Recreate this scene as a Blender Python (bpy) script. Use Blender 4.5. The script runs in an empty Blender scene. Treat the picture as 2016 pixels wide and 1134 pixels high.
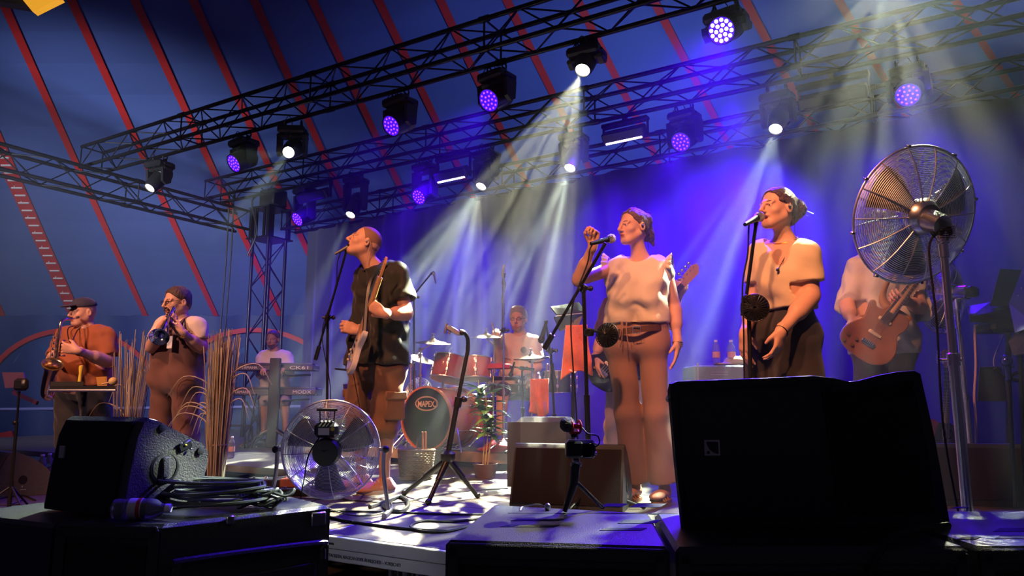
import bpy, math, random
import numpy as np
from math import sin, cos, pi, atan, radians, sqrt, atan2
from mathutils import Vector, Matrix
random.seed(7)
rng = np.random.default_rng(5)
S = bpy.context.scene
COL = S.collection

# ------------------------------------------------------------------ camera
FPX, PITCH, YAW, EYE = 1400.0, atan(213/1400.0), radians(30), 0.63
cam_d = bpy.data.cameras.new('camera'); cam = bpy.data.objects.new('camera', cam_d); COL.objects.link(cam)
cam_d.sensor_width = 36; cam_d.lens = 36*FPX/2016; cam_d.clip_start = .05; cam_d.clip_end = 200
cam.location = (0, 0, EYE); cam.rotation_euler = (pi/2+PITCH, 0, YAW)
S.camera = cam
V = lambda *a: np.array(a, float)
FW = V(-sin(YAW)*cos(PITCH), cos(YAW)*cos(PITCH), sin(PITCH)); RT = V(cos(YAW), sin(YAW), 0); UP = np.cross(RT, FW)
CAM = V(0, 0, EYE)
FH = V(-sin(YAW), cos(YAW), 0)                     # heading on the floor
def ray(px, py): return FW + RT*(px-1008)/FPX + UP*(567-py)/FPX
def atz(px, py, z=0.0): r = ray(px, py); return CAM + r*((z-EYE)/r[2])
def atY(px, py, Y): r = ray(px, py); return CAM + r*(Y/r[1])
def atd(px, py, d): return CAM + ray(px, py)*d
def ppm(d): return FPX/d

# ------------------------------------------------------------------ world, exposure
w = bpy.data.worlds.new('night'); S.world = w; w.use_nodes = True
w.node_tree.nodes['Background'].inputs[0].default_value = (.12, .09, .20, 1)
w.node_tree.nodes['Background'].inputs[1].default_value = .16
S.view_settings.view_transform = 'Standard'; S.view_settings.look = 'None'
S.view_settings.exposure = 0.12; S.view_settings.gamma = 1.0; S.view_settings.use_curve_mapping = False
cy = S.cycles
cy.max_bounces = 5; cy.diffuse_bounces = 2; cy.glossy_bounces = 3; cy.transmission_bounces = 5; cy.volume_bounces = 0
cy.transparent_max_bounces = 10; cy.sample_clamp_indirect = 3; cy.sample_clamp_direct = 0
cy.use_denoising = True; cy.caustics_reflective = False; cy.caustics_refractive = False

# ------------------------------------------------------------------ lights (lamps of the stage and added fills)
VIO, WHT = (.055, .0, 1.0), (.84, 1.0, .74)
def spot(name, loc, target, color, power, angle, blend=.3, size=.03, gobo=None, scale=9.0, seed=0.0, lo=.52, hi=.60, vol=1.0, stretch=.16):
    l = bpy.data.lights.new(name, 'SPOT'); o = bpy.data.objects.new(name, l); COL.objects.link(o)
    o.location = loc; l.color = color; l.energy = power; l.spot_size = radians(angle); l.spot_blend = blend; l.shadow_soft_size = size
    d = Vector(target)-Vector(loc); o.rotation_euler = d.to_track_quat('-Z', 'Y').to_euler(); l.volume_factor = vol if hasattr(l, 'volume_factor') else 1
    if gobo:
        dn_ = -np.array(d)/d.length; s_ = CAM-V(*loc); s_ = s_-dn_*np.dot(s_, dn_); s_ = s_/np.linalg.norm(s_); x_ = np.cross(s_, dn_)
        o.rotation_euler = Matrix([[x_[i], s_[i], dn_[i]] for i in range(3)]).to_euler()
    if gobo:                                       # break-up wheel inside the moving head
        l.use_nodes = True; t = l.node_tree; n = t.nodes; k = t.links
        em = n.get('Emission'); tc = n.new('ShaderNodeTexCoord'); sp = n.new('ShaderNodeSeparateXYZ'); k.new(tc.outputs['Normal'], sp.inputs[0])
        dx = n.new('ShaderNodeMath'); dx.operation = 'DIVIDE'; k.new(sp.outputs[0], dx.inputs[0]); k.new(sp.outputs[2], dx.inputs[1])
        dy = n.new('ShaderNodeMath'); dy.operation = 'DIVIDE'; k.new(sp.outputs[1], dy.inputs[0]); k.new(sp.outputs[2], dy.inputs[1])
        cb = n.new('ShaderNodeCombineXYZ'); st = n.new('ShaderNodeMath'); st.operation = 'MULTIPLY'; st.inputs[1].default_value = stretch   # slotted wheel
        k.new(dx.outputs[0], cb.inputs[0]); k.new(dy.outputs[0], st.inputs[0]); k.new(st.outputs[0], cb.inputs[1]); cb.inputs[2].default_value = seed
        nz = n.new('ShaderNodeTexNoise'); nz.inputs['Scale'].default_value = scale; nz.inputs['Detail'].default_value = 2; k.new(cb.outputs[0], nz.inputs['Vector'])
        mr = n.new('ShaderNodeMapRange'); mr.inputs['From Min'].default_value = lo; mr.inputs['From Max'].default_value = hi
        k.new(nz.outputs[0], mr.inputs[0]); mr.inputs['To Min'].default_value = .02; mr.inputs['To Max'].default_value = 6
        fo = n.new('ShaderNodeLightFalloff'); k.new(mr.outputs[0], fo.inputs['Strength']); ad = n.new('ShaderNodeMath'); ad.operation = 'ADD'   # collimated by the lens
        k.new(fo.outputs['Linear'], ad.inputs[0]); k.new(fo.outputs['Quadratic'], ad.inputs[1]); k.new(ad.outputs[0], em.inputs['Strength'])
    return o
HAZE = .014
DIRB = V(.05, -.62, -.78)
def beam(px, py, Y, power, angle=30, seed=0., d=DIRB, scale=9.):
    p = atY(px, py, Y); d = V(*d); d = d/np.linalg.norm(d)
    spot('moving_head_lamp', p+d*.10, p+d*3, WHT, power, angle, .25, .03, True, scale, seed)
WHITES = [(295, 370, 5.3), (568, 300, 5.3), (1147, 138, 5.3), (1750, -55, 5.3), (690, 423, 7.1), (947, 367, 7.1), (1122, 331, 7.1), (1527, 254, 7.1)]
VIOLETS = [(460, 322, 5.3), (770, 248, 5.3), (962, 198, 5.3), (1420, 60, 5.3), (585, 432, 7.1), (824, 388, 7.1), (1340, 280, 7.1), (1787, 187, 7.1)]
def nrm_(v): return v/np.linalg.norm(v)
def aim(px, py, Y, tx, ty, tY): a = atY(px, py, Y); return nrm_(atY(tx, ty, tY)-a)
#        power angle target(px,py,Y)  gobo scale
BEAMS = [(3, 22, 180, 480, 4.6, 12), (55, 24, 400, 430, 3.3, 16), (70, 40, 850, 1000, 3.1, 24), (170, 66, 1740, 1000, 2.3, 22),
         (70, 22, 630, 540, 6.5, 12), (520, 38, 790, 680, 5.8, 24), (480, 34, 980, 700, 5.6, 24), (400, 30, 1430, 640, 5.6, 24)]
for i, (x, y, Y) in enumerate(WHITES):
    b = BEAMS[i]; beam(x, y, Y, b[0], b[1], seed=i*3.7+1.9, d=aim(x, y, Y, *b[2:5]), scale=b[5])
for i, (x, y, Y) in enumerate(VIOLETS):
    p = atY(x, y, Y); d = V(.0, -.6, -.75)
    spot('wash_lamp', p+d*.14, p+d*3, VIO, (90, 180, 600, 1700, 500, 450, 1000, 300)[i], 60, .9, .1)
# leaf-shaped break-up patterns thrown on the deck and the subwoofers
for i, tx, ty, tY, pw, an in ((2, 790, 1015, 3.0, 420, 30), (2, 960, 950, 4.2, 160, 18), (3, 1940, 1035, 2.6, 150, 24), (3, 1180, 1040, 2.05, 100, 20), (5, 840, 960, 4.2, 160, 14)):
    x, y, Y = WHITES[i]; a = atY(x, y, Y); d = aim(x, y, Y, tx, ty, tY); spot('leaf_pattern_lamp', a+d*.10, a+d*3, (1, 1, .60), pw, an, .3, .012, True, 34, 3.+i+tx*.01, .50, .56, stretch=.5)
# unseen violet spots, added to tint the black backdrop
for X, pw in ((-7.2, 450), (-5.2, 1100), (-3, 700), (-1.4, 3200), (.2, 450), (1.3, 60)):
    spot('backdrop_fill', (X, 6.7, 3.45), (X-.5, 7.9, 1.6), VIO, pw, 95, 1, .1)
# warm front wash, hung above the front of the stage
for X, tx, ty, pw, an in ((-1.4, -.62, 4.2, 760, 24), (-.3, -1.5, 4.4, 800, 34), (-2.2, -3.3, 4.1, 700, 34), (-5.0, -5.6, 3.6, 650, 46)):
    spot('front_wash_lamp', (X, .3, 4.3), (tx, ty, 1.05), (1, .38, .16), pw, an, .5, .12)
spot('front_wash_lamp', (-1.0, -3, 3.8), (-3.4, 6.2, 1.0), (1, .40, .22), 900, 24, .6, .12)
# unseen cool fill spots, added to brighten the tent canvas
spot('tent_fill', (-7.5, 0.5, 2.2), (-13.0, 9.5, 3.3), (.80, .86, 1), 3400, 68, 1, .3)
spot('tent_fill', (-2, 9.5, 1.5), (-5.5, 10, 6.5), (.35, .45, 1), 700, 120, 1, .3)
spot('tent_fill', (2.5, 8.5, 2.5), (1.5, 8.5, 6.5), (.4, .5, 1), 500, 130, 1, .3)
spot('stage_lip_fill', (-1.5, -1.5, 2.6), (-1.95, 2.5, -.1), (1, .85, .7), 30, 16, .8, .1)  # added fill, brightens the front fascia
spot('keyboard_fill', (-4.5, 2.0, 4.2), (-7.5, 6.7, .9), (1, .5, .45), 420, 20, .6, .1)  # added spot without a fixture, lifts the keyboard player
spot('front_wash_lamp', (-4.2, -1.2, 3.4), (-5.6, 3.5, .9), (1, .55, .42), 750, 36, .6, .12)
spot('tent_fill', (-7.0, 1.5, 2.0), (-12.0, 9.0, 3.6), (.95, .93, 1), 1100, 38, 1, .3)  # another added fill for the tent canvas
# ------------------------------------------------------------------ materials
MATS = {}
def mat(name, col, rough=.6, metal=0., noise=.0, nscale=8., bump=0., bscale=60., emit=None, estr=0., trans=0., ior=1.45, alpha=1., spec=.5, sheen=0., coat=0., sss=0.):
    if name in MATS: return MATS[name]
    m = bpy.data.materials.new(name); MATS[name] = m; m.use_nodes = True; t = m.node_tree; n = t.nodes; k = t.links
    b = n['Principled BSDF']; b.inputs['Base Color'].default_value = (*col, 1); b.inputs['Roughness'].default_value = rough
    b.inputs['Metallic'].default_value = metal; b.inputs['IOR'].default_value = ior; b.inputs['Alpha'].default_value = alpha
    b.inputs['Transmission Weight'].default_value = trans; b.inputs['Specular IOR Level'].default_value = spec
    b.inputs['Sheen Weight'].default_value = sheen; b.inputs['Coat Weight'].default_value = coat; 
    tc = n.new('ShaderNodeTexCoord')
    if noise:
        nz = n.new('ShaderNodeTexNoise'); nz.inputs['Scale'].default_value = nscale; nz.inputs['Detail'].default_value = 4; k.new(tc.outputs['Object'], nz.inputs['Vector'])
        cr = n.new('ShaderNodeMapRange'); cr.inputs['To Min'].default_value = 1-noise; cr.inputs['To Max'].default_value = 1+noise; k.new(nz.outputs[0], cr.inputs[0])
        mx = n.new('ShaderNodeVectorMath'); mx.operation = 'SCALE'; mx.inputs[0].default_value = col; k.new(cr.outputs[0], mx.inputs['Scale']); k.new(mx.outputs[0], b.inputs['Base Color'])
    if bump:
        nb = n.new('ShaderNodeTexNoise'); nb.inputs['Scale'].default_value = bscale; nb.inputs['Detail'].default_value = 3; k.new(tc.outputs['Object'], nb.inputs['Vector'])
        bp = n.new('ShaderNodeBump'); bp.inputs['Strength'].default_value = bump; bp.inputs['Distance'].default_value = .01; k.new(nb.outputs[0], bp.inputs['Height']); k.new(bp.outputs[0], b.inputs['Normal'])
    if emit: b.inputs['Emission Color'].default_value = (*emit, 1); b.inputs['Emission Strength'].default_value = estr
    return m
BLK = mat('black_painted_steel', (.012, .012, .014), .45, .3, noise=.3, nscale=30)
BLP = mat('black_plastic', (.012, .012, .014), .38, 0, noise=.2, nscale=40)
RUB = mat('black_rubber', (.01, .01, .011), .7, bump=.2, bscale=200)
CHR = mat('chrome', (.8, .8, .8), .24, 1., noise=.05, nscale=60)
STL = mat('brushed_steel', (.5, .5, .5), .3, 1., noise=.1, nscale=60)
ALU = mat('aluminium', (.55, .54, .52), .45, .8, noise=.12, nscale=14, bump=.1, bscale=120)

# ------------------------------------------------------------------ mesh helpers
def nrm(v): v = np.asarray(v, float); l = np.linalg.norm(v); return v/l if l > 1e-12 else V(0, 0, 1)
def frame(d):
    d = nrm(d); a = V(0, 0, 1) if abs(d[2]) < .95 else V(1, 0, 0); x = nrm(np.cross(a, d)); return x, np.cross(d, x), d
def rotz(a): c, s = cos(a), sin(a); return np.array([[c, -s, 0], [s, c, 0], [0, 0, 1.]])
def rotx(a): c, s = cos(a), sin(a); return np.array([[1., 0, 0], [0, c, -s], [0, s, c]])
def roty(a): c, s = cos(a), sin(a); return np.array([[c, 0, s], [0, 1., 0], [-s, 0, c]])
def rootloc(p):
    l = V(0, 0, 0)
    while p is not None: l = l+np.array(p.location); p = p.parent
    return l
class MB:
    def __init__(s): s.v = []; s.f = []; s.m = []; s.cur = 0
    def add(s, vs, fs, m=None):
        o = len(s.v); s.v += [tuple(map(float, q)) for q in vs]; s.f += [tuple(i+o for i in f) for f in fs]; s.m += [s.cur if m is None else m]*len(fs); return s
    def box(s, c, size, R=None, bev=0., m=None):
        c = V(*c); hx, hy, hz = [q/2 for q in size]
        if bev <= 0:
            vs = [(sx*hx, sy*hy, sz*hz) for sx in (-1, 1) for sy in (-1, 1) for sz in (-1, 1)]
            fs = [(0, 1, 3, 2), (4, 6, 7, 5), (0, 4, 5, 1), (2, 3, 7, 6), (0, 2, 6, 4), (1, 5, 7, 3)]
        else:
            b = min(bev, hx*.9, hy*.9, hz*.9); vs = []; idx = {}
            for sx in (-1, 1):
                for sy in (-1, 1):
                    for sz in (-1, 1):
                        for ax in range(3):
                            p = [sx*(hx-b), sy*(hy-b), sz*(hz-b)]; p[ax] = (sx*hx, sy*hy, sz*hz)[ax]; idx[(sx, sy, sz, ax)] = len(vs); vs.append(tuple(p))
            I = lambda a, b_, c_, ax: idx[(a, b_, c_, ax)]
            fs = []
            for t in (-1, 1):
                f = [I(t, -1, -1, 0), I(t, 1, -1, 0), I(t, 1, 1, 0), I(t, -1, 1, 0)]; fs.append(f if t > 0 else f[::-1])
                f = [I(-1, t, -1, 1), I(1, t, -1, 1), I(1, t, 1, 1), I(-1, t, 1, 1)]; fs.append(f if t < 0 else f[::-1])
                f = [I(-1, -1, t, 2), I(1, -1, t, 2), I(1, 1, t, 2), I(-1, 1, t, 2)]; fs.append(f if t > 0 else f[::-1])
                for u in (-1, 1):
                    fs.append([I(t, u, -1, 0), I(t, u, 1, 0), I(t, u, 1, 1), I(t, u, -1, 1)]); fs.append([I(t, -1, u, 0), I(t, 1, u, 0), I(t, 1, u, 2), I(t, -1, u, 2)]); fs.append([I(-1, t, u, 1), I(1, t, u, 1), I(1, t, u, 2), I(-1, t, u, 2)])
                    for w_ in (-1, 1): fs.append([I(t, u, w_, 0), I(t, u, w_, 1), I(t, u, w_, 2)])
            fs = [tuple(f) for f in fs]
        R = np.eye(3) if R is None else R
        return s.add([c+R@V(*q) for q in vs], fs, m)
    def ring(s, pts, closed_ring, n, m=None, cap=True):
        o = len(s.v); k = len(pts)//n; fs = []
        for i in range(k-(0 if closed_ring else 1)):
            a = i*n; b = ((i+1) % k)*n
            for j in range(n): fs.append((a+j, a+(j+1) % n, b+(j+1) % n, b+j))
        if cap and not closed_ring: fs += [tuple(range(n))[::-1], tuple(range((k-1)*n, k*n))]
        return s.add(pts, fs, m)
    def tube(s, path, r, n=8, closed=False, m=None, cap=True):
        P = [np.asarray(p, float) for p in path]; K = len(P); rs = r if hasattr(r, '__len__') else [r]*K; out = []; x = None
        for i in range(K):
            t = P[(i+1) % K]-P[i-1] if closed or 0 < i < K-1 else (P[1]-P[0] if i == 0 else P[-1]-P[-2])
            t = nrm(t)
            if x is None: x = frame(t)[0]
            x = nrm(x-t*np.dot(x, t)); y = np.cross(t, x)
            for j in range(n): a = 2*pi*j/n; out.append(P[i]+rs[i]*(cos(a)*x+sin(a)*y))
        return s.ring(out, closed, n, m, cap)
    def rod(s, a, b, r, n=8, r2=None, m=None): return s.tube([a, b], [r, r if r2 is None else r2], n, m=m)
    def torus(s, c, ax, R, r, N=40, n=6, m=None):
        x, y, z = frame(ax); return s.tube([V(*c)+R*(cos(2*pi*i/N)*x+sin(2*pi*i/N)*y) for i in range(N)], r, n, True, m)
    def lathe(s, c, ax, prof, n=24, m=None, cap=True):
        x, y, z = frame(ax); c = V(*c); out = []
        for r, h in prof: out += [c+z*h+max(r, 1e-4)*(cos(2*pi*j/n)*x+sin(2*pi*j/n)*y) for j in range(n)]
        return s.ring(out, False, n, m, cap)
    def ell(s, c, rad, R=None, n=16, k=10, m=None):
        R = np.eye(3) if R is None else R; out = []
        for i in range(k+1):
            a = -pi/2+pi*i/k
            for j in range(n): b = 2*pi*j/n; out.append(V(*c)+R@V(rad[0]*max(cos(a), 1e-3)*cos(b), rad[1]*max(cos(a), 1e-3)*sin(b), rad[2]*sin(a)))
        return s.ring(out, False, n, m)
    def prism(s, pts, d, m=None):                  # closed outline extruded by vector d
        pts = [V(*p) for p in pts]; d = V(*d); n = len(pts)
        fs = [tuple(range(n))[::-1], tuple(range(n, 2*n))]+[(i, (i+1) % n, n+(i+1) % n, n+i) for i in range(n)]
        return s.add(pts+[p+d for p in pts], fs, m)
    def grid(s, fn, nu, nv, m=None):
        return s.add([fn(i/nu, j/nv) for i in range(nu+1) for j in range(nv+1)], [(i*(nv+1)+j, (i+1)*(nv+1)+j, (i+1)*(nv+1)+j+1, i*(nv+1)+j+1) for i in range(nu) for j in range(nv)], m)
    def build(s, name, m, parent=None, smooth=True, fix=True, angle=40):
        me = bpy.data.meshes.new(name); off = rootloc(parent)
        me.from_pydata([tuple(V(*q)-off) for q in s.v], [], s.f)
        for q in (m if isinstance(m, (list, tuple)) else [m]): me.materials.append(q)
        if any(s.m): me.polygons.foreach_set('material_index', s.m)
        if fix:
            import bmesh
            b = bmesh.new(); b.from_mesh(me); bmesh.ops.recalc_face_normals(b, faces=b.faces); b.to_mesh(me); b.free()
        if smooth:
            me.polygons.foreach_set('use_smooth', [True]*len(me.polygons))
            try: me.set_sharp_from_angle(angle=radians(angle))
            except Exception: pass
        o = bpy.data.objects.new(name, me); COL.objects.link(o)
        if parent is not None: o.parent = parent
        return o
def tag(o, label=None, cat=None, group=None, kind=None):
    if label: o['label'] = label
    if cat: o['category'] = cat
    if group: o['group'] = group
    if kind: o['kind'] = kind
    return o
def thing(name, label, cat, loc=(0, 0, 0), group=None, rz=0.):
    o = bpy.data.objects.new(name, None); COL.objects.link(o); o.location = tuple(loc); o.rotation_euler = (0, 0, rz); o.empty_display_size = .1
    return tag(o, label, cat, group)
def struct(o): o['kind'] = 'structure'; return o
def kids(o): return [c for c in bpy.data.objects if c.parent == o]
def copy_tree(o, parent=None, loc=None, rz=None, label=None):
    c = o.copy(); COL.objects.link(c); c.parent = parent
    if loc is not None: c.location = tuple(loc)
    if rz is not None: c.rotation_euler = (0, 0, rz)
    if label: c['label'] = label
    for ch in kids(o): copy_tree(ch, c)
    return c
def bez(pts, k=12):
    """smooth curve through points (catmull-rom)"""
    P = [np.asarray(p, float) for p in pts]; P = [2*P[0]-P[1]]+P+[2*P[-1]-P[-2]]; out = []
    for i in range(1, len(P)-2):
        for j in range(k):
            t = j/k; out.append(.5*((2*P[i])+(-P[i-1]+P[i+1])*t+(2*P[i-1]-5*P[i]+4*P[i+1]-P[i+2])*t*t+(-P[i-1]+3*P[i]-3*P[i+1]+P[i+2])*t**3))
    out.append(P[-2]); return out
FONT = None
def text_mesh(name, s, size, m, parent, origin, xdir, ydir, depth=.0015, width=None, bold=0.):
    """letters as a thin raised mesh; origin is the left end of the base line"""
    cu = bpy.data.curves.new(name, 'FONT'); cu.body = s; cu.size = size; cu.extrude = depth; cu.offset = bold; cu.resolution_u = 3
    tmp = bpy.data.objects.new(name, cu); COL.objects.link(tmp)
    dg = bpy.context.evaluated_depsgraph_get(); me = bpy.data.meshes.new_from_object(tmp.evaluated_get(dg)); bpy.data.objects.remove(tmp)
    n = len(me.vertices); co = np.zeros(n*3); me.vertices.foreach_get('co', co); co = co.reshape(-1, 3)
    if width: co[:, 0] *= width/max(1e-6, co[:, 0].max())
    x = nrm(xdir); y = nrm(ydir); z = np.cross(x, y)
    co = V(*origin)-rootloc(parent)+co[:, :1]*x+co[:, 1:2]*y+co[:, 2:]*z
    me.vertices.foreach_set('co', co.reshape(-1)); me.materials.clear(); me.materials.append(m); me.update()
    o = bpy.data.objects.new(name, me); COL.objects.link(o)
    if parent is not None: o.parent = parent
    return o
# ------------------------------------------------------------------ tent: blue roof with red seams, blue wall
def canvas_mat(name, col, spec=.3):
    return mat(name, col, .55, 0, noise=.18, nscale=.6, bump=.5, bscale=1.3, spec=spec)
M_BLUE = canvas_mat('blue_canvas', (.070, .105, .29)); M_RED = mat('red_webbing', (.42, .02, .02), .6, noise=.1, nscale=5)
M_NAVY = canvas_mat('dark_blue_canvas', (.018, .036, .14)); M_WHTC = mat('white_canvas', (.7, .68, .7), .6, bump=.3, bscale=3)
tops = [-410, -275, -135, 3, 140, 265, 380, 500, 615, 745, 867, 998, 1137, 1287, 1468, 1652, 1881, 2150, 2460]
slo = [.45, .45, .455, .455, .458, .46, .455, .45, .47, .48, .47, .49, .50, .52, .53, .58, .646, .69, .74]
def roofpt(i, t):                                   # t 0 eave .. 1 up at image top .. 1.6 beyond
    y = 622*(1-t); x = tops[i]+slo[i]*y; d = 16-(16-9)*t if t <= 1 else 9-(t-1)*3.2
    p = atd(x, y, d); return p
ts = [0, .1, .2, .3, .4, .5, .6, .7, .8, .9, 1, 1.2, 1.45]
mb = MB(); vs = []
for i in range(len(tops)):
    for t in ts: vs.append(roofpt(i, t))
n = len(ts); fs = [(i*n+j, (i+1)*n+j, (i+1)*n+j+1, i*n+j+1) for i in range(len(tops)-1) for j in range(n-1)]
mb.add(vs, fs)
struct(mb.build('ceiling', M_BLUE, smooth=False))
for i in range(len(tops)):                          # welded seam ribbons just under the canvas
    mb = MB(); wd = .058 if i != 2 else .14
    side = RT*wd
    pts = []
    for t in ts: p = roofpt(i, t)-nrm(roofpt(i, t)-CAM)*.06; pts += [p-side, p+side]
    mb.add([p for p in pts]+[p+FH*.012 for p in pts], [(2*j, 2*j+1, 2*j+3, 2*j+2) for j in range(n-1)]+[(2*n+2*j, 2*n+2*j+2, 2*n+2*j+3, 2*n+2*j+1) for j in range(n-1)])
    sm = struct(mb.build('trim_%d' % (i+1), M_RED, smooth=False))
    if i == 2:
        mb = MB()
        for j in range(26):
            t = j/26*.62; p = roofpt(i, t)-nrm(roofpt(i, t)-CAM)*.10; q = roofpt(i, t+.02)-nrm(roofpt(i, t)-CAM)*.10
            mb.rod(p-side*.7, p+side*.7, .018, 5); 
            if j % 2: mb.rod(p-side*.4, q+side*.3+V(0, 0, .2), .008, 4)
        mb.build('lacing', mat('pale_rope', (.5, .45, .45), .8), sm)
# wall below the eave
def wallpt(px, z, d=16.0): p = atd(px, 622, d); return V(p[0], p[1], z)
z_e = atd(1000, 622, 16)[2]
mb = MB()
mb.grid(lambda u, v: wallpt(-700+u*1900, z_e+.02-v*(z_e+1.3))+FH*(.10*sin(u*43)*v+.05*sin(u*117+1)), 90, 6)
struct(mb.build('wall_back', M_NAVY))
def arc(name, cx, ry, rx, w_, m, dd=.25, cy_=790):
    mb = MB(); pts = []
    for j in range(25):
        a = pi*j/24; p = atd(cx+rx*cos(a), cy_-ry*sin(a), 16-dd); q = atd(cx+(rx-w_)*cos(a), cy_-(ry-w_)*sin(a), 16-dd); pts += [p, q]
    mb.add(pts+[p+FH*.02 for p in pts], [(2*j, 2*j+1, 2*j+3, 2*j+2) for j in range(24)]+[(50+2*j, 52+2*j, 53+2*j, 51+2*j) for j in range(24)])
    return struct(mb.build(name, m, smooth=False))
k = 30
for cx in (140, 500, 860):
    arc('trim_%d' % k, cx, 145, 178, 9, M_RED); k += 1
for i_, cx in enumerate((75, 225, 500)):
    mb = MB(); pts = [atd(cx+68*cos(pi*j/20), 790-112*sin(pi*j/20), 15.85) for j in range(21)]+[atd(cx-68, 800, 15.85), atd(cx+68, 800, 15.85)]
    mb.prism(pts, FH*.03); struct(mb.build('window_%d' % (i_+1), mat('tent_window_film', (.03, .07, .2), .3), smooth=False))
mb = MB(); mb.rod(atd(-300, 808, 15.6), atd(600, 800, 15.6), .03, 6); struct(mb.build('trim_40', mat('pale_blue_rope', (.25, .25, .6), .7)))
for (x0, x1, y0, y1) in ((-60, 30, 862, 905), (430, 500, 856, 905)):   # pale tent skirt with a red edge
    mb = MB(); mb.prism([atd(x0, y1, 15.4), atd(x0, y0+14, 15.4), atd(x1-8, y0, 15.4), atd(x1+10, y1, 15.4)], FH*.05); struct(mb.build('trim_%d' % (k+20), M_WHTC, smooth=False)); k += 1
    mb = MB(); mb.prism([atd(x0, y0+14, 15.38), atd(x0, y0+2, 15.38), atd(x1-8, y0-14, 15.38), atd(x1-4, y0+2, 15.38)], FH*.04); struct(mb.build('trim_%d' % (k+20), M_RED, smooth=False)); k += 1

# ------------------------------------------------------------------ stage deck, front fascia, ground
YF = 2.53
M_DECK = mat('stage_plywood', (.085, .068, .062), .42, noise=.25, nscale=3, bump=.25, bscale=70)
mb = MB()
for ix in range(9):
    for iy in range(7):
        x0 = -12.5+ix*2.0; y0 = YF+iy*1.0
        if (x0 < -4.6 and y0 < 4.4) or (x0 > -.6 and y0 < 3): continue
        mb.box((x0+1, y0+.5, -.03), (1.994, .994, .06), bev=.004)
struct(mb.build('floor', M_DECK, smooth=False))
mb = MB(); mb.box((-9.5, 3.53, -.37), (9.96, 1.98, .06)); mb.box((-4.515, 3.53, -.2), (.03, 1.98, .28)); struct(mb.build('floor_side', M_DECK, smooth=False))
mb = MB(); mb.box((-2.5, YF-.017, -.026), (4, .03, .052), bev=.003); mb.box((-2.5, YF-.012, -.082), (4, .022, .052), bev=.003); mb.box((-2.5, YF-.02, -.0545), (4, .03, .005))
fas = struct(mb.build('trim_60', ALU, smooth=False))
mb = MB(); 
for k_ in range(4): mb.box((-3.98+k_*.53, YF-.033, -.030), (.036, .003, .009))
mb.build('slot', RUB, fas)
p0 = atY(520, 1060, YF-.02); p1 = atY(790, 1085, YF-.02)
text_mesh('lettering', 'IN DIESES PODEST TACKERN, NAGELN ODER ÄHNLICHES! – VORSICHT!', .02, mat('black_print', (.01, .01, .01), .6), fas, (p1[0]-.56, YF-.0235, -.089), (1, 0, 0), (0, 0, 1), .001, .56)
mb = MB(); mb.box((-3, 4, -1.08), (40, 40, .06)); g = struct(mb.build('ground', mat('dark_ground', (.02, .02, .022), .8, noise=.3, nscale=2)))
mb = MB()
for X in (-8, -6, -4, -2, 0, 2):
    for Y in (3.2, 5.2, 7.2): mb.box((X, Y, -.56), (.06, .06, .98))
struct(mb.build('trim_61', BLK, smooth=False))
# drum riser
RZ = .14; rp = atz(900, 888, RZ); RY = rp[1]; print('riser', rp)
M_WOOD = mat('pale_plywood_edge', (.42, .30, .22), .5, noise=.25, nscale=6)
t = thing('drum_riser', 'low plywood drum riser with pale front edge at the back of the stage', 'riser', (-3.8, RY+1, 0))
mb = MB(); mb.box((-3.9, RY+1.0, RZ-.02), (3.4, 1.98, .04), bev=.004); mb.build('deck', M_DECK, t, False)
mb = MB(); mb.box((-3.9, RY-.005, RZ-.045), (3.4, .03, .09), bev=.003); mb.build('front_edge', M_WOOD, t, False)
for X in (-5.5, -3.9, -2.4):
    for Y in (RY+.08, RY+1.9): mb = MB(); mb.box((X, Y, .05), (.06, .06, .10)); mb.build('foot', BLK, t, False)

# ------------------------------------------------------------------ black backdrop
BL = (-8.62, 8.12); BR = (2.6, 7.42)
def bd(u): return V(BL[0]+(BR[0]-BL[0])*u, BL[1]+(BR[1]-BL[1])*u, 0)
mb = MB()
def bfn(u, v):
    p = bd(u); p[2] = 3.345-v*3.325; a = .035+.03*v; p[1] += a*sin(u*150+.8*sin(u*37))+.02*sin(u*61); p[1] += .1; return p
mb.grid(bfn, 420, 8)
bk = mb.build('backdrop', mat('black_stage_cloth', (.05, .05, .055), .85, sheen=.3, bump=.15, bscale=200)); struct(bk)

# ------------------------------------------------------------------ trusses
M_TR = mat('black_truss', (.014, .014, .017), .32, .6, noise=.2, nscale=20)
def truss(name, label, A, B, h=.29, group=None, plates=(), seg=.36):
    """square truss; A and B are the ends of its near upper chord at (x, y, z)"""
    A = V(*A); B = V(*B); d = nrm(B-A); L = np.linalg.norm(B-A); s = nrm(np.cross(V(0, 0, 1), d)); u = V(0, 0, 1)
    if s[1] < 0: s = -s
    t = thing(name, label, 'truss', (A+B)/2, group)
    cs = [A, A+s*h, A-u*h, A+s*h-u*h]; r = .024
    for c in cs: mb = MB(); mb.rod(c, c+d*L, r, 10); mb.build('chord', M_TR, t)
    mb = MB(); n_ = int(L/seg); q = L/n_
    pairs = [(0, 2), (1, 3), (0, 1), (2, 3)]
    for pi_, (a, b) in enumerate(pairs):
        for i in range(n_):
            e, f = (a, b) if (i+pi_) % 2 else (b, a)
            mb.rod(cs[e]+d*q*i, cs[f]+d*q*(i+1), .0085 if pi_ < 2 else .0085, 6)
    for i in range(0, n_+1, 6):
        for a, b in ((0, 1), (1, 3), (3, 2), (2, 0)): mb.rod(cs[a]+d*q*i, cs[b]+d*q*i, .010, 6)
    mb.build('lacing', M_TR, t)
    for i in range(6, n_, 6):
        for c in cs: mb = MB(); mb.rod(c+d*(q*i-.05), c+d*(q*i+.05), .032, 10); mb.build('coupler', M_TR, t)
    return t
FT = truss('lighting_truss', 'front black square truss crossing the top of the stage', (-9.75, 5.13, 4.0), (2.6, 5.0, 4.0))
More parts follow.
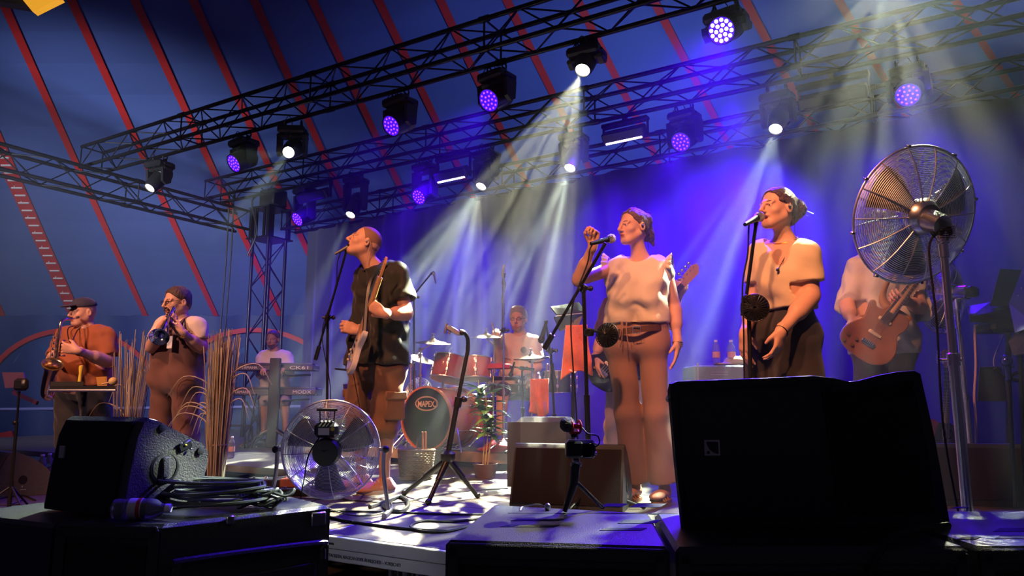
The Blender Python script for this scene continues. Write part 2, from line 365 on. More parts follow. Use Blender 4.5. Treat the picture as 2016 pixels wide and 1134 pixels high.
MT = truss('lighting_truss', 'middle black square truss with strobes hanging from it', (-9.65, 7.0, 4.0), (3.2, 6.72, 4.0))
truss('lighting_truss', 'rear black truss along the top of the black backdrop', (-8.95, 7.95, 3.62), (3.0, 7.30, 3.62))
truss('lighting_truss', 'black side truss running front to back at stage right', (-9.32, 1.2, 3.60), (-9.32, 7.6, 3.60), .30)
def tower(x, y, z1, h=.36):
    t = thing('truss_tower', 'vertical black truss tower left of the black backdrop', 'truss tower', (x, y, 0))
    for sx in (-1, 1):
        for sy in (-1, 1): mb = MB(); mb.rod((x+sx*h/2, y+sy*h/2, 0), (x+sx*h/2, y+sy*h/2, z1), .026, 10); mb.build('leg', M_TR, t)
    mb = MB(); n_ = int(z1/.36); q = z1/n_
    for i in range(n_):
        for k_, (a, b) in enumerate((((-1, -1), (1, -1)), ((-1, -1), (-1, 1)), ((1, 1), (1, -1)), ((1, 1), (-1, 1)))):
            if i % 2: a, b = b, a
            mb.rod((x+a[0]*h/2, y+a[1]*h/2, q*i), (x+b[0]*h/2, y+b[1]*h/2, q*(i+1)), .009, 6)
    mb.build('lacing', M_TR, t)
    mb = MB(); mb.box((x, y, z1+.01), (h+.16, h+.16, .02)); mb.box((x, y, z1+.52), (h+.12, h+.12, .02))
    for sx in (-1, 1):
        for sy in (-1, 1): mb.box((x+sx*(h/2+.02), y+sy*(h/2+.02), z1+.265), (.06, .06, .5))
    for sx in (-.09, .09): mb.box((x+sx, y-h/2-.02, z1+.265), (.05, .02, .5))
    mb.build('corner_block', M_TR, t, False)
    mb = MB(); mb.box((x+.1, y-.05, z1+.67), (.34, .3, .28), bev=.02); mb.tube(bez([(x, y-.1, z1+.8), (x-.1, y-.3, z1+.6), (x-.02, y-.25, z1+.1), (x-.15, y-.3, z1-.3)]), .015); mb.build('hoist_motor', BLP, t)
    return t
tower(-9.1, 7.85, 3.14)

P_ = lambda x, y, Y=5.6: atY(x, y, Y)
for q_, (x0, Y_) in enumerate(((452, 7.3), (461, 7.35))):
    a_ = atY(x0, 372, Y_); b_ = V(a_[0], a_[1], .02); mb = MB(); mb.tube(bez([a_, a_+(b_-a_)*.3+V(.02, 0, 0), a_+(b_-a_)*.65-V(.015, 0, 0), b_], 8), .013, 6)
    tag(mb.build('cable', RUB, None), '%s of two dark cables hanging straight down left of the truss tower' % ('left' if not q_ else 'right'), 'cable', 'cables hanging by the tower')
# ------------------------------------------------------------------ smooth-blended bodies (distance fields meshed by surface nets)
def smin(a, b, k):
    if k <= 0: return np.minimum(a, b)
    h = np.clip(.5+.5*(b-a)/k, 0, 1); return b+(a-b)*h-k*h*(1-h)
class Body:
    """list of blended shapes: c tapered capsule, e ellipsoid, sub ellipsoid cut, cut plane cut"""
    def __init__(s): s.p = []; s.paint = []
    def c(s, a, b, ra, rb=None, k=.02, flat=None):
        s.p.append(('c', V(*a), V(*b), float(ra), float(ra if rb is None else rb), k, flat)); return s
    def e(s, c, rad, R=None, k=.02, op='e'): s.p.append((op, V(*c), V(*rad), np.eye(3) if R is None else np.array(R), 0, k, None)); return s
    def sub(s, c, rad, R=None, k=.006): return s.e(c, rad, R, k, 'sub')
    def cut(s, c, n, R=.3): s.p.append(('cut', V(*c), nrm(n), R, 0, 0, None)); return s
    def bounds(s, q):
        if q[0] == 'c': r = max(q[3], q[4])+q[5]; return np.minimum(q[1], q[2])-r, np.maximum(q[1], q[2])+r
        if q[0] in ('e', 'sub'): r = q[2].max()+q[5]; return q[1]-r, q[1]+r
        return q[1]-q[3], q[1]+q[3]
    def mesh(s, h, fine=None, hf=None):
        pos = [q for q in s.p if q[0] in 'ce' and q[0] != 'cut']; lo = np.min([s.bounds(q)[0] for q in pos], 0)-2*h; hi = np.max([s.bounds(q)[1] for q in pos], 0)+2*h
        ax = []
        for i in range(3):
            a = []; x = lo[i]
            while x < hi[i]+h:
                a.append(x); x += hf if fine is not None and fine[0][i] < x < fine[1][i] else h
            ax.append(np.array(a, np.float32))
        X, Y, Z = ax; F = np.full((len(X), len(Y), len(Z)), .5, np.float32)
        for q in s.p:
            blo, bhi = s.bounds(q); mg = 2.5*h
            I = [np.searchsorted(ax[i], blo[i]-mg) for i in range(3)]; J = [np.searchsorted(ax[i], bhi[i]+mg) for i in range(3)]
            if any(J[i] <= I[i] for i in range(3)): continue
            sl = tuple(slice(I[i], J[i]) for i in range(3))
            x = X[sl[0]][:, None, None]; y = Y[sl[1]][None, :, None]; z = Z[sl[2]][None, None, :]
            f = F[sl]
            if q[0] == 'c':
                a, b, ra, rb, k, fl = q[1:]
                px, py, pz = x-a[0], y-a[1], z-a[2]; d = b-a
                if fl is not None:
                    fd, ff = fl; e = 1/ff-1; t = (px*fd[0]+py*fd[1]+pz*fd[2])*e; px = px+t*fd[0]; py = py+t*fd[1]; pz = pz+t*fd[2]; d = d+np.dot(d, fd)*e*np.array(fd)
                t = np.clip((px*d[0]+py*d[1]+pz*d[2])/max(1e-9, d@d), 0, 1)
                v = np.sqrt((px-t*d[0])**2+(py-t*d[1])**2+(pz-t*d[2])**2)-(ra+(rb-ra)*t)
                if fl is not None: v = v*(ff*.5+.5)
                F[sl] = smin(f, v, k)
            elif q[0] in ('e', 'sub'):
                c, rad, R, _, k, _ = q[1:]
                px, py, pz = x-c[0], y-c[1], z-c[2]
                u = [(px*R[0, i]+py*R[1, i]+pz*R[2, i]) for i in range(3)]
                k0 = np.sqrt((u[0]/rad[0])**2+(u[1]/rad[1])**2+(u[2]/rad[2])**2); k1 = np.sqrt((u[0]/rad[0]**2)**2+(u[1]/rad[1]**2)**2+(u[2]/rad[2]**2)**2)+1e-6
                v = k0*(k0-1)/k1
                F[sl] = smin(f, v, k) if q[0] == 'e' else -smin(-f, v, k)
            else:
                c, n, R = q[1], q[2], q[3]
                v = (x-c[0])*n[0]+(y-c[1])*n[1]+(z-c[2])*n[2]
                ins = (x-c[0])**2+(y-c[1])**2+(z-c[2])**2 < R*R
                F[sl] = np.where(ins, np.maximum(f, v), f)
        return nets(F, X, Y, Z)
def nets(F, X, Y, Z):
    s = F < 0; nx, ny, nz = F.shape
    cnt = np.zeros((nx-1, ny-1, nz-1), np.uint8)
    for a in (0, 1):
        for b in (0, 1):
            for c in (0, 1): cnt += s[a:nx-1+a, b:ny-1+b, c:nz-1+c]
    act = (cnt > 0) & (cnt < 8); del cnt
    ci, cj, ck = np.nonzero(act); N = len(ci)
    idx = np.full(act.shape, -1, np.int32); idx[ci, cj, ck] = np.arange(N)
    acc = np.zeros((N, 3)); num = np.zeros(N)
    cor = [(a, b, c) for a in (0, 1) for b in (0, 1) for c in (0, 1)]
    for A in cor:
        for ax_ in range(3):
            if A[ax_]: continue
            B = list(A); B[ax_] = 1
            fa = F[ci+A[0], cj+A[1], ck+A[2]]; fb = F[ci+B[0], cj+B[1], ck+B[2]]; m = (fa < 0) != (fb < 0)
            t = np.where(m, fa/(fa-fb+1e-12), 0)
            pa = np.stack([X[ci+A[0]], Y[cj+A[1]], Z[ck+A[2]]], 1); pb = np.stack([X[ci+B[0]], Y[cj+B[1]], Z[ck+B[2]]], 1)
            acc += np.where(m[:, None], pa+(pb-pa)*t[:, None], 0); num += m
    v = acc/num[:, None]; fs = []
    for ax_ in range(3):
        sl0 = [slice(None)]*3; sl1 = [slice(None)]*3; sl0[ax_] = slice(0, -1); sl1[ax_] = slice(1, None)
        ch = s[tuple(sl0)] != s[tuple(sl1)]; i, j, k = np.nonzero(ch); sg = s[tuple(sl0)][i, j, k]
        o = [a for a in range(3) if a != ax_]; P = [i, j, k]
        ok = (P[o[0]] > 0) & (P[o[1]] > 0) & (P[o[0]] < F.shape[o[0]]-1) & (P[o[1]] < F.shape[o[1]]-1)
        P = [q[ok] for q in P]; sg = sg[ok]
        def g(du, dv): Q = [q.copy() for q in P]; Q[o[0]] -= du; Q[o[1]] -= dv; return idx[Q[0], Q[1], Q[2]]
        q = np.stack([g(0, 0), g(1, 0), g(1, 1), g(0, 1)], 1)
        fl = sg if ax_ != 1 else ~sg
        q[fl] = q[fl][:, ::-1]; fs.append(q)
    f = np.concatenate(fs); f = f[(f >= 0).all(1)]
    return v, f
def np_obj(name, v, f, mats, parent=None, midx=None):
    me = bpy.data.meshes.new(name); off = rootloc(parent)
    me.vertices.add(len(v)); me.vertices.foreach_set('co', (v-off).astype(np.float32).ravel())
    me.loops.add(f.size); me.loops.foreach_set('vertex_index', f.astype(np.int32).ravel())
    me.polygons.add(len(f)); me.polygons.foreach_set('loop_start', np.arange(0, f.size, 4, dtype=np.int32))
    for q in (mats if isinstance(mats, (list, tuple)) else [mats]): me.materials.append(q)
    if midx is not None: me.polygons.foreach_set('material_index', midx.astype(np.int32))
    me.polygons.foreach_set('use_smooth', np.ones(len(f), bool)); me.update(calc_edges=True); me.validate()
    o = bpy.data.objects.new(name, me); COL.objects.link(o)
    if parent is not None: o.parent = parent
    return o
def vnormals(v, f):
    n = np.cross(v[f[:, 2]]-v[f[:, 0]], v[f[:, 3]]-v[f[:, 1]]); vn = np.zeros_like(v)
    for i in range(4): np.add.at(vn, f[:, i], n)
    return vn/(np.linalg.norm(vn, axis=1, keepdims=True)+1e-12)
def folds(v, f, amp, sc=14., dirv=(0, 0, 1), seed=0.):
    """cloth folds: warped waves running along dirv"""
    if amp == 0: return v
    d = nrm(dirv); x, y, _ = frame(d); p = v*sc; a, b, c = p@x, p@y, p@d
    w = np.sin(a*1.1+1.6*np.sin(c*.45+seed)+1.2*np.sin(b*.7+seed*2))*.5+np.sin(b*1.3+a*.8+1.4*np.sin(c*.6+1+seed))*.35+np.sin(c*1.2+1.8*np.sin(a*.8+seed)+b*.4)*.35
    w = np.sign(w)*np.abs(w)**1.3
    return v+vnormals(v, f)*(amp*w)[:, None]
def smooth_mesh(v, f, it=2, lam=.5):
    e = np.concatenate([f[:, [0, 1]], f[:, [1, 2]], f[:, [2, 3]], f[:, [3, 0]]])
    for _ in range(it):
        s = np.zeros_like(v); c = np.zeros(len(v))
        np.add.at(s, e[:, 0], v[e[:, 1]]); np.add.at(c, e[:, 0], 1); np.add.at(s, e[:, 1], v[e[:, 0]]); np.add.at(c, e[:, 1], 1)
        v = v+lam*(s/np.maximum(c, 1)[:, None]-v)
    return v
# ------------------------------------------------------------------ people
def skinmat(name, c): return mat(name, c, .5, noise=.08, nscale=40, spec=.35)
SK = skinmat('fair_skin', (.62, .34, .25)); SK2 = skinmat('tan_skin', (.52, .28, .19)); SK3 = skinmat('brown_skin', (.36, .19, .12))
LIP = mat('lips', (.42, .13, .11), .4); EYW = mat('eye_white', (.6, .57, .54), .25); IRS = mat('iris', (.03, .03, .035), .15); NAIL = mat('nail', (.6, .36, .3), .3)
def fabric(name, c, **k): k.setdefault('bump', .12); k.setdefault('bscale', 220); k.setdefault('noise', .08); k.setdefault('nscale', 12); k.setdefault('sheen', .15); return mat(name, c, .8, **k)
def hairmat(name, c): return mat(name, c, .45, noise=.35, nscale=50, bump=.9, bscale=90, sheen=.2)
def view(x, d, z=0): return nrm(RT*x+FH*d+V(0, 0, z))          # a direction told as seen from the audience
def hframe(f, up=(0, 0, 1), roll=0.):
    f = nrm(f); u = nrm(V(*up)-f*np.dot(V(*up), f)); r = np.cross(f, u)
    if roll: u, r = u*cos(roll)+r*sin(roll), r*cos(roll)-u*sin(roll)
    return np.stack([r, f, u], 1)
def head_shape(B, C, R, s=1., mouth=0., fem=False, jaw=1.):
    P = lambda x, y, z: V(*C)+R@(V(x, y, z)*s)
    E = lambda c, r, k=.02: B.e(P(*c), V(*r)*s, R, k*s)
    E((0, -.014, .035), (.074, .092, .080)); E((0, .028, -.035), (.057*jaw, .060, .072), .03); E((0, .052, -.093), (.024*jaw, .022, .017), .025)
    E((0, -.045, -.01), (.060, .055, .06), .03)
    for q in (-1, 1):
        E((q*.040, .052, -.026), (.022, .022, .020), .02); B.c(P(q*.048, -.002, -.05), P(q*.020, .055, -.092), .020*s*jaw, .015*s, .03*s)
        B.c(P(q*.010, .082, .022), P(q*.044, .068, .020), .009*s, .007*s, .014*s)
        B.sub(P(q*.031, .089, .001), V(.017, .012, .011)*s, R, .010*s); B.e(P(q*.030, .0715, -.001), V(.0125, .0115, .0105)*s, R, .003*s)
        B.c(P(q*.016, .086, .010), P(q*.043, .075, .009), .0045*s, .004*s, .004*s)
        E((q*.0115, .093, -.036), (.008, .009, .007), .006)
        B.e(P(q*.079, -.010, -.006), V(.008, .018, .030)*s, R@rotz(q*.35)@rotx(-.15), .008*s); B.sub(P(q*.086, -.006, -.004), V(.005, .009, .016)*s, R, .004*s)
    B.c(P(0, .086, .014), P(0, .109, -.028), .0075*s, .0115*s, .012*s)
    z = -.061
    if mouth > 0:
        B.c(P(-.020, .080, z+.006), P(.020, .080, z+.006), .009*s, k=.006*s); B.c(P(-.016, .074, z-.014-mouth*.4), P(.016, .074, z-.014-mouth*.4), .009*s, k=.008*s)
        B.sub(P(0, .090, z-.004-mouth*.2), V(.021, .022, .006+mouth*.45)*s, R, .003*s)
    else:
        B.c(P(-.021, .078, z+.003), P(0, .089, z+.004), .0055*s, .0065*s, .005*s); B.c(P(.021, .078, z+.003), P(0, .089, z+.004), .0055*s, .0065*s, .005*s)
        B.c(P(-.017, .079, z-.008), P(.017, .079, z-.008), .0065*s, k=.006*s); B.sub(P(0, .094, z-.002), V(.024, .010, .0018)*s, R, .002*s)
    B.paint.append((P(0, .090, z-.003), V(.024, .02, .012+mouth*.5)*s, R, 1))
    for q in (-1, 1):
        B.paint.append((P(q*.030, .090, -.001), V(.011, .02, .0052)*s, R, 2)); B.paint.append((P(q*.030, .090, -.001), V(.0052, .02, .0052)*s, R, 3))
        B.paint.append((P(q*.031, .088, .022), V(.017, .016, .0034)*s, R@roty(-q*.1), 4))
def hand_shape(B, wr, d, nml, side, curl=(.5, .6, .7, .8), spread=.25, s=1., thumb=.5, thumb_in=.2):
    """d along the hand, nml out of the palm, side=+1 when the thumb sits towards cross(d, nml)"""
    d = nrm(d); nml = nrm(V(*nml)-d*np.dot(V(*nml), d)); t = np.cross(d, nml)*side; wr = V(*wr)
    B.c(wr-d*.02, wr+d*.02, .024*s, .024*s, .02); B.e(wr+d*.05*s, V(.040, .046, .016)*s, np.stack([t, d, nml], 1), .018)
    L = ((.044, .026, .021), (.048, .030, .022), (.045, .028, .021), (.036, .021, .019))
    for i in range(4):
        off = (.030, .010, -.010, -.029)[i]; p = wr+d*(.088-(.004, 0, .004, .012)[i])*s+t*off*s; dd = nrm(d+t*spread*(1.5-i)/3)
        B.c(wr+d*.03*s+t*off*.7*s, p, .0125*s, .0105*s, .010); a = 0.; q = p
        for j in range(3):
            a += curl[i]*(.9, 1.1, .7)[j]; v = dd*cos(a)+nml*sin(a); e = q+v*L[i][j]*s
            B.c(q, e, (.0098, .0088, .0080)[j]*s, (.0088, .0080, .0070)[j]*s, .004); q = e
    p = wr+d*.022*s+t*.026*s+nml*.006*s; v = nrm(d*.65+t*(.75-.5*thumb)+nml*(.25+thumb*.6))
    e = p+v*.042*s; B.c(p-d*.01, e, .015*s, .0115*s, .012); v2 = nrm(v+d*.4-t*thumb_in*2+nml*thumb*.4); B.c(e, e+v2*.032*s, .0112*s, .0085*s, .004)
def limb(B, a, b, c, ra, rb, rc, k=.02, bulge=.0):
    B.c(a, b, ra, rb, k); B.c(b, c, rb, rc, k)
    if bulge: B.c(b+(V(*c)-b)*.12, b+(V(*c)-b)*.45, rb+bulge, rb+bulge*.6, k)
def torso_shape(B, J, F, g=1., belly=0., chest=0., add=0., fem=0., lo=0.):
    fl = (F, 1.04); sh = J['shR']-J['shL']; dn = (J['hipL']+J['hipR'])/2-(J['shL']+J['shR'])/2; ln = nrm(dn)
    aL = J['shL']+sh*.13+ln*.035; aR = J['shR']-sh*.13+ln*.035
    B.c(aL, aR, .066*g+add, k=.04, flat=(F, .95))
    B.c(J['shL']+sh*.06, J['shL']+sh*.2-ln*.02, .047*g+add, .05*g+add, .04); B.c(J['shR']-sh*.06, J['shR']-sh*.2-ln*.02, .047*g+add, .05*g+add, .04)
    B.c(J['neck']-ln*.0, (J['shL']+J['shR'])/2+ln*.03, .055*g+add, .075*g+add, .05)
    for a, b in (('shL', 'hipL'), ('shR', 'hipR')):
        s = sh*(.24 if a == 'shL' else -.24); m = (J[a]+s)*.45+J[b]*.55; top = J[a]+s+ln*.10
        B.c(top, m, .094*g+add, (.084-.012*fem)*g+add, .05, fl); B.c(m, J[b], (.084-.012*fem)*g+add, .090*g+add, .05, fl)
    B.c(J['hipL'], J['hipR'], .094*g+add, k=.05)
    mid = (J['shL']+J['shR'])/2+dn*.62
    if belly: B.e(mid+F*.05, V(.17+belly*.3, .10+belly, .19)+add, np.stack([np.cross(F, (0, 0, 1)), F, V(0, 0, 1)], 1), .07)
    if chest:
        for q in (.30, .70): B.e(J['shL']+sh*q+ln*.17+F*(.055*g), V(.055, .030+chest, .06)+add, np.stack([np.cross(F, (0, 0, 1)), F, V(0, 0, 1)], 1), .06)
def foot_shape(B, an, f, z0, s=1., add=0.):
    f = nrm(V(f[0], f[1], 0)); R = np.stack([np.cross(f, (0, 0, 1)), f, V(0, 0, 1)], 1); a = V(an[0], an[1], z0)
    B.c(V(*an), a+V(0, 0, .045), .040*s+add, .036*s+add, .02); B.e(a-f*.025+V(0, 0, .035), V(.036, .05, .036)*s+add, R, .03)
    B.e(a+f*.075+V(0, 0, .034), V(.043, .10, .030)*s+add, R, .03); B.e(a+f*.14+V(0, 0, .026), V(.047, .06, .024)*s+add, R, .02)
def finish(B, name, mats, parent, h, fine=None, hf=None, amp=0., sc=14., seed=0., dirv=(0, 0, 1), sm=1):
    v, f = B.mesh(h, fine, hf)
    if sm: v = smooth_mesh(v, f, sm, .5)
    if amp: v = folds(v, f, amp, sc, dirv, seed)
    mi = None
    if B.paint:
        c = v[f].mean(1); mi = np.zeros(len(f), int)
        for (p, r, R, k) in B.paint:
            u = (c-p)@R/r; mi[(u**2).sum(1) < 1] = k
    return np_obj(name, v, f, mats, parent, mi)
def shade_hair(B, C, R, s, thick=.008, front=.055, low=-.06, k=.02):
    """close-cropped cap of hair on the skull, cut free of the face"""
    P = lambda x, y, z: V(*C)+R@(V(x, y, z)*s)
    B.e(P(0, -.014, .036), (V(.074, .092, .080)+thick)*s, R, .01); B.e(P(0, -.045, -.01), (V(.060, .055, .06)+thick)*s, R, k)
    B.cut(P(0, front-.016, 0), R@V(0, 1, -.55), .16*s); B.cut(P(0, -.02, low), R@V(0, .35, -1), .2*s); B.cut(P(0, -.004, -.0), R@V(0, 1, -1.3), .16*s)
def in_ear(parent, C, R, q, s=1., m=None):
    mb = MB(); p = V(*C)+R@(V(q*.088, -.003, -.006)*s); mb.ell(p, (.007, .009, .009)); mb.tube(bez([p, p+R@V(q*.006, -.012, .02), p+R@V(-q*.002, -.03, .0), p+R@V(-q*.01, -.045, -.06), p+R@V(-q*.03, -.07, -.13)], 5), .0022, 5); mb.build('earphone', m or mat('clear_plastic', (.5, .4, .38), .2), parent)
def glasses(parent, C, R, s=1., m=None):
    mb = MB(); m = m or BLP
    for q in (-1, 1):
        pts = [V(*C)+R@(V(q*.031+.021*cos(a)*(1+.12*cos(2*a)), .098-.004*abs(cos(a)), .0+.0135*sin(a))*s) for a in [2*pi*i/16 for i in range(16)]]
        mb.tube(pts, .0022*s, 6, True); mb.rod(V(*C)+R@(V(q*.055, .094, .004)*s), V(*C)+R@(V(q*.080, -.005, .006)*s), .002*s, 5)
    mb.rod(V(*C)+R@(V(-.009, .099, .003)*s), V(*C)+R@(V(.009, .099, .003)*s), .002*s, 5); mb.build('glasses', m, parent)
def figure(T, J, F, HR, skin, g=1., fem=0., belly=0., chest=0., arm=1., leg=1., hs=1., mouth=0., jaw=1., h=.0065, hands=(None, None), footdir=None, z0=0., brow=None, bare_feet=False, feet=True, hide_leg=False):
    B = Body(); torso_shape(B, J, F, g, belly, chest, 0, fem)
    C = J['head']; up = HR[:, 2]; nb = J['neck']
    B.c(nb, C+HR@(V(0, -.022, -.06)*hs), .056*g if not fem else .047, (.052 if not fem else .043)*hs, .03)
    head_shape(B, C, HR, hs, mouth, fem, jaw)
    for q in 'LR':
        limb(B, J['sh'+q], J['el'+q], J['wr'+q], .050*arm, .039*arm, .026*arm, .02, .006*arm)
        if not hide_leg:
            B.c(J['hip'+q], J['kn'+q], .086*leg, .056*leg, .03); B.c(J['kn'+q], J['an'+q], .054*leg, .036*leg, .03)
            k_ = J['kn'+q]; a_ = J['an'+q]; B.c(k_+(a_-k_)*.15-F*.02, k_+(a_-k_)*.45-F*.015, .052*leg, .044*leg, .03)
            if bare_feet: foot_shape(B, a_, footdir if footdir is not None else F, z0)
    for q, hd in zip('LR', hands):
        if hd: hand_shape(B, J['wr'+q], s=(.92 if fem else 1.)*arm**.3, **hd)
    r = .135*hs; o = finish(B, 'body', [skin, LIP, EYW, IRS, brow or hairmat('dark_brow', (.06, .035, .025))], T, h, (C-r, C+r), .0038, sm=1)
    return o
def pj(D): return lambda x, y, dd=0.: atd(x, y, D+dd)
def person(label, D, px, z0, group=None):
    b = atd(px, 700, D); return thing('person', label, 'person', (b[0], b[1], z0), group)
def shirt(T, J, F, m, hem, add=.018, sleeve=.62, sr=.066, g=1., belly=0., chest=0., fem=0., drop=.06, amp=.006, seed=0., h=.009, sc=42, neck=.06, neckdir=.3, flare=.0, name='t_shirt', sw=None, low=None, vneck=0.):
    B = Body(); torso_shape(B, J, F, g, belly, chest, add, fem)
    dn = nrm((J['hipL']+J['hipR'])/2-(J['shL']+J['shR'])/2)
    for q in 'LR': B.c(J['hip'+q]-dn*.12, J['hip'+q]+dn*drop, .086*g+add, .092*g+add+flare, .04)
    if sleeve:
        for q in 'LR':
            sl = sleeve if not hasattr(sleeve, '__len__') else sleeve['LR'.index(q)]
            a, b = J['sh'+q], J['el'+q]; e = a+(b-a)*sl; B.c(a+dn*.0, e+nrm(b-a)*.03, sr, sr*(.98 if sw is None else sw), .03)
            if sl > .9: w_ = J['wr'+q]; B.c(b, b+(w_-b)*(sl-1), sr*.95, sr*.85, .02); e = b+(w_-b)*(sl-1); B.cut(e, w_-b, .12)
            else: B.cut(e, b-a, .11)
    B.cut(hem, dn if low is None else low, .36)
    B.cut(J['neck']+V(0, 0, .012)+F*.0, nrm(V(0, 0, 1)+F*neckdir), neck+.03); B.sub(J['neck']+V(0, 0, .02)+F*.03, (neck, neck, neck*.75), None, .01)
    if vneck: B.sub(J['neck']+V(0, 0, -.05)+F*.13, (.05, .09, vneck), None, .02); B.sub(J['neck']+V(0, 0, .0)+F*.11, (.085, .08, .05), None, .02)
    return finish(B, name, m, T, h, amp=amp, seed=seed, sm=1, sc=sc)
def trousers(T, J, F, m, waist, rad=(.105, .09, .085, .09), hems=(None, None), g=1., fem=0., amp=.006, seed=1., h=.010, name='trousers', add=.012, frac=1.0, sc=36.):
    B = Body(); up = nrm((J['shL']+J['shR'])/2-(J['hipL']+J['hipR'])/2)
    B.c(J['hipL'], J['hipR'], .094*g+add, k=.05); mid = (J['hipL']+J['hipR'])/2
    for q in 'LR': B.c(J['hip'+q], J['hip'+q]+up*.16, .094*g+add, .084*g+add, .05)
    for q in 'LR':
        hp, kn, an = J['hip'+q], J['kn'+q], J['an'+q]
        B.c(hp, kn, rad[0], rad[1], .03)
        e = kn+(an-kn)*(frac if frac > 0 else 0)
        if frac > 0: B.c(kn, e, rad[2], rad[3], .025); B.cut(e, an-kn, .16)
    B.cut(waist, up, .3)
    return finish(B, name, m, T, h, amp=amp, seed=seed, sm=1, sc=sc)
def shoe(T, an, f, z0, m, sole, s=1.):
    B = Body(); foot_shape(B, V(*an), f, z0, s*1.02, .006); B.cut(V(an[0], an[1], z0+.10), (0, 0, 1), .2); B.cut(V(an[0], an[1], z0+.014), (0, 0, -1), .3)
    o = finish(B, 'shoe', m, T, .008); f = nrm(V(f[0], f[1], 0)); R = np.stack([np.cross(f, (0, 0, 1)), f, V(0, 0, 1)], 1)
    mb = MB(); a = V(an[0], an[1], z0); pts = [a+R@V(.052*s*cos(t)*(1+.15*sin(t)), .055+.135*s*sin(t), 0) for t in [2*pi*i/20 for i in range(20)]]; mb.prism(pts, (0, 0, .022)); mb.build('sole', sole, o)
    mb = MB()
    for i in range(4): c = a+f*(.05+.022*i)*s+V(0, 0, .082-.010*i); x = R[:, 0]; mb.tube(bez([c-x*.03-V(0, 0, .012), c+V(0, 0, .004), c+x*.03-V(0, 0, .012)], 4), .0035, 5)
    mb.build('laces', sole, o); return o
def band(T, p, d, r, w_, m, name='wristband'):
    mb = MB(); mb.lathe(V(*p)-nrm(d)*w_/2, d, [(r-.002, 0), (r+.001, 0), (r+.001, w_), (r-.002, w_)], 20); return mb.build(name, m, T)
# ================================================================== lead singer
D = 4.77; P = pj(D)
T = person('person in black t-shirt and cargo shorts, singing with head tipped back', D, 735, 0)
F = view(-.75, -.62); fwd_head = view(-.86, -.32, .42)
J = dict(head=P(717, 478), neck=P(737, 528, .02), shL=P(783, 541, -.12), shR=P(720, 545, .16), elL=P(800, 617, -.20), wrL=P(755, 617, -.36), elR=P(722, 632, .16), wrR=P(704, 652, -.10),
         hipL=P(768, 722, -.07), hipR=P(717, 722, .09), knL=P(757, 838, -.12), knR=P(709, 838, .02), anL=P(757, 946, -.06), anR=P(712, 938, .12))
HR = hframe(fwd_head, (0, 0, 1))
figure(T, J, F, HR, SK, leg=.9, mouth=.022, hs=1.0, h=.0062, arm=1.04,
       hands=(dict(d=view(-.8, -.1, .55), nml=view(-.2, .9, .4), side=1, curl=(.95, .95, .9, .85), spread=.4, thumb=.2), dict(d=view(-.75, -.3, .3), nml=view(.2, .9, -.3), side=-1, curl=(1.1, 1.2, 1.25, 1.3), thumb=.7)))
B = Body(); shade_hair(B, J['head'], HR, 1, .0025, .022, -.02); finish(B, 'hair', mat('cropped_fair_hair', (.26, .13, .09), .6, bump=.3, bscale=300), T, .006)
M_BT = fabric('black_cotton', (.018, .019, .021))
shirt(T, J, F, M_BT, P(757, 717, 0), .030, .66, .082, drop=.10, amp=.013, seed=.3, h=.008, flare=.03, low=(0, 0, -1), neck=.062)
M_BS = fabric('brown_twill', (.17, .085, .055)); sh = trousers(T, J, F, M_BS, P(742, 712), (.104, .098, .085, .066), amp=.009, seed=2.2, frac=.20, name='cargo_shorts')
for q, s_ in (('L', -1), ('R', 1)):
    c = J['hip'+q]*.35+J['kn'+q]*.65; sd = nrm(J['shL']-J['shR'])*(1 if q == 'L' else -1); mb = MB(); R_ = np.stack([F, sd, V(0, 0, 1)], 1); mb.box(c+sd*.094, (.15, .03, .18), R_, .012); mb.box(c+sd*.108+V(0, 0, .07), (.16, .02, .055), R_, .008); mb.build('cargo_pocket', M_BS, sh)
for q in 'LR': shoe(T, J['an'+q], view(-.75, -.55), 0.0, fabric('salmon_mesh', (.55, .25, .17)), mat('white_rubber', (.75, .72, .68), .5), 1.05)
band(T, J['wrL']-nrm(J['wrL']-J['elL'])*.02, J['wrL']-J['elL'], .031, .018, mat('yellow_wristband', (.75, .62, .04), .5))
in_ear(T, J['head'], HR, 1, 1, mat('white_plastic', (.8, .78, .75), .3)); in_ear(T, J['head'], HR, -1, 1)
LEAD = dict(J=J, P=P)
# ================================================================== singer in the middle
D = 4.30; P = pj(D)
T = person('person in cream ruffle-sleeve blouse and wide brown trousers at the middle microphone, one hand raised', D, 1262, 0)
F = view(-.32, -.95); J = dict(head=P(1246, 448), neck=P(1260, 508, .02), shL=P(1308, 528, -.03), shR=P(1205, 528, .07), elL=P(1328, 604, .0), wrL=P(1334, 676, -.08), elR=P(1139, 552, -.10), wrR=P(1168, 482, -.22),
         hipL=P(1284, 676, -.02), hipR=P(1221, 676, .03), knL=P(1293, 812, -.06), knR=P(1236, 812, -.02), anL=P(1308, 948, .0), anR=P(1250, 945, .08))
HR = hframe(view(-.86, -.50, .03))
figure(T, J, F, HR, SK, fem=1, leg=.8, g=.86, chest=.012, hs=.97, arm=.90, jaw=.9, h=.0062,
       hands=(dict(d=view(-.14, -.1, -1), nml=view(-.9, .3, 0), side=-1, curl=(.18, .22, .28, .3), spread=.3, thumb=.3), dict(d=view(.12, -.2, 1), nml=view(-.55, -.6, .1), side=-1, curl=(1.2, 1.25, 1.3, 1.35), thumb=.8)))
M_HB = hairmat('brown_hair', (.10, .045, .03)); B = Body(); C = J['head']; shade_hair(B, C, HR, .97, .008, .034, -.045)
Q = lambda x, y, z: V(*C)+HR@V(x, y, z)
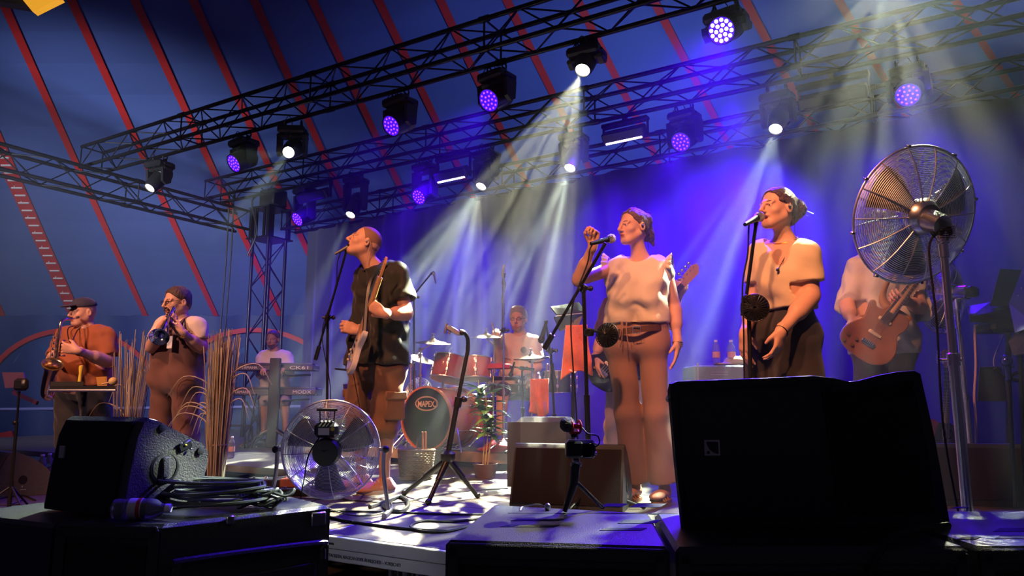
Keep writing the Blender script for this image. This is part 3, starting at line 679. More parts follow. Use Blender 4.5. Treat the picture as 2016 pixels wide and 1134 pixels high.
B.e(Q(0, -.112, -.015), (.038, .042, .060), HR, .025); B.c(Q(0, -.135, -.02), Q(.0, -.16, -.085), .026, .012, .02); B.c(Q(-.02, .03, .105), Q(.02, -.06, .115), .010, .016, .02); B.e(Q(0, -.09, .055), (.06, .04, .045), HR, .03)
finish(B, 'hair', M_HB, T, .006, amp=.003, sc=140, dirv=HR[:, 1])
mb = MB()
for i in range(34):
    a = rng.uniform(-1, 1, 3); p = Q(a[0]*.05, -.09+a[1]*.05, .05+a[2]*.06); d = HR@V(a[0]*.5, -.8, a[2]*.9); mb.tube(bez([p, p+d*.02, p+d*.04+V(0, 0, -.012)], 3), [.0011]*7, 4)
mb.build('loose_hair', M_HB, T)
M_CR = fabric('cream_jersey', (.66, .56, .46)); bl = shirt(T, J, F, M_CR, P(1245, 637, -.05), .022, 0, .06, .90, 0, .014, 1, drop=.0, amp=.011, seed=1.7, h=.0075, low=(0.0, 0, -1), name='blouse', neck=.075, neckdir=.1)
for q, sd in (('L', 1), ('R', -1)):                # ruffled cap sleeves
    a = J['sh'+q]; out = RT*sd; mb = MB()
    def rf(u, v, a=a, out=out, sd=sd):
        th = -1.9+3.6*u; r = .068+.030*v+.010*sin(u*60)*v; return a-out*.005+out*(.020+.034*v)+(F*sin(th)*.9+V(0, 0, 1)*cos(th))*r+V(0, 0, -.012*v)
    mb.grid(rf, 70, 4); o = mb.build('ruffle', M_CR, bl); md = o.modifiers.new('t', 'SOLIDIFY'); md.thickness = .003
M_TP = fabric('rose_brown_linen', (.33, .175, .14)); tr = trousers(T, J, F, M_TP, P(1247, 632, 0), (.086, .076, .078, .096), g=.92, fem=1, amp=.006, seed=.8, frac=.97, sc=24)
c = P(1250, 650, -.02); mb = MB(); X_ = np.cross(F, (0, 0, 1)); bp = [c+F*(.112*sin(a))+X_*(.168*cos(a))+V(0, 0, .020*cos(a)*-1-.01) for a in [2*pi*i/40 for i in range(40)]]
for i in range(40):
    p, q_ = bp[i], bp[(i+1) % 40]; u = V(0, 0, .019); o_ = nrm(p-c)*.004; mb.add([p-u, q_-u, q_+u, p+u, p-u+o_, q_-u+o_, q_+u+o_, p+u+o_], [(0, 1, 2, 3), (4, 7, 6, 5), (0, 4, 5, 1), (3, 2, 6, 7)])
be = mb.build('belt', mat('brown_leather', (.09, .04, .025), .5, noise=.2), T); mb = MB(); k_ = c+F*.124-X_*.03+V(0, 0, -.01); R_ = np.stack([X_, F, V(0, 0, 1)], 1); mb.tube([k_+R_@V(a, .003, b) for a, b in ((-.022, -.02), (.022, -.02), (.022, .02), (-.022, .02))], .0035, 6, True); mb.build('buckle', CHR, be)
mb = MB()
for i, x in enumerate((-.012, .012, .02)): p = k_+X_*(.07+x)+V(0, 0, .05); mb.tube(bez([p, p+F*.012+V(0, 0, -.05), p+X_*x*.5+F*.008+V(0, 0, -.13+.02*i)], 5), .0035, 5)
mb.build('drawstring', M_TP, tr)
for q in 'LR':
    an = J['an'+q]; f = view(-.5, -.8); B = Body(); foot_shape(B, V(*an), f, .02, .9); B.cut(V(an[0], an[1], .10), (0, 0, 1), .2); fo = finish(B, 'foot', SK, T, .007)
    mb = MB(); a = V(an[0], an[1], 0); R_ = np.stack([np.cross(f, (0, 0, 1)), f, V(0, 0, 1)], 1); mb.prism([a+R_@V(.046*cos(t), .055+.125*sin(t), .002) for t in [2*pi*i/20 for i in range(20)]], (0, 0, .02))
    for y in (.05, .09, .125): mb.tube(bez([a+R_@V(-.044, y, .02), a+R_@V(0, y+.01, .072-.2*(y-.05)), a+R_@V(.044, y, .02)], 5), .007, 6)
    mb.build('sandal', mat('tan_leather', (.35, .16, .07), .5), fo)
M_GLD = mat('gold', (.85, .5, .12), .25, .9); w_ = J['wrL']+V(0, 0, -.005)
for i in range(3): mb = MB(); mb.torus(w_+V(0, 0, -.008*i+.01), nrm(V(.1*i, .1, 1)), .030, .003, 24, 6); mb.build('bracelet', M_GLD, T)
in_ear(T, C, HR, 1, .97, BLP); in_ear(T, C, HR, -1, .97, BLP)
# ================================================================== singer on the right
D = 3.80; P = pj(D)
T = person('person in cream v-neck top and black skirt, dark hair in a bun', D, 1540, 0)
F = view(-.62, -.78); J = dict(head=P(1529, 412), neck=P(1547, 478, .02), shL=P(1588, 500, -.12), shR=P(1500, 497, .12), elL=P(1597, 582, -.16), wrL=P(1538, 652, -.30), elR=P(1487, 590, .10), wrR=P(1466, 660, -.04),
         hipL=P(1567, 660, -.08), hipR=P(1510, 660, .08), knL=P(1570, 820, -.06), knR=P(1505, 820, .08), anL=P(1570, 975, -.05), anR=P(1505, 960, .08))
HR = hframe(view(-.90, -.42, .10))
figure(T, J, F, HR, SK, fem=1, leg=.9, g=.97, chest=.022, hs=1.0, arm=1.08, jaw=1.0, h=.0062, mouth=.008,
       hands=(dict(d=view(-.2, .05, -1), nml=view(-.6, .7, 0), side=-1, curl=(.4, .45, .5, .55), spread=.3, thumb=.4), dict(d=view(-.1, -.1, -1), nml=view(.7, .3, 0), side=1, curl=(.3, .3, .35, .4), thumb=.3)))
M_HD = hairmat('dark_brown_hair', (.055, .025, .018)); B = Body(); C = J['head']; shade_hair(B, C, HR, 1., .009, .036, -.05); Q = lambda x, y, z: V(*C)+HR@V(x, y, z)
B.e(Q(0, -.145, .03), (.052, .050, .056), HR, .015); B.e(Q(0, -.10, -.02), (.045, .04, .05), HR, .03); B.c(Q(-.06, .03, .03), Q(-.03, -.1, .06), .008, .02, .02); B.c(Q(.06, .03, .03), Q(.03, -.1, .06), .008, .02, .02)
finish(B, 'hair', M_HD, T, .006, amp=.003, sc=140, dirv=HR[:, 1]); mb = MB()
for i in range(22):
    a = rng.uniform(-1, 1, 3); p = Q(a[0]*.03, -.16+a[1]*.03, .05+a[2]*.04); d = HR@V(a[0], -.3+a[1], a[2]); mb.tube(bez([p, p+d*.012, p+d*.022], 3), .001, 4)
mb.build('loose_hair', M_HD, T)
M_CR2 = fabric('cream_rib_knit', (.68, .52, .36)); tp = shirt(T, J, F, M_CR2, P(1535, 611, 0), .014, .68, .072, 1.0, 0, .024, 1, drop=-.06, amp=.005, seed=4.1, h=.0075, low=(0, 0, -1), name='top', vneck=.095, neck=.08, neckdir=.5, sw=1.0)
B = Body(); up = V(0, 0, 1)
for q in 'LR': h_ = J['hip'+q]; B.c(h_+up*.14, h_, .092, .115, .06); B.c(h_, h_-up*.42, .115, .15, .06)
B.cut(P(1535, 600), up, .3); B.cut(V(*(J['hipL']+J['hipR'])/2)-up*.40, -up, .5)
finish(B, 'skirt', fabric('black_chiffon', (.022, .018, .022)), T, .010, amp=.008, sc=26, seed=5)
for q in 'LR': shoe(T, J['an'+q], view(-.6, -.7), 0.0, BLP, RUB, .9)
mb = MB(); mb.torus(J['neck']+V(0, 0, .012)+F*.012, nrm(V(0, 0, 1)+F*.45), .066, .0035, 36, 6); mb.build('necklace', M_GLD, T)
mb = MB(); s_ = J['neck']+F*.16+V(0, 0, -.17); mb.tube(bez([Q(.07, -.02, -.05), J['neck']+F*.08+RT*.05, J['neck']+F*.13+V(0, 0, -.10)+RT*.03, s_]), .002, 5); mb.ell(s_, (.009, .009, .009)); mb.build('earphone_cable', BLP, T)
mb = MB(); mb.torus(J['wrL'], J['wrL']-J['elL'], .033, .003, 24, 6); mb.build('bracelet', BLP, T); in_ear(T, C, HR, 1, 1, BLP); in_ear(T, C, HR, -1, 1, BLP)
# ================================================================== guitarist behind the big fan
D = 4.5; P = pj(D)
T = person('person in white rolled-sleeve shirt playing brown guitar behind the big fan', D, 1738, 0)
F = view(-.25, -.97); J = dict(head=P(1732, 452), neck=P(1736, 508, .02), shL=P(1788, 526, -.02), shR=P(1688, 526, .04), elL=P(1813, 605, -.04), wrL=P(1782, 592, -.26), elR=P(1667, 600, -.02), wrR=P(1680, 640, -.20),
         hipL=P(1768, 688, 0), hipR=P(1712, 688, .02), knL=P(1775, 822, -.04), knR=P(1706, 822, -.02), anL=P(1780, 955, 0), anR=P(1702, 955, .02))
HR = hframe(view(-.3, -.9, -.15)); figure(T, J, F, HR, SK, leg=.8, h=.007,
    hands=(dict(d=view(-.6, -.5, -.1), nml=view(0, .6, .8), side=-1, curl=(1, 1, 1, 1), thumb=.3), dict(d=view(.55, -.2, .1), nml=view(0, 1, 0), side=1, curl=(.7, .8, .9, 1), thumb=.6)))
B = Body(); shade_hair(B, J['head'], HR, 1, .012, .05, -.03); B.e(V(*J['head'])+HR@V(0, .01, .09), (.088, .11, .035), HR, .02); finish(B, 'hair', M_HD, T, .008, amp=.002, sc=100)
shirt(T, J, F, fabric('white_linen', (.62, .55, .50)), P(1740, 697, 0), .022, .98, .066, drop=.04, amp=.011, seed=7, h=.009, low=(0, 0, -1), name='shirt', neck=.06)
M_KH = fabric('khaki_cotton', (.25, .17, .11)); trousers(T, J, F, M_KH, P(1740, 680), (.094, .08, .072, .072), amp=.008, seed=3, frac=.95)
for q in 'LR': shoe(T, J['an'+q], F, 0, BLP, RUB)
GTR = dict(J=J, P=P, F=F)
# ================================================================== trumpeter
D = 5.4; P = pj(D); ZL = -.34
T = person('person in brown dungarees and white tee playing a silver trumpet', D, 345, ZL)
F = view(-.55, -.83); J = dict(head=P(348, 595), neck=P(357, 630, .02), shL=P(389, 643, -.08), shR=P(324, 641, .10), elL=P(397, 685, -.10), wrL=P(357, 654, -.26), elR=P(299, 684, -.04), wrR=P(317, 644, -.24),
         hipL=P(366, 748, -.04), hipR=P(328, 748, .06), knL=P(366, 860, -.08), knR=P(316, 860, .0), anL=P(368, 965, -.02), anR=P(308, 965, .08))
HR = hframe(view(-.55, -.83, -.12)); brow = M_HD
figure(T, J, F, HR, SK, h=.0075, arm=1.05, leg=.85, g=.98, hands=(dict(d=view(-.75, -.3, .35), nml=view(.2, .9, .2), side=-1, curl=(.9, .9, 1, 1.1), thumb=.5), dict(d=view(.45, -.3, .7), nml=view(.6, .3, -.3), side=1, curl=(.9, 1, 1, 1.1), thumb=.5)), brow=brow)
B = Body(); shade_hair(B, J['head'], HR, 1, .010, .045, -.045); finish(B, 'hair', M_HD, T, .0065, amp=.002, sc=100)
B = Body(); C = J['head']; Q = lambda x, y, z: V(*C)+HR@V(x, y, z); B.c(Q(-.022, .088, -.050), Q(.022, .088, -.050), .006); B.c(Q(-.026, .082, -.058), Q(-.022, .078, -.08), .005); B.c(Q(.026, .082, -.058), Q(.022, .078, -.08), .005); B.e(Q(0, .072, -.098), (.022, .014, .012), HR); finish(B, 'beard', M_HD, T, .004)
glasses(T, C, HR)
wt = shirt(T, J, F, fabric('white_cotton', (.62, .52, .45)), P(345, 716), .010, .62, .074, drop=.0, amp=.007, seed=9)
M_DG = fabric('brown_corduroy', (.13, .055, .045)); B = Body(); torso_shape(B, J, F, .96, 0, 0, .034); up = V(0, 0, 1)
B.cut(P(345, 662, 0), nrm(up*.9-F*.25), .34)
for q in 'LR':
    B.c(J['hip'+q]+up*.02, J['kn'+q], .100, .090, .03); B.c(J['kn'+q], J['an'+q], .088, .084, .03)
B.cut(J['anL'], (0, 0, -1), .15); B.cut(J['anR'], (0, 0, -1), .15)
dg = finish(B, 'dungarees', M_DG, T, .009, amp=.010, sc=34, seed=2)
for s_ in (.22, .78):
    a = J['shL']*(1-s_)+J['shR']*s_; mb = MB(); q0 = a+F*.135+V(0, 0, -.10); pts = bez([q0, a+F*.09+V(0, 0, .01), a+F*.0+V(0, 0, .075), a-F*.10+V(0, 0, -.02), a-F*.135+V(0, 0, -.2)], 6); X_ = np.cross(F, (0, 0, 1))*.019; o_ = len(pts)
    mb.add([p+X_ for p in pts]+[p-X_ for p in pts], [(i, i+1, o_+i+1, o_+i) for i in range(o_-1)]); st = mb.build('strap', M_DG, dg); md = st.modifiers.new('s', 'SOLIDIFY'); md.thickness = .006
    mb = MB(); mb.box(q0+F*.008, (.045, .008, .03), np.stack([nrm(X_), F, up], 1)); mb.build('buckle', CHR, dg)
mb = MB(); c = P(334, 674, -.20); mb.box(c, (.065, .004, .09), np.stack([nrm(np.cross(F, up)), F, up], 1), .002); bg = mb.build('badge', mat('white_card', (.75, .72, .75), .4), T)
mb = MB(); mb.tube(bez([J['neck']+F*.0+RT*.05+V(0, 0, .02), J['neck']+F*.10+V(0, 0, -.03), c+V(0, 0, .05)], 6), .004, 5); mb.build('lanyard', BLP, bg)
band(T, J['wrL']-nrm(J['wrL']-J['elL'])*.015, J['wrL']-J['elL'], .034, .03, M_GLD, 'watch')
for q in 'LR': shoe(T, J['an'+q], F, ZL, BLP, RUB)
TPT = dict(J=J, P=P, F=F)
# ================================================================== saxophonist
D = 6.0; P = pj(D)
T = person('heavy-set person in rust tee and dark cap playing a saxophone', D, 165, ZL)
F = view(-.50, -.85); J = dict(head=P(162, 615), neck=P(170, 648, .02), shL=P(207, 664, -.08), shR=P(132, 662, .12), elL=P(214, 712, -.14), wrL=P(151, 690, -.44), elR=P(106, 712, -.02), wrR=P(103, 700, -.40),
         hipL=P(190, 765, -.05), hipR=P(140, 765, .08), knL=P(190, 868, -.08), knR=P(138, 868, .02), anL=P(192, 975, -.02), anR=P(134, 975, .08))
HR = hframe(view(-.45, -.85, -.08)); figure(T, J, F, HR, SK, h=.008, g=1.22, belly=.10, arm=1.18, jaw=1.15, hs=1.02,
    hands=(dict(d=view(-.9, -.2, .2), nml=view(.1, .9, .2), side=-1, curl=(.7, .7, .8, .8), thumb=.4), dict(d=view(.5, -.4, .2), nml=view(.4, .6, 0), side=1, curl=(.8, .8, .9, 1), thumb=.5)))
C = J['head']; Q = lambda x, y, z: V(*C)+HR@V(x, y, z); B = Body(); B.e(Q(0, -.014, .055), (.086, .104, .075), HR); B.cut(Q(0, 0, .045), HR@V(0, -.1, -1), .2); M_CAP = fabric('navy_twill', (.03, .03, .07))
cp = finish(B, 'cap', M_CAP, T, .006); B = Body(); B.e(Q(0, .12, .052), (.068, .055, .010), HR@rotx(-.12)); finish(B, 'cap_brim', M_CAP, cp, .006)
M_RU = fabric('rust_cotton', (.30, .085, .035)); shirt(T, J, F, M_RU, P(165, 760), .022, .80, .088, g=1.22, belly=.10, drop=.02, amp=.009, seed=12, h=.010, low=(0, 0, -1), neck=.062, neckdir=.15)
trousers(T, J, F, fabric('black_shorts_cloth', (.02, .02, .025)), P(165, 750), (.125, .115, .10, .10), g=1.2, amp=.008, frac=-1, name='shorts')
for q in 'LR': shoe(T, J['an'+q], F, ZL, BLP, RUB)
band(T, J['wrL']-nrm(J['wrL']-J['elL'])*.03, J['wrL']-J['elL'], .036, .016, mat('orange_band', (.7, .28, .1), .5))
mb = MB(); n_ = J['neck']; k_ = P(140, 675, -.34); mb.tube(bez([n_+V(0, 0, .04)-F*.03+RT*.07, n_+F*.10+RT*.045+V(0, 0, .0), k_, n_+F*.09-RT*.06+V(0, 0, .0), n_+V(0, 0, .04)-F*.03-RT*.06], 6), .0045, 5); mb.build('neck_strap', BLP, T)
SAX = dict(J=J, P=P, F=F)
# ================================================================== drummer
D = 7.0; P = pj(D)
T = person('person with beard and glasses in pale tee seated behind the drum kit', D, 1022, RZ)
F = view(-.22, -.97); J = dict(head=P(1020, 628), neck=P(1024, 659, .02), shL=P(1051, 674, 0), shR=P(995, 673, .04), elL=P(1060, 722, -.02), wrL=P(1022, 738, -.22), elR=P(984, 714, -.06), wrR=P(978, 672, -.20),
         hipL=P(1040, 765, 0), hipR=P(1004, 765, .04), knL=P(1062, 768, -.42), knR=P(990, 768, -.38), anL=P(1066, 850, -.46), anR=P(984, 850, -.42))
HR = hframe(view(-.25, -.95, -.1)); figure(T, J, F, HR, SK, h=.008, brow=hairmat('ginger_hair', (.28, .11, .05)), hands=(dict(d=view(-.7, -.3, -.2), nml=view(0, 0, -1), side=-1, curl=(1, 1, 1, 1)), dict(d=view(-.1, -.1, 1), nml=view(.3, .9, 0), side=1, curl=(1, 1.1, 1.1, 1.1))))
M_GI = MATS['ginger_hair']; B = Body(); shade_hair(B, J['head'], HR, 1, .014, .045, -.03, ); B.e(V(*J['head'])+HR@V(0, .02, .105), (.06, .06, .025), HR, .03); finish(B, 'hair', hairmat('grey_blond_hair', (.30, .22, .20)), T, .008, amp=.003, sc=90)
C = J['head']; Q = lambda x, y, z: V(*C)+HR@V(x, y, z); B = Body(); B.e(Q(0, .052, -.088), (.042, .040, .034), HR, .02); B.c(Q(-.058, .02, -.04), Q(-.03, .06, -.085), .014); B.c(Q(.058, .02, -.04), Q(.03, .06, -.085), .014); B.sub(Q(0, .1, -.058), (.02, .03, .008), HR, .005); finish(B, 'beard', M_GI, T, .006, amp=.002, sc=120); glasses(T, C, HR)
pt = shirt(T, J, F, fabric('pink_white_cotton', (.62, .44, .40)), P(1022, 768), .016, .80, .076, drop=.04, amp=.008, seed=15)
trousers(T, J, F, fabric('dark_shorts', (.03, .03, .06)), P(1022, 758), (.09, .075, .06, .06), frac=-1, name='shorts')
mb = MB(); c = P(1031, 689, -.135); mb.lathe(c, F, [(.031, 0), (.031, .003)], 24); mb.box(c+F*.005, (.04, .004, .018), np.stack([nrm(np.cross(F, (0, 0, 1))), F, V(0, 0, 1)], 1)); mb.build('chest_print', mat('dark_print', (.05, .02, .04), .6), pt)
for q in 'LR': shoe(T, J['an'+q]-V(0, 0, .0), F, RZ, BLP, RUB)
mb = MB(); mb.rod(J['wrR']+V(0, 0, .02), P(968, 636, -.3), .007, 6); tag(mb.build('drumstick', mat('maple_wood', (.55, .36, .2), .5), None), 'wooden drumstick raised in the drummer\'s hand', 'drumstick')
DRM = dict(J=J, P=P, F=F)
# ================================================================== keyboard player
D = 9.4; P = pj(D)
T = person('person with dark beard in white tee seated behind two keyboards', D, 540, 0)
F = view(-.05, -1); J = dict(head=P(537, 668), neck=P(541, 691, .02), shL=P(565, 702, 0), shR=P(517, 702, .02), elL=P(574, 738, -.05), wrL=P(560, 726, -.34), elR=P(510, 738, -.05), wrR=P(522, 727, -.34),
         hipL=P(554, 785, 0), hipR=P(528, 785, .02), knL=P(560, 790, -.42), knR=P(522, 790, -.42), anL=P(562, 852, -.40), anR=P(520, 852, -.40))
HR = hframe(view(-.1, -.97, -.15)); figure(T, J, F, HR, SK3, h=.009, hands=(dict(d=view(-.1, -.9, -.1), nml=view(0, 0, -1), side=-1), dict(d=view(.1, -.9, -.1), nml=view(0, 0, -1), side=1)))
B = Body(); shade_hair(B, J['head'], HR, 1, .008, .04, -.03); finish(B, 'hair', M_HD, T, .008)
C = J['head']; Q = lambda x, y, z: V(*C)+HR@V(x, y, z); B = Body(); B.e(Q(0, .052, -.085), (.045, .042, .036), HR, .02); B.c(Q(-.06, .01, -.03), Q(-.03, .06, -.08), .014); B.c(Q(.06, .01, -.03), Q(.03, .06, -.08), .014); B.sub(Q(0, .1, -.06), (.018, .03, .007), HR, .005); finish(B, 'beard', M_HD, T, .007)
shirt(T, J, F, fabric('white_cotton', (.62, .52, .45)), P(540, 800), .02, .75, .074, drop=.04, amp=.008, seed=19, h=.010)
trousers(T, J, F, fabric('grey_shorts', (.2, .16, .17)), P(540, 780), (.09, .075, .06, .06), frac=-1, name='shorts', h=.011)
for q in 'LR': shoe(T, J['an'+q], F, 0, BLP, RUB)
# ================================================================== bass player, mostly hidden
D = 5.5; P = pj(D)
T = person('person in dark tee and pale trousers, mostly hidden, playing bass', D, 1240, 0)
F = view(.1, -1); J = dict(head=P(1254, 548), neck=P(1252, 585, .02), shL=P(1300, 604, 0), shR=P(1203, 604, .0), elL=P(1325, 640, -.08), wrL=P(1336, 580, -.26), elR=P(1183, 672, -.04), wrR=P(1172, 704, -.22),
         hipL=P(1266, 740, 0), hipR=P(1224, 740, 0), knL=P(1262, 838, -.04), knR=P(1212, 838, -.04), anL=P(1270, 925, 0), anR=P(1210, 925, 0))
HR = hframe(view(0, -1)); figure(T, J, F, HR, SK, leg=.8, h=.009, hands=(dict(d=view(.1, -.2, 1), nml=view(.3, .9, 0), side=-1, curl=(1, 1, 1, 1)), dict(d=view(.05, -.15, -1), nml=view(.9, .6, 0), side=1, curl=(.3, .35, .4, .5))))
B = Body(); shade_hair(B, J['head'], HR, .97, .008, .04, -.03); finish(B, 'hair', M_HD, T, .009)
shirt(T, J, F, fabric('plum_cotton', (.055, .022, .045)), P(1240, 742), .022, .78, .078, drop=.04, amp=.009, seed=21, h=.010)
trousers(T, J, F, fabric('pale_chino', (.55, .43, .38)), P(1240, 728), (.105, .09, .085, .085), amp=.008, seed=5, frac=.97)
for q in 'LR': shoe(T, J['an'+q], F, 0, mat('white_rubber', (.75, .72, .68), .5), RUB)
BAS = dict(J=J, P=P, F=F)

# ================================================================== musical instruments
M_WHG = mat('white_lacquer', (.72, .68, .66), .2, coat=.5); M_MAP = mat('maple_neck', (.55, .30, .12), .35, noise=.15, nscale=20); M_ROS = mat('dark_fretboard', (.05, .025, .02), .5); M_BRW = mat('brown_stained_maple', (.24, .10, .055), .25, noise=.35, nscale=9, coat=.5)
M_STRG = mat('steel_string', (.7, .7, .7), .3, 1.)
STRAT = [(-.02, .0), (.0, .10), (.05, .155), (.12, .165), (.19, .125), (.25, .115), (.31, .145), (.37, .165), (.40, .145), (.36, .10), (.33, .05), (.33, -.04), (.36, -.09), (.35, -.125), (.31, -.125), (.25, -.10), (.19, -.11), (.13, -.155), (.06, -.16), (.01, -.11)]
LPB = [(-.01, 0), (.0, .09), (.05, .155), (.12, .17), (.18, .145), (.23, .115), (.29, .13), (.345, .115), (.36, .07), (.35, .03), (.36, -.03), (.33, -.05), (.32, -.085), (.345, -.115), (.33, -.135), (.28, -.12), (.22, -.11), (.17, -.14), (.11, -.165), (.04, -.15), (0, -.09)]
def guitar(name, label, cat, origin, axis, face, outline, mbody, scale=1., neck=.62, bass=False, guard=None, board=None, headlen=.17, hollow=0.):
    """origin = strap-button end; axis runs up the neck; face is the outward normal of the top"""
    a = nrm(axis); f = nrm(V(*face)-a*np.dot(V(*face), a)); s = np.cross(a, f); O = V(*origin); L = lambda x, y, z: O+(a*x+s*y+f*z)*scale
    T = thing(name, label, cat, O)
    n_ = len(outline); pts = []; P_ = [V(x, y, 0) for x, y in outline]
    P_ = bez(P_+[P_[0]], 4)[:-1]
    mb = MB(); cen = sum(P_)/len(P_); rings = [(-.022, .965), (-.018, 1.), (.018, 1.), (.022, .965)]; m_ = len(P_); vs = []
    for z, k in rings: vs += [L(*(cen+(p-cen)*k)[:2], z) for p in P_]
    fs = [(j*m_+i, j*m_+(i+1) % m_, (j+1)*m_+(i+1) % m_, (j+1)*m_+i) for j in range(3) for i in range(m_)]+[tuple(range(m_))[::-1], tuple(range(3*m_, 4*m_))]
    mb.add(vs, fs); mb.build('body', mbody, T, angle=30)
    if guard:
        mb = MB(); gp = [V(x, y, 0) for x, y in ((.10, .02), (.12, .12), (.2, .10), (.28, .10), (.33, .04), (.33, -.05), (.27, -.075), (.2, -.085), (.12, -.12), (.08, -.10))]; gp = bez(gp+[gp[0]], 3)[:-1]; mb.prism([L(p[0], p[1], .0225) for p in gp], f*.002*scale); mb.build('pickguard', guard, T, False)
    x0 = .33; x1 = x0+neck-.13; w0, w1 = .028, .021
    mb = MB(); mb.prism([L(x0-.06, -w0, .012), L(x1, -w1, .012), L(x1, w1, .012), L(x0-.06, w0, .012)], f*.018*scale); mb.tube([L(x0, 0, .012), L(x1, 0, .012)], [.026*scale, .020*scale], 10); nk = mb.build('neck', M_MAP, T)
    mb = MB(); mb.prism([L(x0-.07, -w0, .030), L(x1, -w1, .030), L(x1, w1, .030), L(x0-.07, w0, .030)], f*.004*scale); fb = mb.build('fretboard', board or M_MAP, T, False)
    mb = MB(); sc_ = x1-.12; 
    for i in range(1, 21): x = x1-(x1-.12)*(1-2**(-i/12)); mb.rod(L(x, -w0*.9, .0345), L(x, w0*.9, .0345), .0012*scale, 4)
    mb.build('fret', STL, fb)
    mb = MB(); h_ = headlen; hp = [(x1, -w1), (x1+.03, -.026), (x1+.05, -.045), (x1+h_*.8, -.05), (x1+h_, -.03), (x1+h_*.95, .0), (x1+h_*.75, .03), (x1+.04, .028), (x1, w1)] if not (board is M_ROS and not bass and guard is None) else [(x1, -w1), (x1+.03, -.035), (x1+h_, -.045), (x1+h_, .045), (x1+.03, .035), (x1, w1)]
    mb.prism([L(x, y, .006) for x, y in hp], f*.016*scale); hd = mb.build('headstock', M_MAP if mbody is not M_BRW else mbody, T)
    ns = 4 if bass else 6
    for i in range(ns):
        x = x1+.045+i*(h_*.75/ns); mb = MB(); mb.rod(L(x, -.03, .02), L(x, -.03, .034), .004*scale); mb.rod(L(x, -.045, .012), L(x, -.066, .012), .003*scale); mb.ell(L(x, -.074, .012), V(.010, .010, .006)*scale*(1.4 if bass else 1), np.stack([a, s, f], 1), 10, 6); mb.build('tuning_peg', CHR, hd)
    mb = MB(); mb.box(L(.10, 0, .027), V(.03, .085, .012)*scale, np.stack([a, s, f], 1), .002); mb.build('bridge', CHR, T)
    for x in (.16, .215, .27) if guard else (.17, .27): mb = MB(); mb.box(L(x, 0, .026), V(.022, .085, .010)*scale, np.stack([a, s, f], 1), .004); mb.build('pickup', mat('cream_plastic', (.6, .5, .35), .4) if not guard else BLP, T)
    for i in range(3 if guard else 4): x = (.05+.04*i) if guard else (.04+.045*(i % 2)); y = (-.09-.012*i) if guard else (-.07-.055*(i//2)); mb = MB(); mb.lathe(L(x, y, .022), f, [(.011*scale, 0), (.010*scale, .014*scale)], 14); mb.build('knob', M_GLD if not guard else mat('cream_plastic', (.6, .5, .35), .4), T)
    mb = MB()
    for i in range(ns): y = (-1+2*i/(ns-1)); mb.rod(L(.10, y*.026, .035), L(x1+.01, y*.016, .037), .0008*scale, 4)
    mb.build('strings', M_STRG, T)
    return T, L
J, P = LEAD['J'], LEAD['P']
o = P(688, 728, -.27); tip = P(765, 508, -.40); ax = tip-o; sc_ = np.linalg.norm(ax)/.99
g, L = guitar('electric_guitar', 'white electric guitar with maple neck held almost upright by the lead singer', 'guitar', o, ax, view(-.92, -.34, .2), STRAT, M_WHG, sc_, guard=mat('white_pickguard', (.6, .58, .55), .4))
mb = MB(); mb.tube(bez([L(.0, 0, 0), P(716, 690, .25), P(745, 600, .26), P(778, 530, .02), P(757, 520, -.14), P(728, 560, -.30), L(.37, .14, 0)], 8), .016, 6); mb.build('strap', BLP, g)
mb = MB(); mb.rod(P(659, 726, -.25), P(684, 729, -.2), .006, 8); mb.tube(bez([L(.02, -.05, -.01), P(700, 760, -.2), P(716, 860, -.1), V(*P(712, 960, -.1)[:2], .01)], 8), .003, 5); mb.build('guitar_lead', BLP, g)
J, P = GTR['J'], GTR['P']
o = P(1688, 700, -.24); tip = P(1790, 566, -.32); ax = tip-o
g, L = guitar('electric_guitar', 'brown single-cut electric guitar held by the person in the white shirt', 'guitar', o, ax, view(-.1, -1, .1), LPB, M_BRW, .95, board=M_ROS, neck=.60)
mb = MB(); pts = bez([L(.35, .12, 0), P(1738, 590, -.20), P(1762, 530, -.16), P(1768, 504, -.02), P(1765, 530, .16)], 8); sd = nrm(view(.8, 0, .5))*.028; k_ = len(pts)
mb.add([p+sd for p in pts]+[p-sd for p in pts], [(i, i+1, k_+i+1, k_+i) for i in range(k_-1)]); st = mb.build('strap', mat('tan_strap', (.30, .15, .07), .6), g); md = st.modifiers.new('s', 'SOLIDIFY'); md.thickness = .005
J, P = BAS['J'], BAS['P']
o = P(1170, 752, -.24); tip = P(1352, 552, -.30)
g, L = guitar('bass_guitar', 'black bass guitar with its headstock showing beside the middle singer\'s shoulder', 'bass guitar', o, tip-o, view(0, -1, .1), STRAT, mat('black_lacquer', (.02, .02, .03), .15, coat=.5), .98, board=M_ROS, neck=.78, bass=True, headlen=.19)
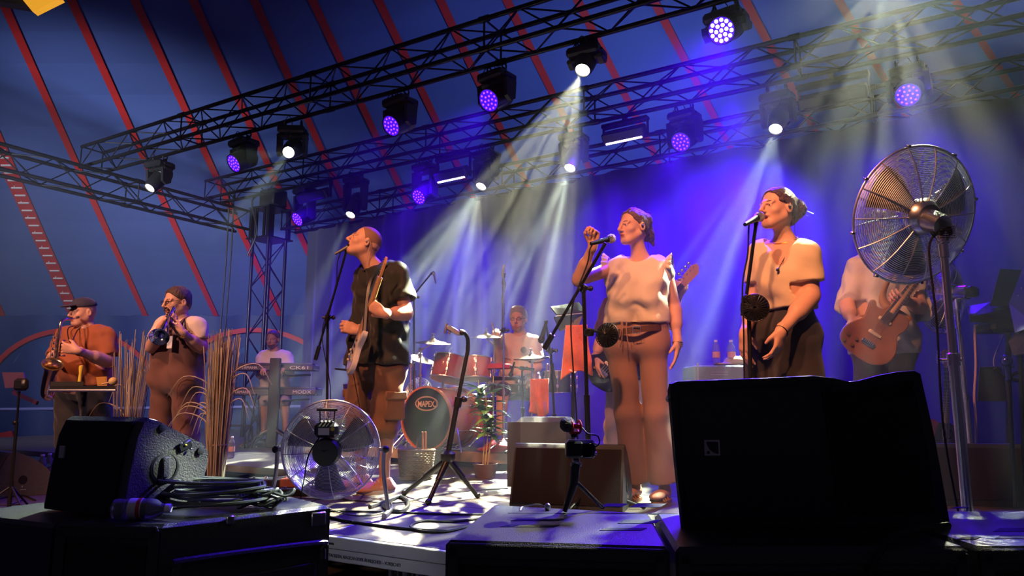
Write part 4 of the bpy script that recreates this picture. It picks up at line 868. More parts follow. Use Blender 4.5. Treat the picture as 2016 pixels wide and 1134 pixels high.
# spare red guitar on its stand, far right
o = atd(1858, 872, 4.9); tip = atd(1862, 690, 5.05)
g, L = guitar('electric_guitar', 'red electric guitar standing upright at the back behind the second fan', 'guitar', V(*o[:2], .18), (tip-o), view(-.6, -.8, .1), STRAT, mat('red_lacquer', (.5, .09, .06), .25, coat=.5), .80, board=M_ROS, guard=BLP)
mb = MB(); c = V(*o[:2], 0); 
for q in (-1, 1): mb.rod(c+RT*.14*q+V(0, 0, .012), c+V(0, 0, .16)+FH*.05, .009); mb.rod(c+V(0, 0, .14)+RT*.07*q-FH*.03, c+V(0, 0, .17)+RT*.07*q-FH*.06, .008)
mb.rod(c+FH*.2+V(0, 0, .012), c+V(0, 0, .16)+FH*.05, .009); mb.rod(c+V(0, 0, .14)+FH*.05-RT*.07, c+V(0, 0, .14)+FH*.05+RT*.07, .008); mb.rod(c+V(0, 0, .14)+FH*.05-RT*.07, c+V(0, 0, .14)-RT*.07-FH*.03, .008); mb.rod(c+V(0, 0, .14)+FH*.05+RT*.07, c+V(0, 0, .14)+RT*.07-FH*.03, .008)
tag(mb.build('guitar_stand', BLK), 'low black stand holding up the red guitar', 'guitar stand')
# trumpet
P = TPT['P']; a = P(341, 611, -.17); b = P(314, 668, -.52); d = nrm(b-a); T = thing('trumpet', 'silver trumpet held to the mouth by the person in dungarees', 'trumpet', (a+b)/2)
x = nrm(np.cross(d, V(0, 0, 1))); u = np.cross(x, d); Ln = np.linalg.norm(b-a); sil = mat('silver_plate', (.85, .85, .86), .12, 1.)
mb = MB(); prof = [(.0055, -.02), (.006, Ln*.45), (.009, Ln*.65), (.015, Ln*.8), (.025, Ln*.91), (.045, Ln*.97), (.066, Ln), (.067, Ln+.003), (.062, Ln), (.03, Ln*.93), (.01, Ln*.8)]; mb.lathe(a+u*.02, d, prof, 28, cap=False); mb.build('bell', sil, T)
mb = MB(); mb.lathe(a-d*.02, d, [(.013, 0), (.012, .01), (.005, .03), (.005, .08)], 16); mb.build('mouthpiece', sil, T)
mb = MB(); mb.tube(bez([a+d*.05, a+d*Ln*.55, a+d*Ln*.68-u*.02, a+d*Ln*.66-u*.055, a+d*Ln*.5-u*.065, a+d*Ln*.2-u*.065], 8), .0058, 8); mb.tube(bez([a+u*.02-d*.02, a+u*.0-d*.045, a-u*.03-d*.03, a-u*.055+d*.01, a-u*.06+d*Ln*.3], 6), .0058, 8); mb.build('tubing', sil, T)
for i in range(3): c = a+d*(Ln*.34+i*.023); mb = MB(); mb.rod(c-u*.10, c+u*.03, .0095, 12); mb.rod(c+u*.03, c+u*.055, .003, 6); mb.lathe(c+u*.055, u, [(.007, 0), (.007, .003)], 12); mb.build('valve', sil, T)
# saxophone
P = SAX['P']; T = thing('saxophone', 'brass and silver saxophone hanging in front of the person in the rust tee', 'saxophone', P(115, 700, -.5))
m1 = P(152, 625, -.14); k0 = P(122, 632, -.42); k1 = P(117, 656, -.45); low = P(104, 768, -.50); bow = P(97, 783, -.55); bl = P(90, 768, -.58); bt = P(104, 717, -.68)
mb = MB(); pts = bez([m1, P(140, 628, -.3), k0, k1, (k1+low)/2, low, P(101, 780, -.52), bow, P(90, 778, -.57), bl, P(95, 745, -.62), P(101, 728, -.66), bt], 6); n_ = len(pts)
rs = [(.006+.012*(i/(n_*.45))) if i < n_*.45 else (.018+.022*((i-n_*.45)/(n_*.4)) if i < n_*.85 else .040+.034*((i-n_*.85)/(n_*.15))**1.5) for i in range(n_)]; mb.tube(pts, rs, 18, cap=False); sx_ = mb.build('body_tube', mat('brass_silver', (.80, .62, .45), .2, 1.), T); md = sx_.modifiers.new('s', 'SOLIDIFY'); md.thickness = .003
mb = MB(); mb.torus(bt, pts[-1]-pts[-2], rs[-1], .005, 28, 6); mb.build('bell_rim', M_GLD, T)
mb = MB(); mb.rod(m1+nrm(m1-P(140, 628, -.3))*.03, m1-nrm(m1-P(140, 628, -.3))*.05, .011, 10, .008); mb.build('mouthpiece', BLP, T)
dn = nrm(low-k1); sd = nrm(view(-.6, -.8)); mb = MB(); mb.rod(k1+sd*.03+view(-.8, .3)*.02, low+sd*.035+view(-.8, .3)*.02, .003, 6); mb.rod(k1+sd*.03+view(.8, -.3)*.02, low+sd*.035+view(.8, -.3)*.02, .003, 6); mb.build('key_rod', CHR, T)
for i in range(9): c = k1+(low-k1)*(.08+.1*i)+sd*(.026+.0015*i); mb = MB(); mb.lathe(c, sd, [(.011+.0012*i, 0), (.011+.0012*i, .004), (.005, .008)], 14); mb.build('key_cup', CHR, T)
# ================================================================== lamps on the trusses
def emis(name, col, st, base=(.02, .02, .02)):
    m = mat(name, base, .3, emit=col, estr=st)
    try: m.cycles.emission_sampling = 'NONE'
    except Exception: pass
    return m
M_LW = emis('lit_white_lens', (1, 1, .82), 9); M_LV = emis('lit_violet_lens', (.07, .005, .9), 1.0); M_LB = emis('violet_led', (.34, .05, 1), 2.2); M_LP = emis('pink_led', (1, .55, 1), 5); M_LS = emis('lit_strobe_tube', (.75, .6, 1), 6)
def moving_head(label, p, d, kind, topz, group, rl=None):
    d = nrm(d); big = kind != 'w'; r = .115 if big else .095; ln = .24 if big else .32; c = p-d*(ln*.58); T = thing('moving_head_light', label, 'stage light', (c[0], c[1], topz), group)
    s = nrm(np.cross(d, V(0, 0, 1))); base = V(c[0], c[1], topz-.075); R = np.stack([s, np.cross(V(0, 0, 1), s), V(0, 0, 1)], 1)
    mb = MB(); mb.box(base, (.30, .26, .085), R, .02)
    for q in (-1, 1): mb.box(base+R@V(q*.155, 0, 0), (.02, .12, .03), R, .006)
    mb.box(base+R@V(0, -.132, .0), (.16, .008, .04), R); mb.build('base', BLP, T, angle=25)
    for q in (-1, 1):
        mb = MB(); mb.box(V(c[0], c[1], topz-.015)+R@V(q*.09, 0, .0), (.035, .05, .045), R, .006); mb.torus(V(c[0], c[1], topz+.03)+R@V(q*.09, 0, 0), s, .032, .009, 14, 6); mb.build('clamp', BLK, T)
    mb = MB(); h0 = base[2]-.045
    mb.box((c[0], c[1], h0-.012), (.34, .13, .045), R, .015)
    for q in (-1, 1):
        a = V(c[0], c[1], h0-.01)+R@V(q*(r+.045), 0, 0); b = c+R@V(q*(r+.045), 0, 0); mb.prism([a+R@V(-.02, -.075, 0), a+R@V(-.02, .075, 0), b+R@V(-.02, .06, -.05), b+R@V(-.02, .0, -.085), b+R@V(-.02, -.06, -.05)], R@V(.04, 0, 0))
    mb.build('yoke', BLP, T, angle=25)
    mb = MB(); prof = [(r*.5, -ln*.62), (r*.85, -ln*.60), (r*1.02, -ln*.45), (r*1.04, 0), (r*.98, ln*.3), (r*.86 if not big else r*1.0, ln*.5), (r*.72 if not big else r*.98, ln*.60), (r*.66 if not big else r*.9, ln*.60), (r*.64 if not big else r*.88, ln*.55)]
    mb.lathe(c, d, prof, 28)
    for k_ in range(5): mb.torus(c-d*(ln*(.15+.08*k_)), d, r*1.03, .006, 24, 4)
    hd = mb.build('head', BLP, T, angle=25)
    if not big: mb = MB(); mb.lathe(c+d*ln*.55, d, [(r*.64, 0), (r*.5, .012), (.001, .018)], 24); mb.build('lens', M_LW, hd)
    else:
        mb = MB(); mb.lathe(c+d*ln*.545, d, [(r*.88, 0), (r*.88, .006)], 28); mb.build('lens', M_LV, hd)
        x, y, z = frame(d); mb = MB(); pts = [(0, 0)]+[(.42*cos(pi*k/3), .42*sin(pi*k/3)) for k in range(6)]+[(.80*cos(pi*k/6+.26), .80*sin(pi*k/6+.26)) for k in range(12)]
        for (a, b) in pts: mb.ell(c+d*(ln*.545+.008)+(x*a+y*b)*r*.86, V(.0135, .0135, .008)*(1.15 if kind == 'p' else .75), np.stack([x, y, z], 1), 10, 6)
        mb.build('led_lens', M_LP if kind == 'p' else M_LB, hd)
    mb = MB(); a = base+R@V(.10, .1, .03); mb.tube(bez([a, a+V(.10, 0, .10), a+V(.16, 0, -.02), a+V(.13, 0, -.14), a+V(.05, 0, -.10)], 5), .0045, 5); mb.build('power_lead', BLP, T)
ordn = ['first', 'second', 'third', 'fourth', 'fifth', 'sixth', 'seventh', 'last']
for Yt, tn, grp in ((5.3, 'front', 'moving heads on the front truss'), (7.1, 'middle', 'moving heads on the middle truss')):
    L_ = sorted([(x, y, 'w', i) for i, (x, y, Y) in enumerate(WHITES) if Y == Yt]+[(x, y, 'v', i) for i, (x, y, Y) in enumerate(VIOLETS) if Y == Yt])
    for n_, (x, y, k_, i) in enumerate(L_):
        d = aim(x, y, Yt, *BEAMS[i][2:5]) if k_ == 'w' else nrm(V(-.12, -.78, -.55))
        if k_ == 'v' and x == 1420: k_ = 'p'
        what = {'w': 'moving head with glaring white lens', 'v': 'moving head with dim violet LED face', 'p': 'moving head with bright pink-violet LED face'}[k_]
        moving_head('black %s, %s from left on the %s truss' % (what, ordn[n_], tn), atY(x, y, Yt), d, k_, 3.665, grp)
def strobe(label, x, y, lit, w_=.50):
    c = atY(x, y, 7.05); T = thing('strobe_light', label, 'stage light', (c[0], c[1], 3.68), 'strobe bars on the middle truss'); d = nrm(V(-.05, -.8, -.6)); s = nrm(np.cross(d, V(0, 0, 1))); u = np.cross(s, d); R = np.stack([s, d, u], 1)
    mb = MB(); mb.box(c-d*.06+u*.05, (w_, .12, .13), R, .015); mb.build('housing', BLP, T, angle=25)
    mb = MB(); mb.box(c, (w_*.86, .012, .022), R, .004); mb.build('tube_lamp', M_LS if lit else BLP, T)
    mb = MB()
    for q in (-1, 1): e = c-d*.06+s*q*(w_/2+.012); mb.box(e*.5+V(e[0], e[1], 3.60)*.5, (.008, .05, abs(3.60-e[2])+.04), np.stack([s, np.cross(V(0, 0, 1), s), V(0, 0, 1)], 1))
    e = V(c[0], c[1]+.05, 3.61); mb.box(e, (w_+.05, .09, .05), np.stack([s, np.cross(V(0, 0, 1), s), V(0, 0, 1)], 1), .01); mb.box((e[0], e[1], 3.655), (.05, .05, .05)); mb.build('bracket', BLK, T)
strobe('strobe bar with a lit white tube, right of the drummer\'s boom microphone', 1228, 277, True); strobe('strobe bar with a lit tube glowing in pale haze above the drums', 888, 354, True)
strobe('unlit strobe bar on the middle truss near its left end', 615, 395, False, .6); strobe('unlit strobe bar washed out in the bright beam at upper right', 1640, 205, False, .6)
# yellow lamp and dark box at the top left corner, near the audience
c = atd(60, -22, 3.6); T = thing('hanging_speaker', 'dark blurred cabinet with a yellow panel hanging at the top left corner', 'speaker', c); mb = MB(); R_ = rotz(.9)@rotx(.35); mb.box(atd(5, -62, 3.72), (.36, .3, .36), R_, .02); mb.rod(atd(5, -62, 3.72), atd(5, -62, 3.72)+V(0, 0, 1.6), .012); mb.build('cabinet', mat('dark_housing', (.03, .025, .02), .6), T)
mb = MB(); mb.prism([atd(40, -6, 3.5), atd(64, 23, 3.5), atd(118, -4, 3.5), atd(90, -40, 3.5)], FH*.04); mb.build('yellow_panel', emis('glowing_yellow_panel', (1, .45, .03), .7, (.6, .3, .02)), T, False)

# ================================================================== drum kit
M_RLQ = mat('red_burst_lacquer', (.45, .015, .02), .15, noise=.4, nscale=5, coat=.6); M_HDB = mat('black_drum_head', (.015, .015, .017), .25); M_HDW = mat('white_drum_head', (.28, .26, .27), .6); M_WIRE = mat('polished_wire', (.85, .85, .82), .42, 1.); M_CYM = mat('bronze_cymbal', (.55, .40, .30), .25, 1., noise=.1, nscale=40); M_OHP = mat('orange_hoop', (.60, .19, .07), .35)
def drum(name, label, c, ax, r, h, shell, head, hoop, lugs=8, group=None, front=None):
    a = nrm(ax); T = thing(name, label, 'drum', c, group); x, y, z = frame(a)
    mb = MB(); mb.lathe(V(*c)-a*h/2, a, [(r*.985, 0), (r, .01), (r, h-.01), (r*.985, h)], 40); mb.build('shell', shell, T, angle=30)
    for s_, mm in ((1, front or head), (-1, head)):
        mb = MB(); mb.lathe(V(*c)+a*s_*(h/2+.001), a*s_, [(r*.99, 0), (r*.97, .006), (.001, .007)], 40); mb.build('drum_head', mm, T)
        mb = MB(); hr = r*1.02 if r < .25 else r*1.0; w_ = .012 if r < .25 else .036; mb.lathe(V(*c)+a*(s_*h/2-w_/2+s_*.006), a, [(hr, 0), (hr+.010, .002), (hr+.010, w_-.002), (hr, w_), (hr-.006, w_), (hr-.006, 0), (hr, 0)], 40, cap=False); mb.build('hoop', hoop, T)
    for i in range(lugs):
        t = 2*pi*(i+.5)/lugs; q = V(*c)+(x*cos(t)+y*sin(t))*(r+.014); mb = MB(); mb.rod(q-a*h*.5, q+a*h*.5, .0035, 6)
        for s_ in (-1, 1): mb.box(q+a*s_*h*.22, (.022, .022, .035), np.stack([nrm(q-V(*c)), np.cross(a, nrm(q-V(*c))), a], 1), .004)
        mb.build('lug', CHR, T)
    return T
KD = 6.5; P = pj(KD); ba = view(-.52, -.85); bc = P(869, 823)
bc[2] = RZ+.295; BD = drum('bass_drum', 'red bass drum with black front head and orange hoop', bc, ba, .275, .42, M_RLQ, M_HDW, M_OHP, 8, None, M_HDB)
fc = bc+ba*.22+V(0, 0, .13); fx = nrm(np.cross(V(0, 0, 1), ba)); mb = MB(); o = [fc+fx*.125*cos(t)+V(0, 0, .062*sin(t)) for t in [2*pi*i/40 for i in range(40)]]; M_LG = mat('pale_gold_print', (.75, .50, .35), .4)
mb.tube([p+ba*.002 for p in o], .0035, 5, True); mb.tube([fc+(p-fc)*.90+ba*.002 for p in o], .0018, 5, True); mb.build('logo_oval', M_LG, BD); text_mesh('logo_lettering', 'MAPEX.', .07, M_LG, BD, fc-fx*.098-V(0, 0, .027)+ba*.003, fx, (0, 0, 1), .0015, .198, .0015)
for q in (-1, 1): mb = MB(); a = bc+fx*q*.26+ba*.12-V(0, 0, .08); mb.rod(a, V(*(a+fx*q*.14+ba*.12)[:2], RZ+.01), .007); mb.build('spur', CHR, BD)
tl = P(884, 726, .1); ta = nrm(view(.16, .22, .95)); drum('tom_drum', 'red tom with chrome hoops above the left of the bass drum', tl, ta, .150, .20, M_RLQ, M_HDW, CHR, 6, 'rack toms')
tr_ = P(938, 726, .18); drum('tom_drum', 'red tom with a white sticker above the right of the bass drum', tr_, nrm(view(.02, .16, .97)), .145, .18, M_RLQ, M_HDW, CHR, 6, 'rack toms')
T = thing('tom_mount', 'chrome double tom mount rising from the bass drum', 'drum hardware', bc+V(0, 0, .27)); mb = MB(); m_ = bc+V(0, 0, .26)-ba*.02; mb.rod(m_, m_+V(0, 0, .16), .014); mb.build('post', CHR, T); mb = MB(); mb.tube([m_+V(0, 0, .14), tl-V(0, 0, .03)+view(.5, .1)*.15], .01); mb.tube([m_+V(0, 0, .14), tr_-V(0, 0, .03)+view(-.5, .1)*.15], .01); mb.build('arm', CHR, T)
sn = P(997, 758, .35); SN = drum('snare_drum', 'black snare drum with a pale stripe in front of the drummer', sn, (0, 0, 1), .175, .14, mat('black_shell', (.02, .02, .022), .3), M_HDW, CHR, 8)
mb = MB(); mb.lathe(sn-V(0, 0, -.005), (0, 0, 1), [(.177, 0), (.178, .001), (.178, .034), (.177, .035)], 40, cap=False); mb.build('stripe', mat('cream_stripe', (.62, .5, .4), .4), SN)
drum('floor_tom', 'small chrome-lugged drum at the right end of the kit', P(1100, 752, .7), (0, 0, 1), .17, .2, mat('black_shell', (.02, .02, .022), .3), M_HDW, CHR, 8)
drum('floor_tom', 'red floor tom half hidden behind the bass drum and plant', P(938, 820, .55), (0, 0, 1), .19, .36, M_RLQ, M_HDW, CHR, 8)
mb = MB(); pc = P(985, 722, .1); mb.lathe(pc-V(0, 0, .02), (0, 0, 1), [(.10, 0), (.12, .005), (.12, .035), (.09, .05), (.001, .052)], 28); rpz = mb.build('practice_pad', mat('red_rubber', (.5, .03, .05), .4), None); tag(rpz, 'round red percussion pad above the snare drum', 'percussion pad')
def tripod(mb, c, z0, r, h, n=3, rot=0., rr=.008, hub=.016):
    for i in range(n):
        a = rot+2*pi*i/n; d = V(cos(a), sin(a), 0); mb.rod(V(*c[:2], z0+h), V(*c[:2], z0+.012)+d*r, rr, 8); mb.ell(V(*c[:2], z0+.012)+d*r, (.014, .014, .012), None, 8, 6)
        mb.rod(V(*c[:2], z0+h*.4)+d*0, V(*c[:2], z0+.012)+d*r*.55+V(0, 0, h*.42), rr*.6, 6)
    mb.rod(V(*c[:2], z0+h*.3), V(*c[:2], z0+h+.04), hub, 12)
def cymbal(label, px, py, dd, r, tilt, stand_px, z0=RZ, m=M_CYM, boom=True, bell=False):
    c = P(px, py, dd); s = atd(stand_px, 860, KD+dd); T = thing('cymbal_stand', label, 'cymbal', (s[0], s[1], z0), 'cymbals of the drum kit'); a = nrm(tilt)
    mb = MB(); mb.lathe(c, a, [(.006, .028), (.018, .027), (.032, .016), (.05, .008), (r*.7, -.004), (r, -.018), (r, -.0195), (.05, .005), (.006, .02)], 40); cy_ = mb.build('cymbal', m, T, angle=60)
    if bell: mb = MB(); mb.lathe(c-a*.03, -a, [(.006, .028), (.018, .027), (.032, .016), (.05, .008), (r*.7, -.004), (r, -.018), (r, -.0195)], 40); mb.build('lower_cymbal', m, T, angle=60)
    mb = MB(); mb.lathe(c+a*.028, a, [(.018, 0), (.018, .012), (.008, .014), (.008, .035), (.013, .036), (.013, .045)], 12); mb.build('wing_nut', CHR, T)
    mb = MB(); top = V(s[0], s[1], c[2]-(.07 if boom else .0)); mb.rod((s[0], s[1], z0+.2), top, .0095, 10)
    for k_ in (.35, .65): z = z0+.2+(top[2]-z0-.2)*k_; mb.lathe((s[0], s[1], z), (0, 0, 1), [(.016, 0), (.016, .03)], 12); mb.rod((s[0]-.03, s[1], z+.015), (s[0]+.03, s[1], z+.015), .006)
    mb.build('pole', CHR, T)
    if boom: mb = MB(); mb.rod(top-nrm(c-top)*.08, c-a*.02, .007); mb.rod(c-a*.03, c+a*.05, .004); mb.lathe(top-V(0, 0, .02), (0, 0, 1), [(.02, 0), (.02, .04)], 12); mb.build('boom_arm', CHR, T)
    mb = MB(); tripod(mb, s, z0, .26, .28, 3, 1.1, .007); mb.build('leg_set', CHR, T)
cymbal('left crash cymbal level on a chrome boom, beside the singer\'s shirt', 852, 672, .0, .165, view(.05, -.12, 1), 825); cymbal('smaller low cymbal glowing violet under the left crash', 826, 703, .3, .155, view(.3, -.2, 1), 806)
cymbal('crash cymbal on a chrome boom left of the drummer', 957, 661, .25, .150, view(0, -.1, 1), 972); cymbal('ride cymbal on a straight stand in front of the drummer\'s chest', 1046, 702, -.1, .165, view(-.06, -.1, 1), 1048, boom=False, bell=True)
def towel(name, label, top, w_, h_, m, fwd, seed=0., cat='towel', lump=.03, taper=.0):
    s = nrm(np.cross(fwd, (0, 0, 1))); mb = MB()
    def fn(u, v): x = (u-.5)*w_*(1+taper*v); return V(*top)+s*x+V(0, 0, -h_*v*(1-.18*abs(sin(u*2.6+seed))))+V(*fwd)*(lump*sin(u*11+seed+v*2)+.02*sin(v*9+u*5))*(.35+v)
    mb.grid(fn, 26, 22); o = mb.build(name, m, None); md = o.modifiers.new('t', 'SOLIDIFY'); md.thickness = .012; tag(o, label, cat); return o
M_OR = mat('orange_terry', (.62, .13, .035), .9, noise=.2, nscale=30, bump=.6, bscale=160, sheen=.4)
towel('towel', 'orange towel bunched over drum hardware right of the snare drum', P(1062, 746, -.1), .17, .36, M_OR, view(-.1, -1), 2.)
for q in (0, 1): mb = MB(); mb.rod(P(1072+q*8, 752, .2), P(1078+q*6, 716, .15), .007, 7); tag(mb.build('drumstick', MATS['maple_wood'], None), 'spare %s drumstick standing in a holder right of the drummer' % ('left' if q == 0 else 'right'), 'drumstick', 'spare drumsticks')
# small caged fan behind the kit
def fan(name, label, c, ax, r, stand=None, rings=26, spokes=16, m_cage=M_WIRE, blades=3, motor_back=.10, wire=.0016, motor=BLP, group=None, depth=None, rim=None, bladem=None, hubm=None, seed=.3):
    """caged fan; ax points from the motor side (towards us when we look at its back)"""
    a = nrm(ax); x, y, z = frame(a); c = V(*c); dp = depth or r*.32; T = thing(name, label, 'fan', c if stand is None else (stand[0], stand[1], stand[2]), group)
    for s_, nm in ((1, 'rear_grille'), (-1, 'front_grille')):
        mb = MB()
        hgt = lambda q: s_*dp*.5*(1-(q)**4)
        for i in range(rings): q = .16+.84*i/(rings-1); mb.torus(c+a*(hgt(q)), a, r*q, wire, 56, 4)
        for i in range(spokes):
            t = 2*pi*i/spokes+(.1 if s_ > 0 else .22); e = x*cos(t)+y*sin(t); mb.tube([c+e*r*q+a*(hgt(q)+s_*wire*1.5) for q in (.12, .35, .6, .8, .93, 1.)], wire*1.5, 5)
        mb.build(nm, m_cage, T)
    mb = MB(); mb.torus(c, a, r*1.005, r*.014+.0015, 64, 8); mb.build('rim', rim or m_cage, T)
    mb = MB()
    for i in range(blades):
        t0 = seed+2*pi*i/blades
        def bf(u, v): q = .18+.70*u; t = t0+(v-.5)*(1.15-.35*u)+.25*u; return c+(x*cos(t)+y*sin(t))*r*q+a*(dp*.28*(v-.5))
        mb.grid(bf, 8, 6)
    bl_ = mb.build('blade_set', bladem or mat('brushed_blade', (.16, .17, .17), .5, .8), T); md = bl_.modifiers.new('s', 'SOLIDIFY'); md.thickness = .002
    mb = MB(); mb.lathe(c-a*dp*.2, a, [(r*.15, 0), (r*.16, dp*.2), (r*.16, dp*.5)], 24); mb.build('hub', hubm or m_cage, T)
    return T, a, x, y, dp
c = P(826, 782, .9); T, *_ = fan('pedestal_fan', 'small caged fan glowing violet behind the left cymbal stands', c, view(.75, -.66), .20, (c[0], c[1], RZ), 14, 8)
mb = MB(); mb.lathe(c+view(-.75, .66)*-.08, view(.75, -.66), [(.05, 0), (.06, .05), (.04, .12)], 20); mb.build('motor', CHR, T); mb = MB(); mb.rod(c-V(0, 0, .05), (c[0], c[1], RZ+.02), .012); mb.lathe((c[0], c[1], RZ), (0, 0, 1), [(.14, 0), (.14, .015), (.02, .03)], 24); mb.build('pole', CHR, T)
# bass drum pedal and odd hardware left of the bass drum
T = thing('hihat_stand', 'dark tangle of folded stand legs and pedals left of the bass drum', 'drum hardware', P(815, 868, .2)*V(1, 1, 0)+V(0, 0, RZ))
for (a, b) in (((785, 862), (815, 838)), ((800, 868), (835, 842)), ((815, 872), (800, 835)), ((790, 850), (832, 862)), ((826, 870), (842, 830)), ((805, 845), (812, 870))): mb = MB(); mb.rod(P(*a, .1+.1*rng.random()), P(*b, .2), .008); mb.rod(P(*a, .1), P(*a, .1)+V(.03, 0, .02), .014); mb.build('leg', STL if rng.random() > .5 else BLK, T)

# ================================================================== microphone stands
M_MESH = mat('silver_mesh_grille', (.45, .45, .46), .35, .9, bump=.8, bscale=900)
def microphone(tip, back, label, grille=M_MESH, body=BLK, s=1.):
    a = nrm(V(*tip)-V(*back)); T = thing('microphone', label, 'microphone', back); tip = V(*tip)
    mb = MB(); mb.lathe(tip-a*.052*s, a, [(.017*s, 0), (.024*s, .010*s), (.026*s, .024*s), (.023*s, .040*s), (.012*s, .050*s), (.001, .052*s)], 20); mb.torus(tip-a*.030*s, a, .0262*s, .002*s, 24, 6); mb.build('grille', grille, T)
    mb = MB(); mb.lathe(tip-a*.175*s, a, [(.010*s, 0), (.011*s, .01), (.0125*s, .04), (.0165*s, .10*s), (.018*s, .123*s)], 20); mb.build('handle', body, T); return T, a
def mic_stand(label, top, clutch, tail, foot, z0, mic_tip=None, base='tripod', low=.25, thick=1., polem=None):
    top, clutch, tail, foot = V(*top), V(*clutch), V(*tail), V(foot[0], foot[1], z0); T = thing('microphone_stand', label, 'microphone stand', foot)
    mb = MB(); mb.rod(tail, top, .0075*thick, 10); bm = mb.build('boom_arm', BLK, T); mb = MB(); mb.rod(tail, tail+nrm(top-tail)*.10, .014*thick, 10); mb.build('counterweight', BLP, bm)
    mb = MB(); mid = foot+(clutch-foot)*.5; mb.rod(foot+V(0, 0, .1), mid, .0125*thick, 12); mb.rod(mid, clutch, .009*thick, 12); mb.lathe(mid, clutch-mid, [(.017, -.03), (.017, .02)], 12); mb.build('pole', polem or BLK, T)
    mb = MB(); mb.box(clutch, (.035, .035, .05), np.stack(frame(top-tail), 1), .008); mb.rod(clutch-RT*.035, clutch+RT*.035, .009); mb.ell(clutch+RT*.04, (.016, .010, .016)); mb.build('clutch', BLP, T)
    mb = MB(); mb.rod(top, top+nrm(top-tail)*.02, .011); mb.build('clip', BLP, T)
    mb = MB()
    if base == 'tripod': tripod(mb, foot, z0, .30, .12, 3, .5, .008)
    else: mb.lathe(foot, (0, 0, 1), [(.14, 0), (.14, .012), (.02, .02)], 32)
    mb.build('leg_set', BLK, T); return T
def cable(label, pts, r=.0035, m=RUB, name='cable', k=8, **kw): mb = MB(); mb.tube(bez(pts, k), r, 6); return tag(mb.build(name, m, None), label, 'cable', **kw)
P = pj(4.85); ft = atd(646, 900, 4.85)
mic_stand('black boom microphone stand reaching up to the lead singer\'s mouth', P(681, 497, -.1), P(645, 625), P(621, 708, .0), ft, 0)
microphone(P(696, 480, -.10), P(672, 493, -.12), 'microphone with dark grille at the lead singer\'s mouth', BLK, mat('satin_grey', (.12, .12, .13), .4, .4), .8)
cable('thin black cable hanging along the lead singer\'s microphone stand', [P(671, 494, -.12), P(664, 520, -.1), P(662, 560, -.06), P(650, 600, -.05), P(634, 660, -.05), P(650, 760, -.04), P(648, 850, -.04), V(ft[0]+.05, ft[1]-.1, .01)])
P = pj(4.05); ft = atd(1160, 900, 4.05)
mic_stand('black boom microphone stand in front of the middle singer', P(1189, 484, -.05), P(1149, 568), P(1072, 686, .15), ft, 0, thick=1.25)
mid_t, _ = microphone(P(1211, 468, .02), P(1170, 478, -.05), 'microphone with silver grille at the middle singer\'s mouth')
cable('black cable dropping beside the middle singer\'s microphone stand', [P(1168, 479, -.05), P(1161, 492, -.06), P(1156, 520, -.05), P(1130, 590, -.05), P(1124, 640), P(1128, 720), P(1135, 820), V(*P(1140, 900)[:2], .01)], .0045)
P = pj(3.62); ft = atd(1478, 900, 3.62)
mic_stand('black straight microphone stand in front of the right singer', P(1488, 444, -.02), P(1474, 598), P(1464, 622, .0), ft, 0, thick=1.2)
microphone(P(1500, 424, .02), P(1476, 437, -.06), 'microphone with silver grille at the right singer\'s mouth')
cable('black cable running down the right singer\'s microphone stand', [P(1477, 437, -.06), P(1474, 450, -.06), P(1472, 500, -.05), P(1462, 560, -.05), P(1464, 640, -.04), P(1466, 760, -.03), V(*P(1470, 900)[:2], .01)], .0045)
# clip-on fans on two of the stands
for (D_, x, y, ax, lab, arm) in ((4.0, 1195, 660, view(-.5, -.75, .1), 'black clip-on fan clamped to the middle singer\'s microphone stand', (1160, 655)), (3.6, 1486, 606, view(-.35, -.9, -.1), 'black clip-on fan clamped to the right singer\'s microphone stand', (1470, 590))):
    P = pj(D_); c = P(x, y, -.04); T, a, fx_, fy_, dp = fan('clip_on_fan', lab, c, ax, .068, None, 9, 24, BLP, 5, wire=.0013, bladem=BLP, hubm=BLP)
    mb = MB(); mb.lathe(c, -a, [(.066, .01), (.060, .03), (.04, .055), (.02, .06)], 24); mb.build('housing', BLP, T); mb = MB(); mb.tube(bez([c-a*.03, P(*arm, -.02)+V(0, 0, .02), P(*arm, 0)], 5), .008); mb.box(P(*arm, 0), (.05, .04, .04), None, .008); mb.build('clamp', BLP, T)
P = pj(6.3)
T = mic_stand('tall stand with a chrome upper half rising behind the tablet stand', P(992, 545), P(991, 650), P(990, 560), atd(992, 880, 6.3), RZ, polem=CHR); mb = MB(); mb.rod(P(992, 530), P(990, 650), .014, 12); mb.tube(bez([P(993, 521), P(989, 540), P(994, 560), P(989, 590), P(993, 620)], 5), .010, 8); mb.build('wrapped_lead', CHR, T)
P = pj(6.9); T = mic_stand('overhead microphone boom reaching up left of the drum kit', P(848, 540), P(815, 585), P(790, 610), atd(816, 860, 6.9), RZ); microphone(P(853, 534), P(857, 552), 'small overhead microphone above the left cymbals', CHR, CHR, .7)
P = pj(6.4); T = mic_stand('short black boom stand pointing a microphone at the snare drum', P(1008, 722), P(1028, 725), P(1052, 728), atd(1030, 870, 6.4), RZ); microphone(P(1004, 742), P(1012, 716), 'small black microphone aimed down at the snare drum', BLK, BLK, .8)
P = pj(5.2); mic_stand('thin black stand holding a hanging microphone beside the orange towel', P(1075, 636), P(1084, 690, .05), P(1090, 740, .08), atd(1098, 900, 5.3), 0); microphone(P(1064, 676), P(1074, 640), 'black microphone hanging down left of the orange towel', BLK, BLK, 1.)
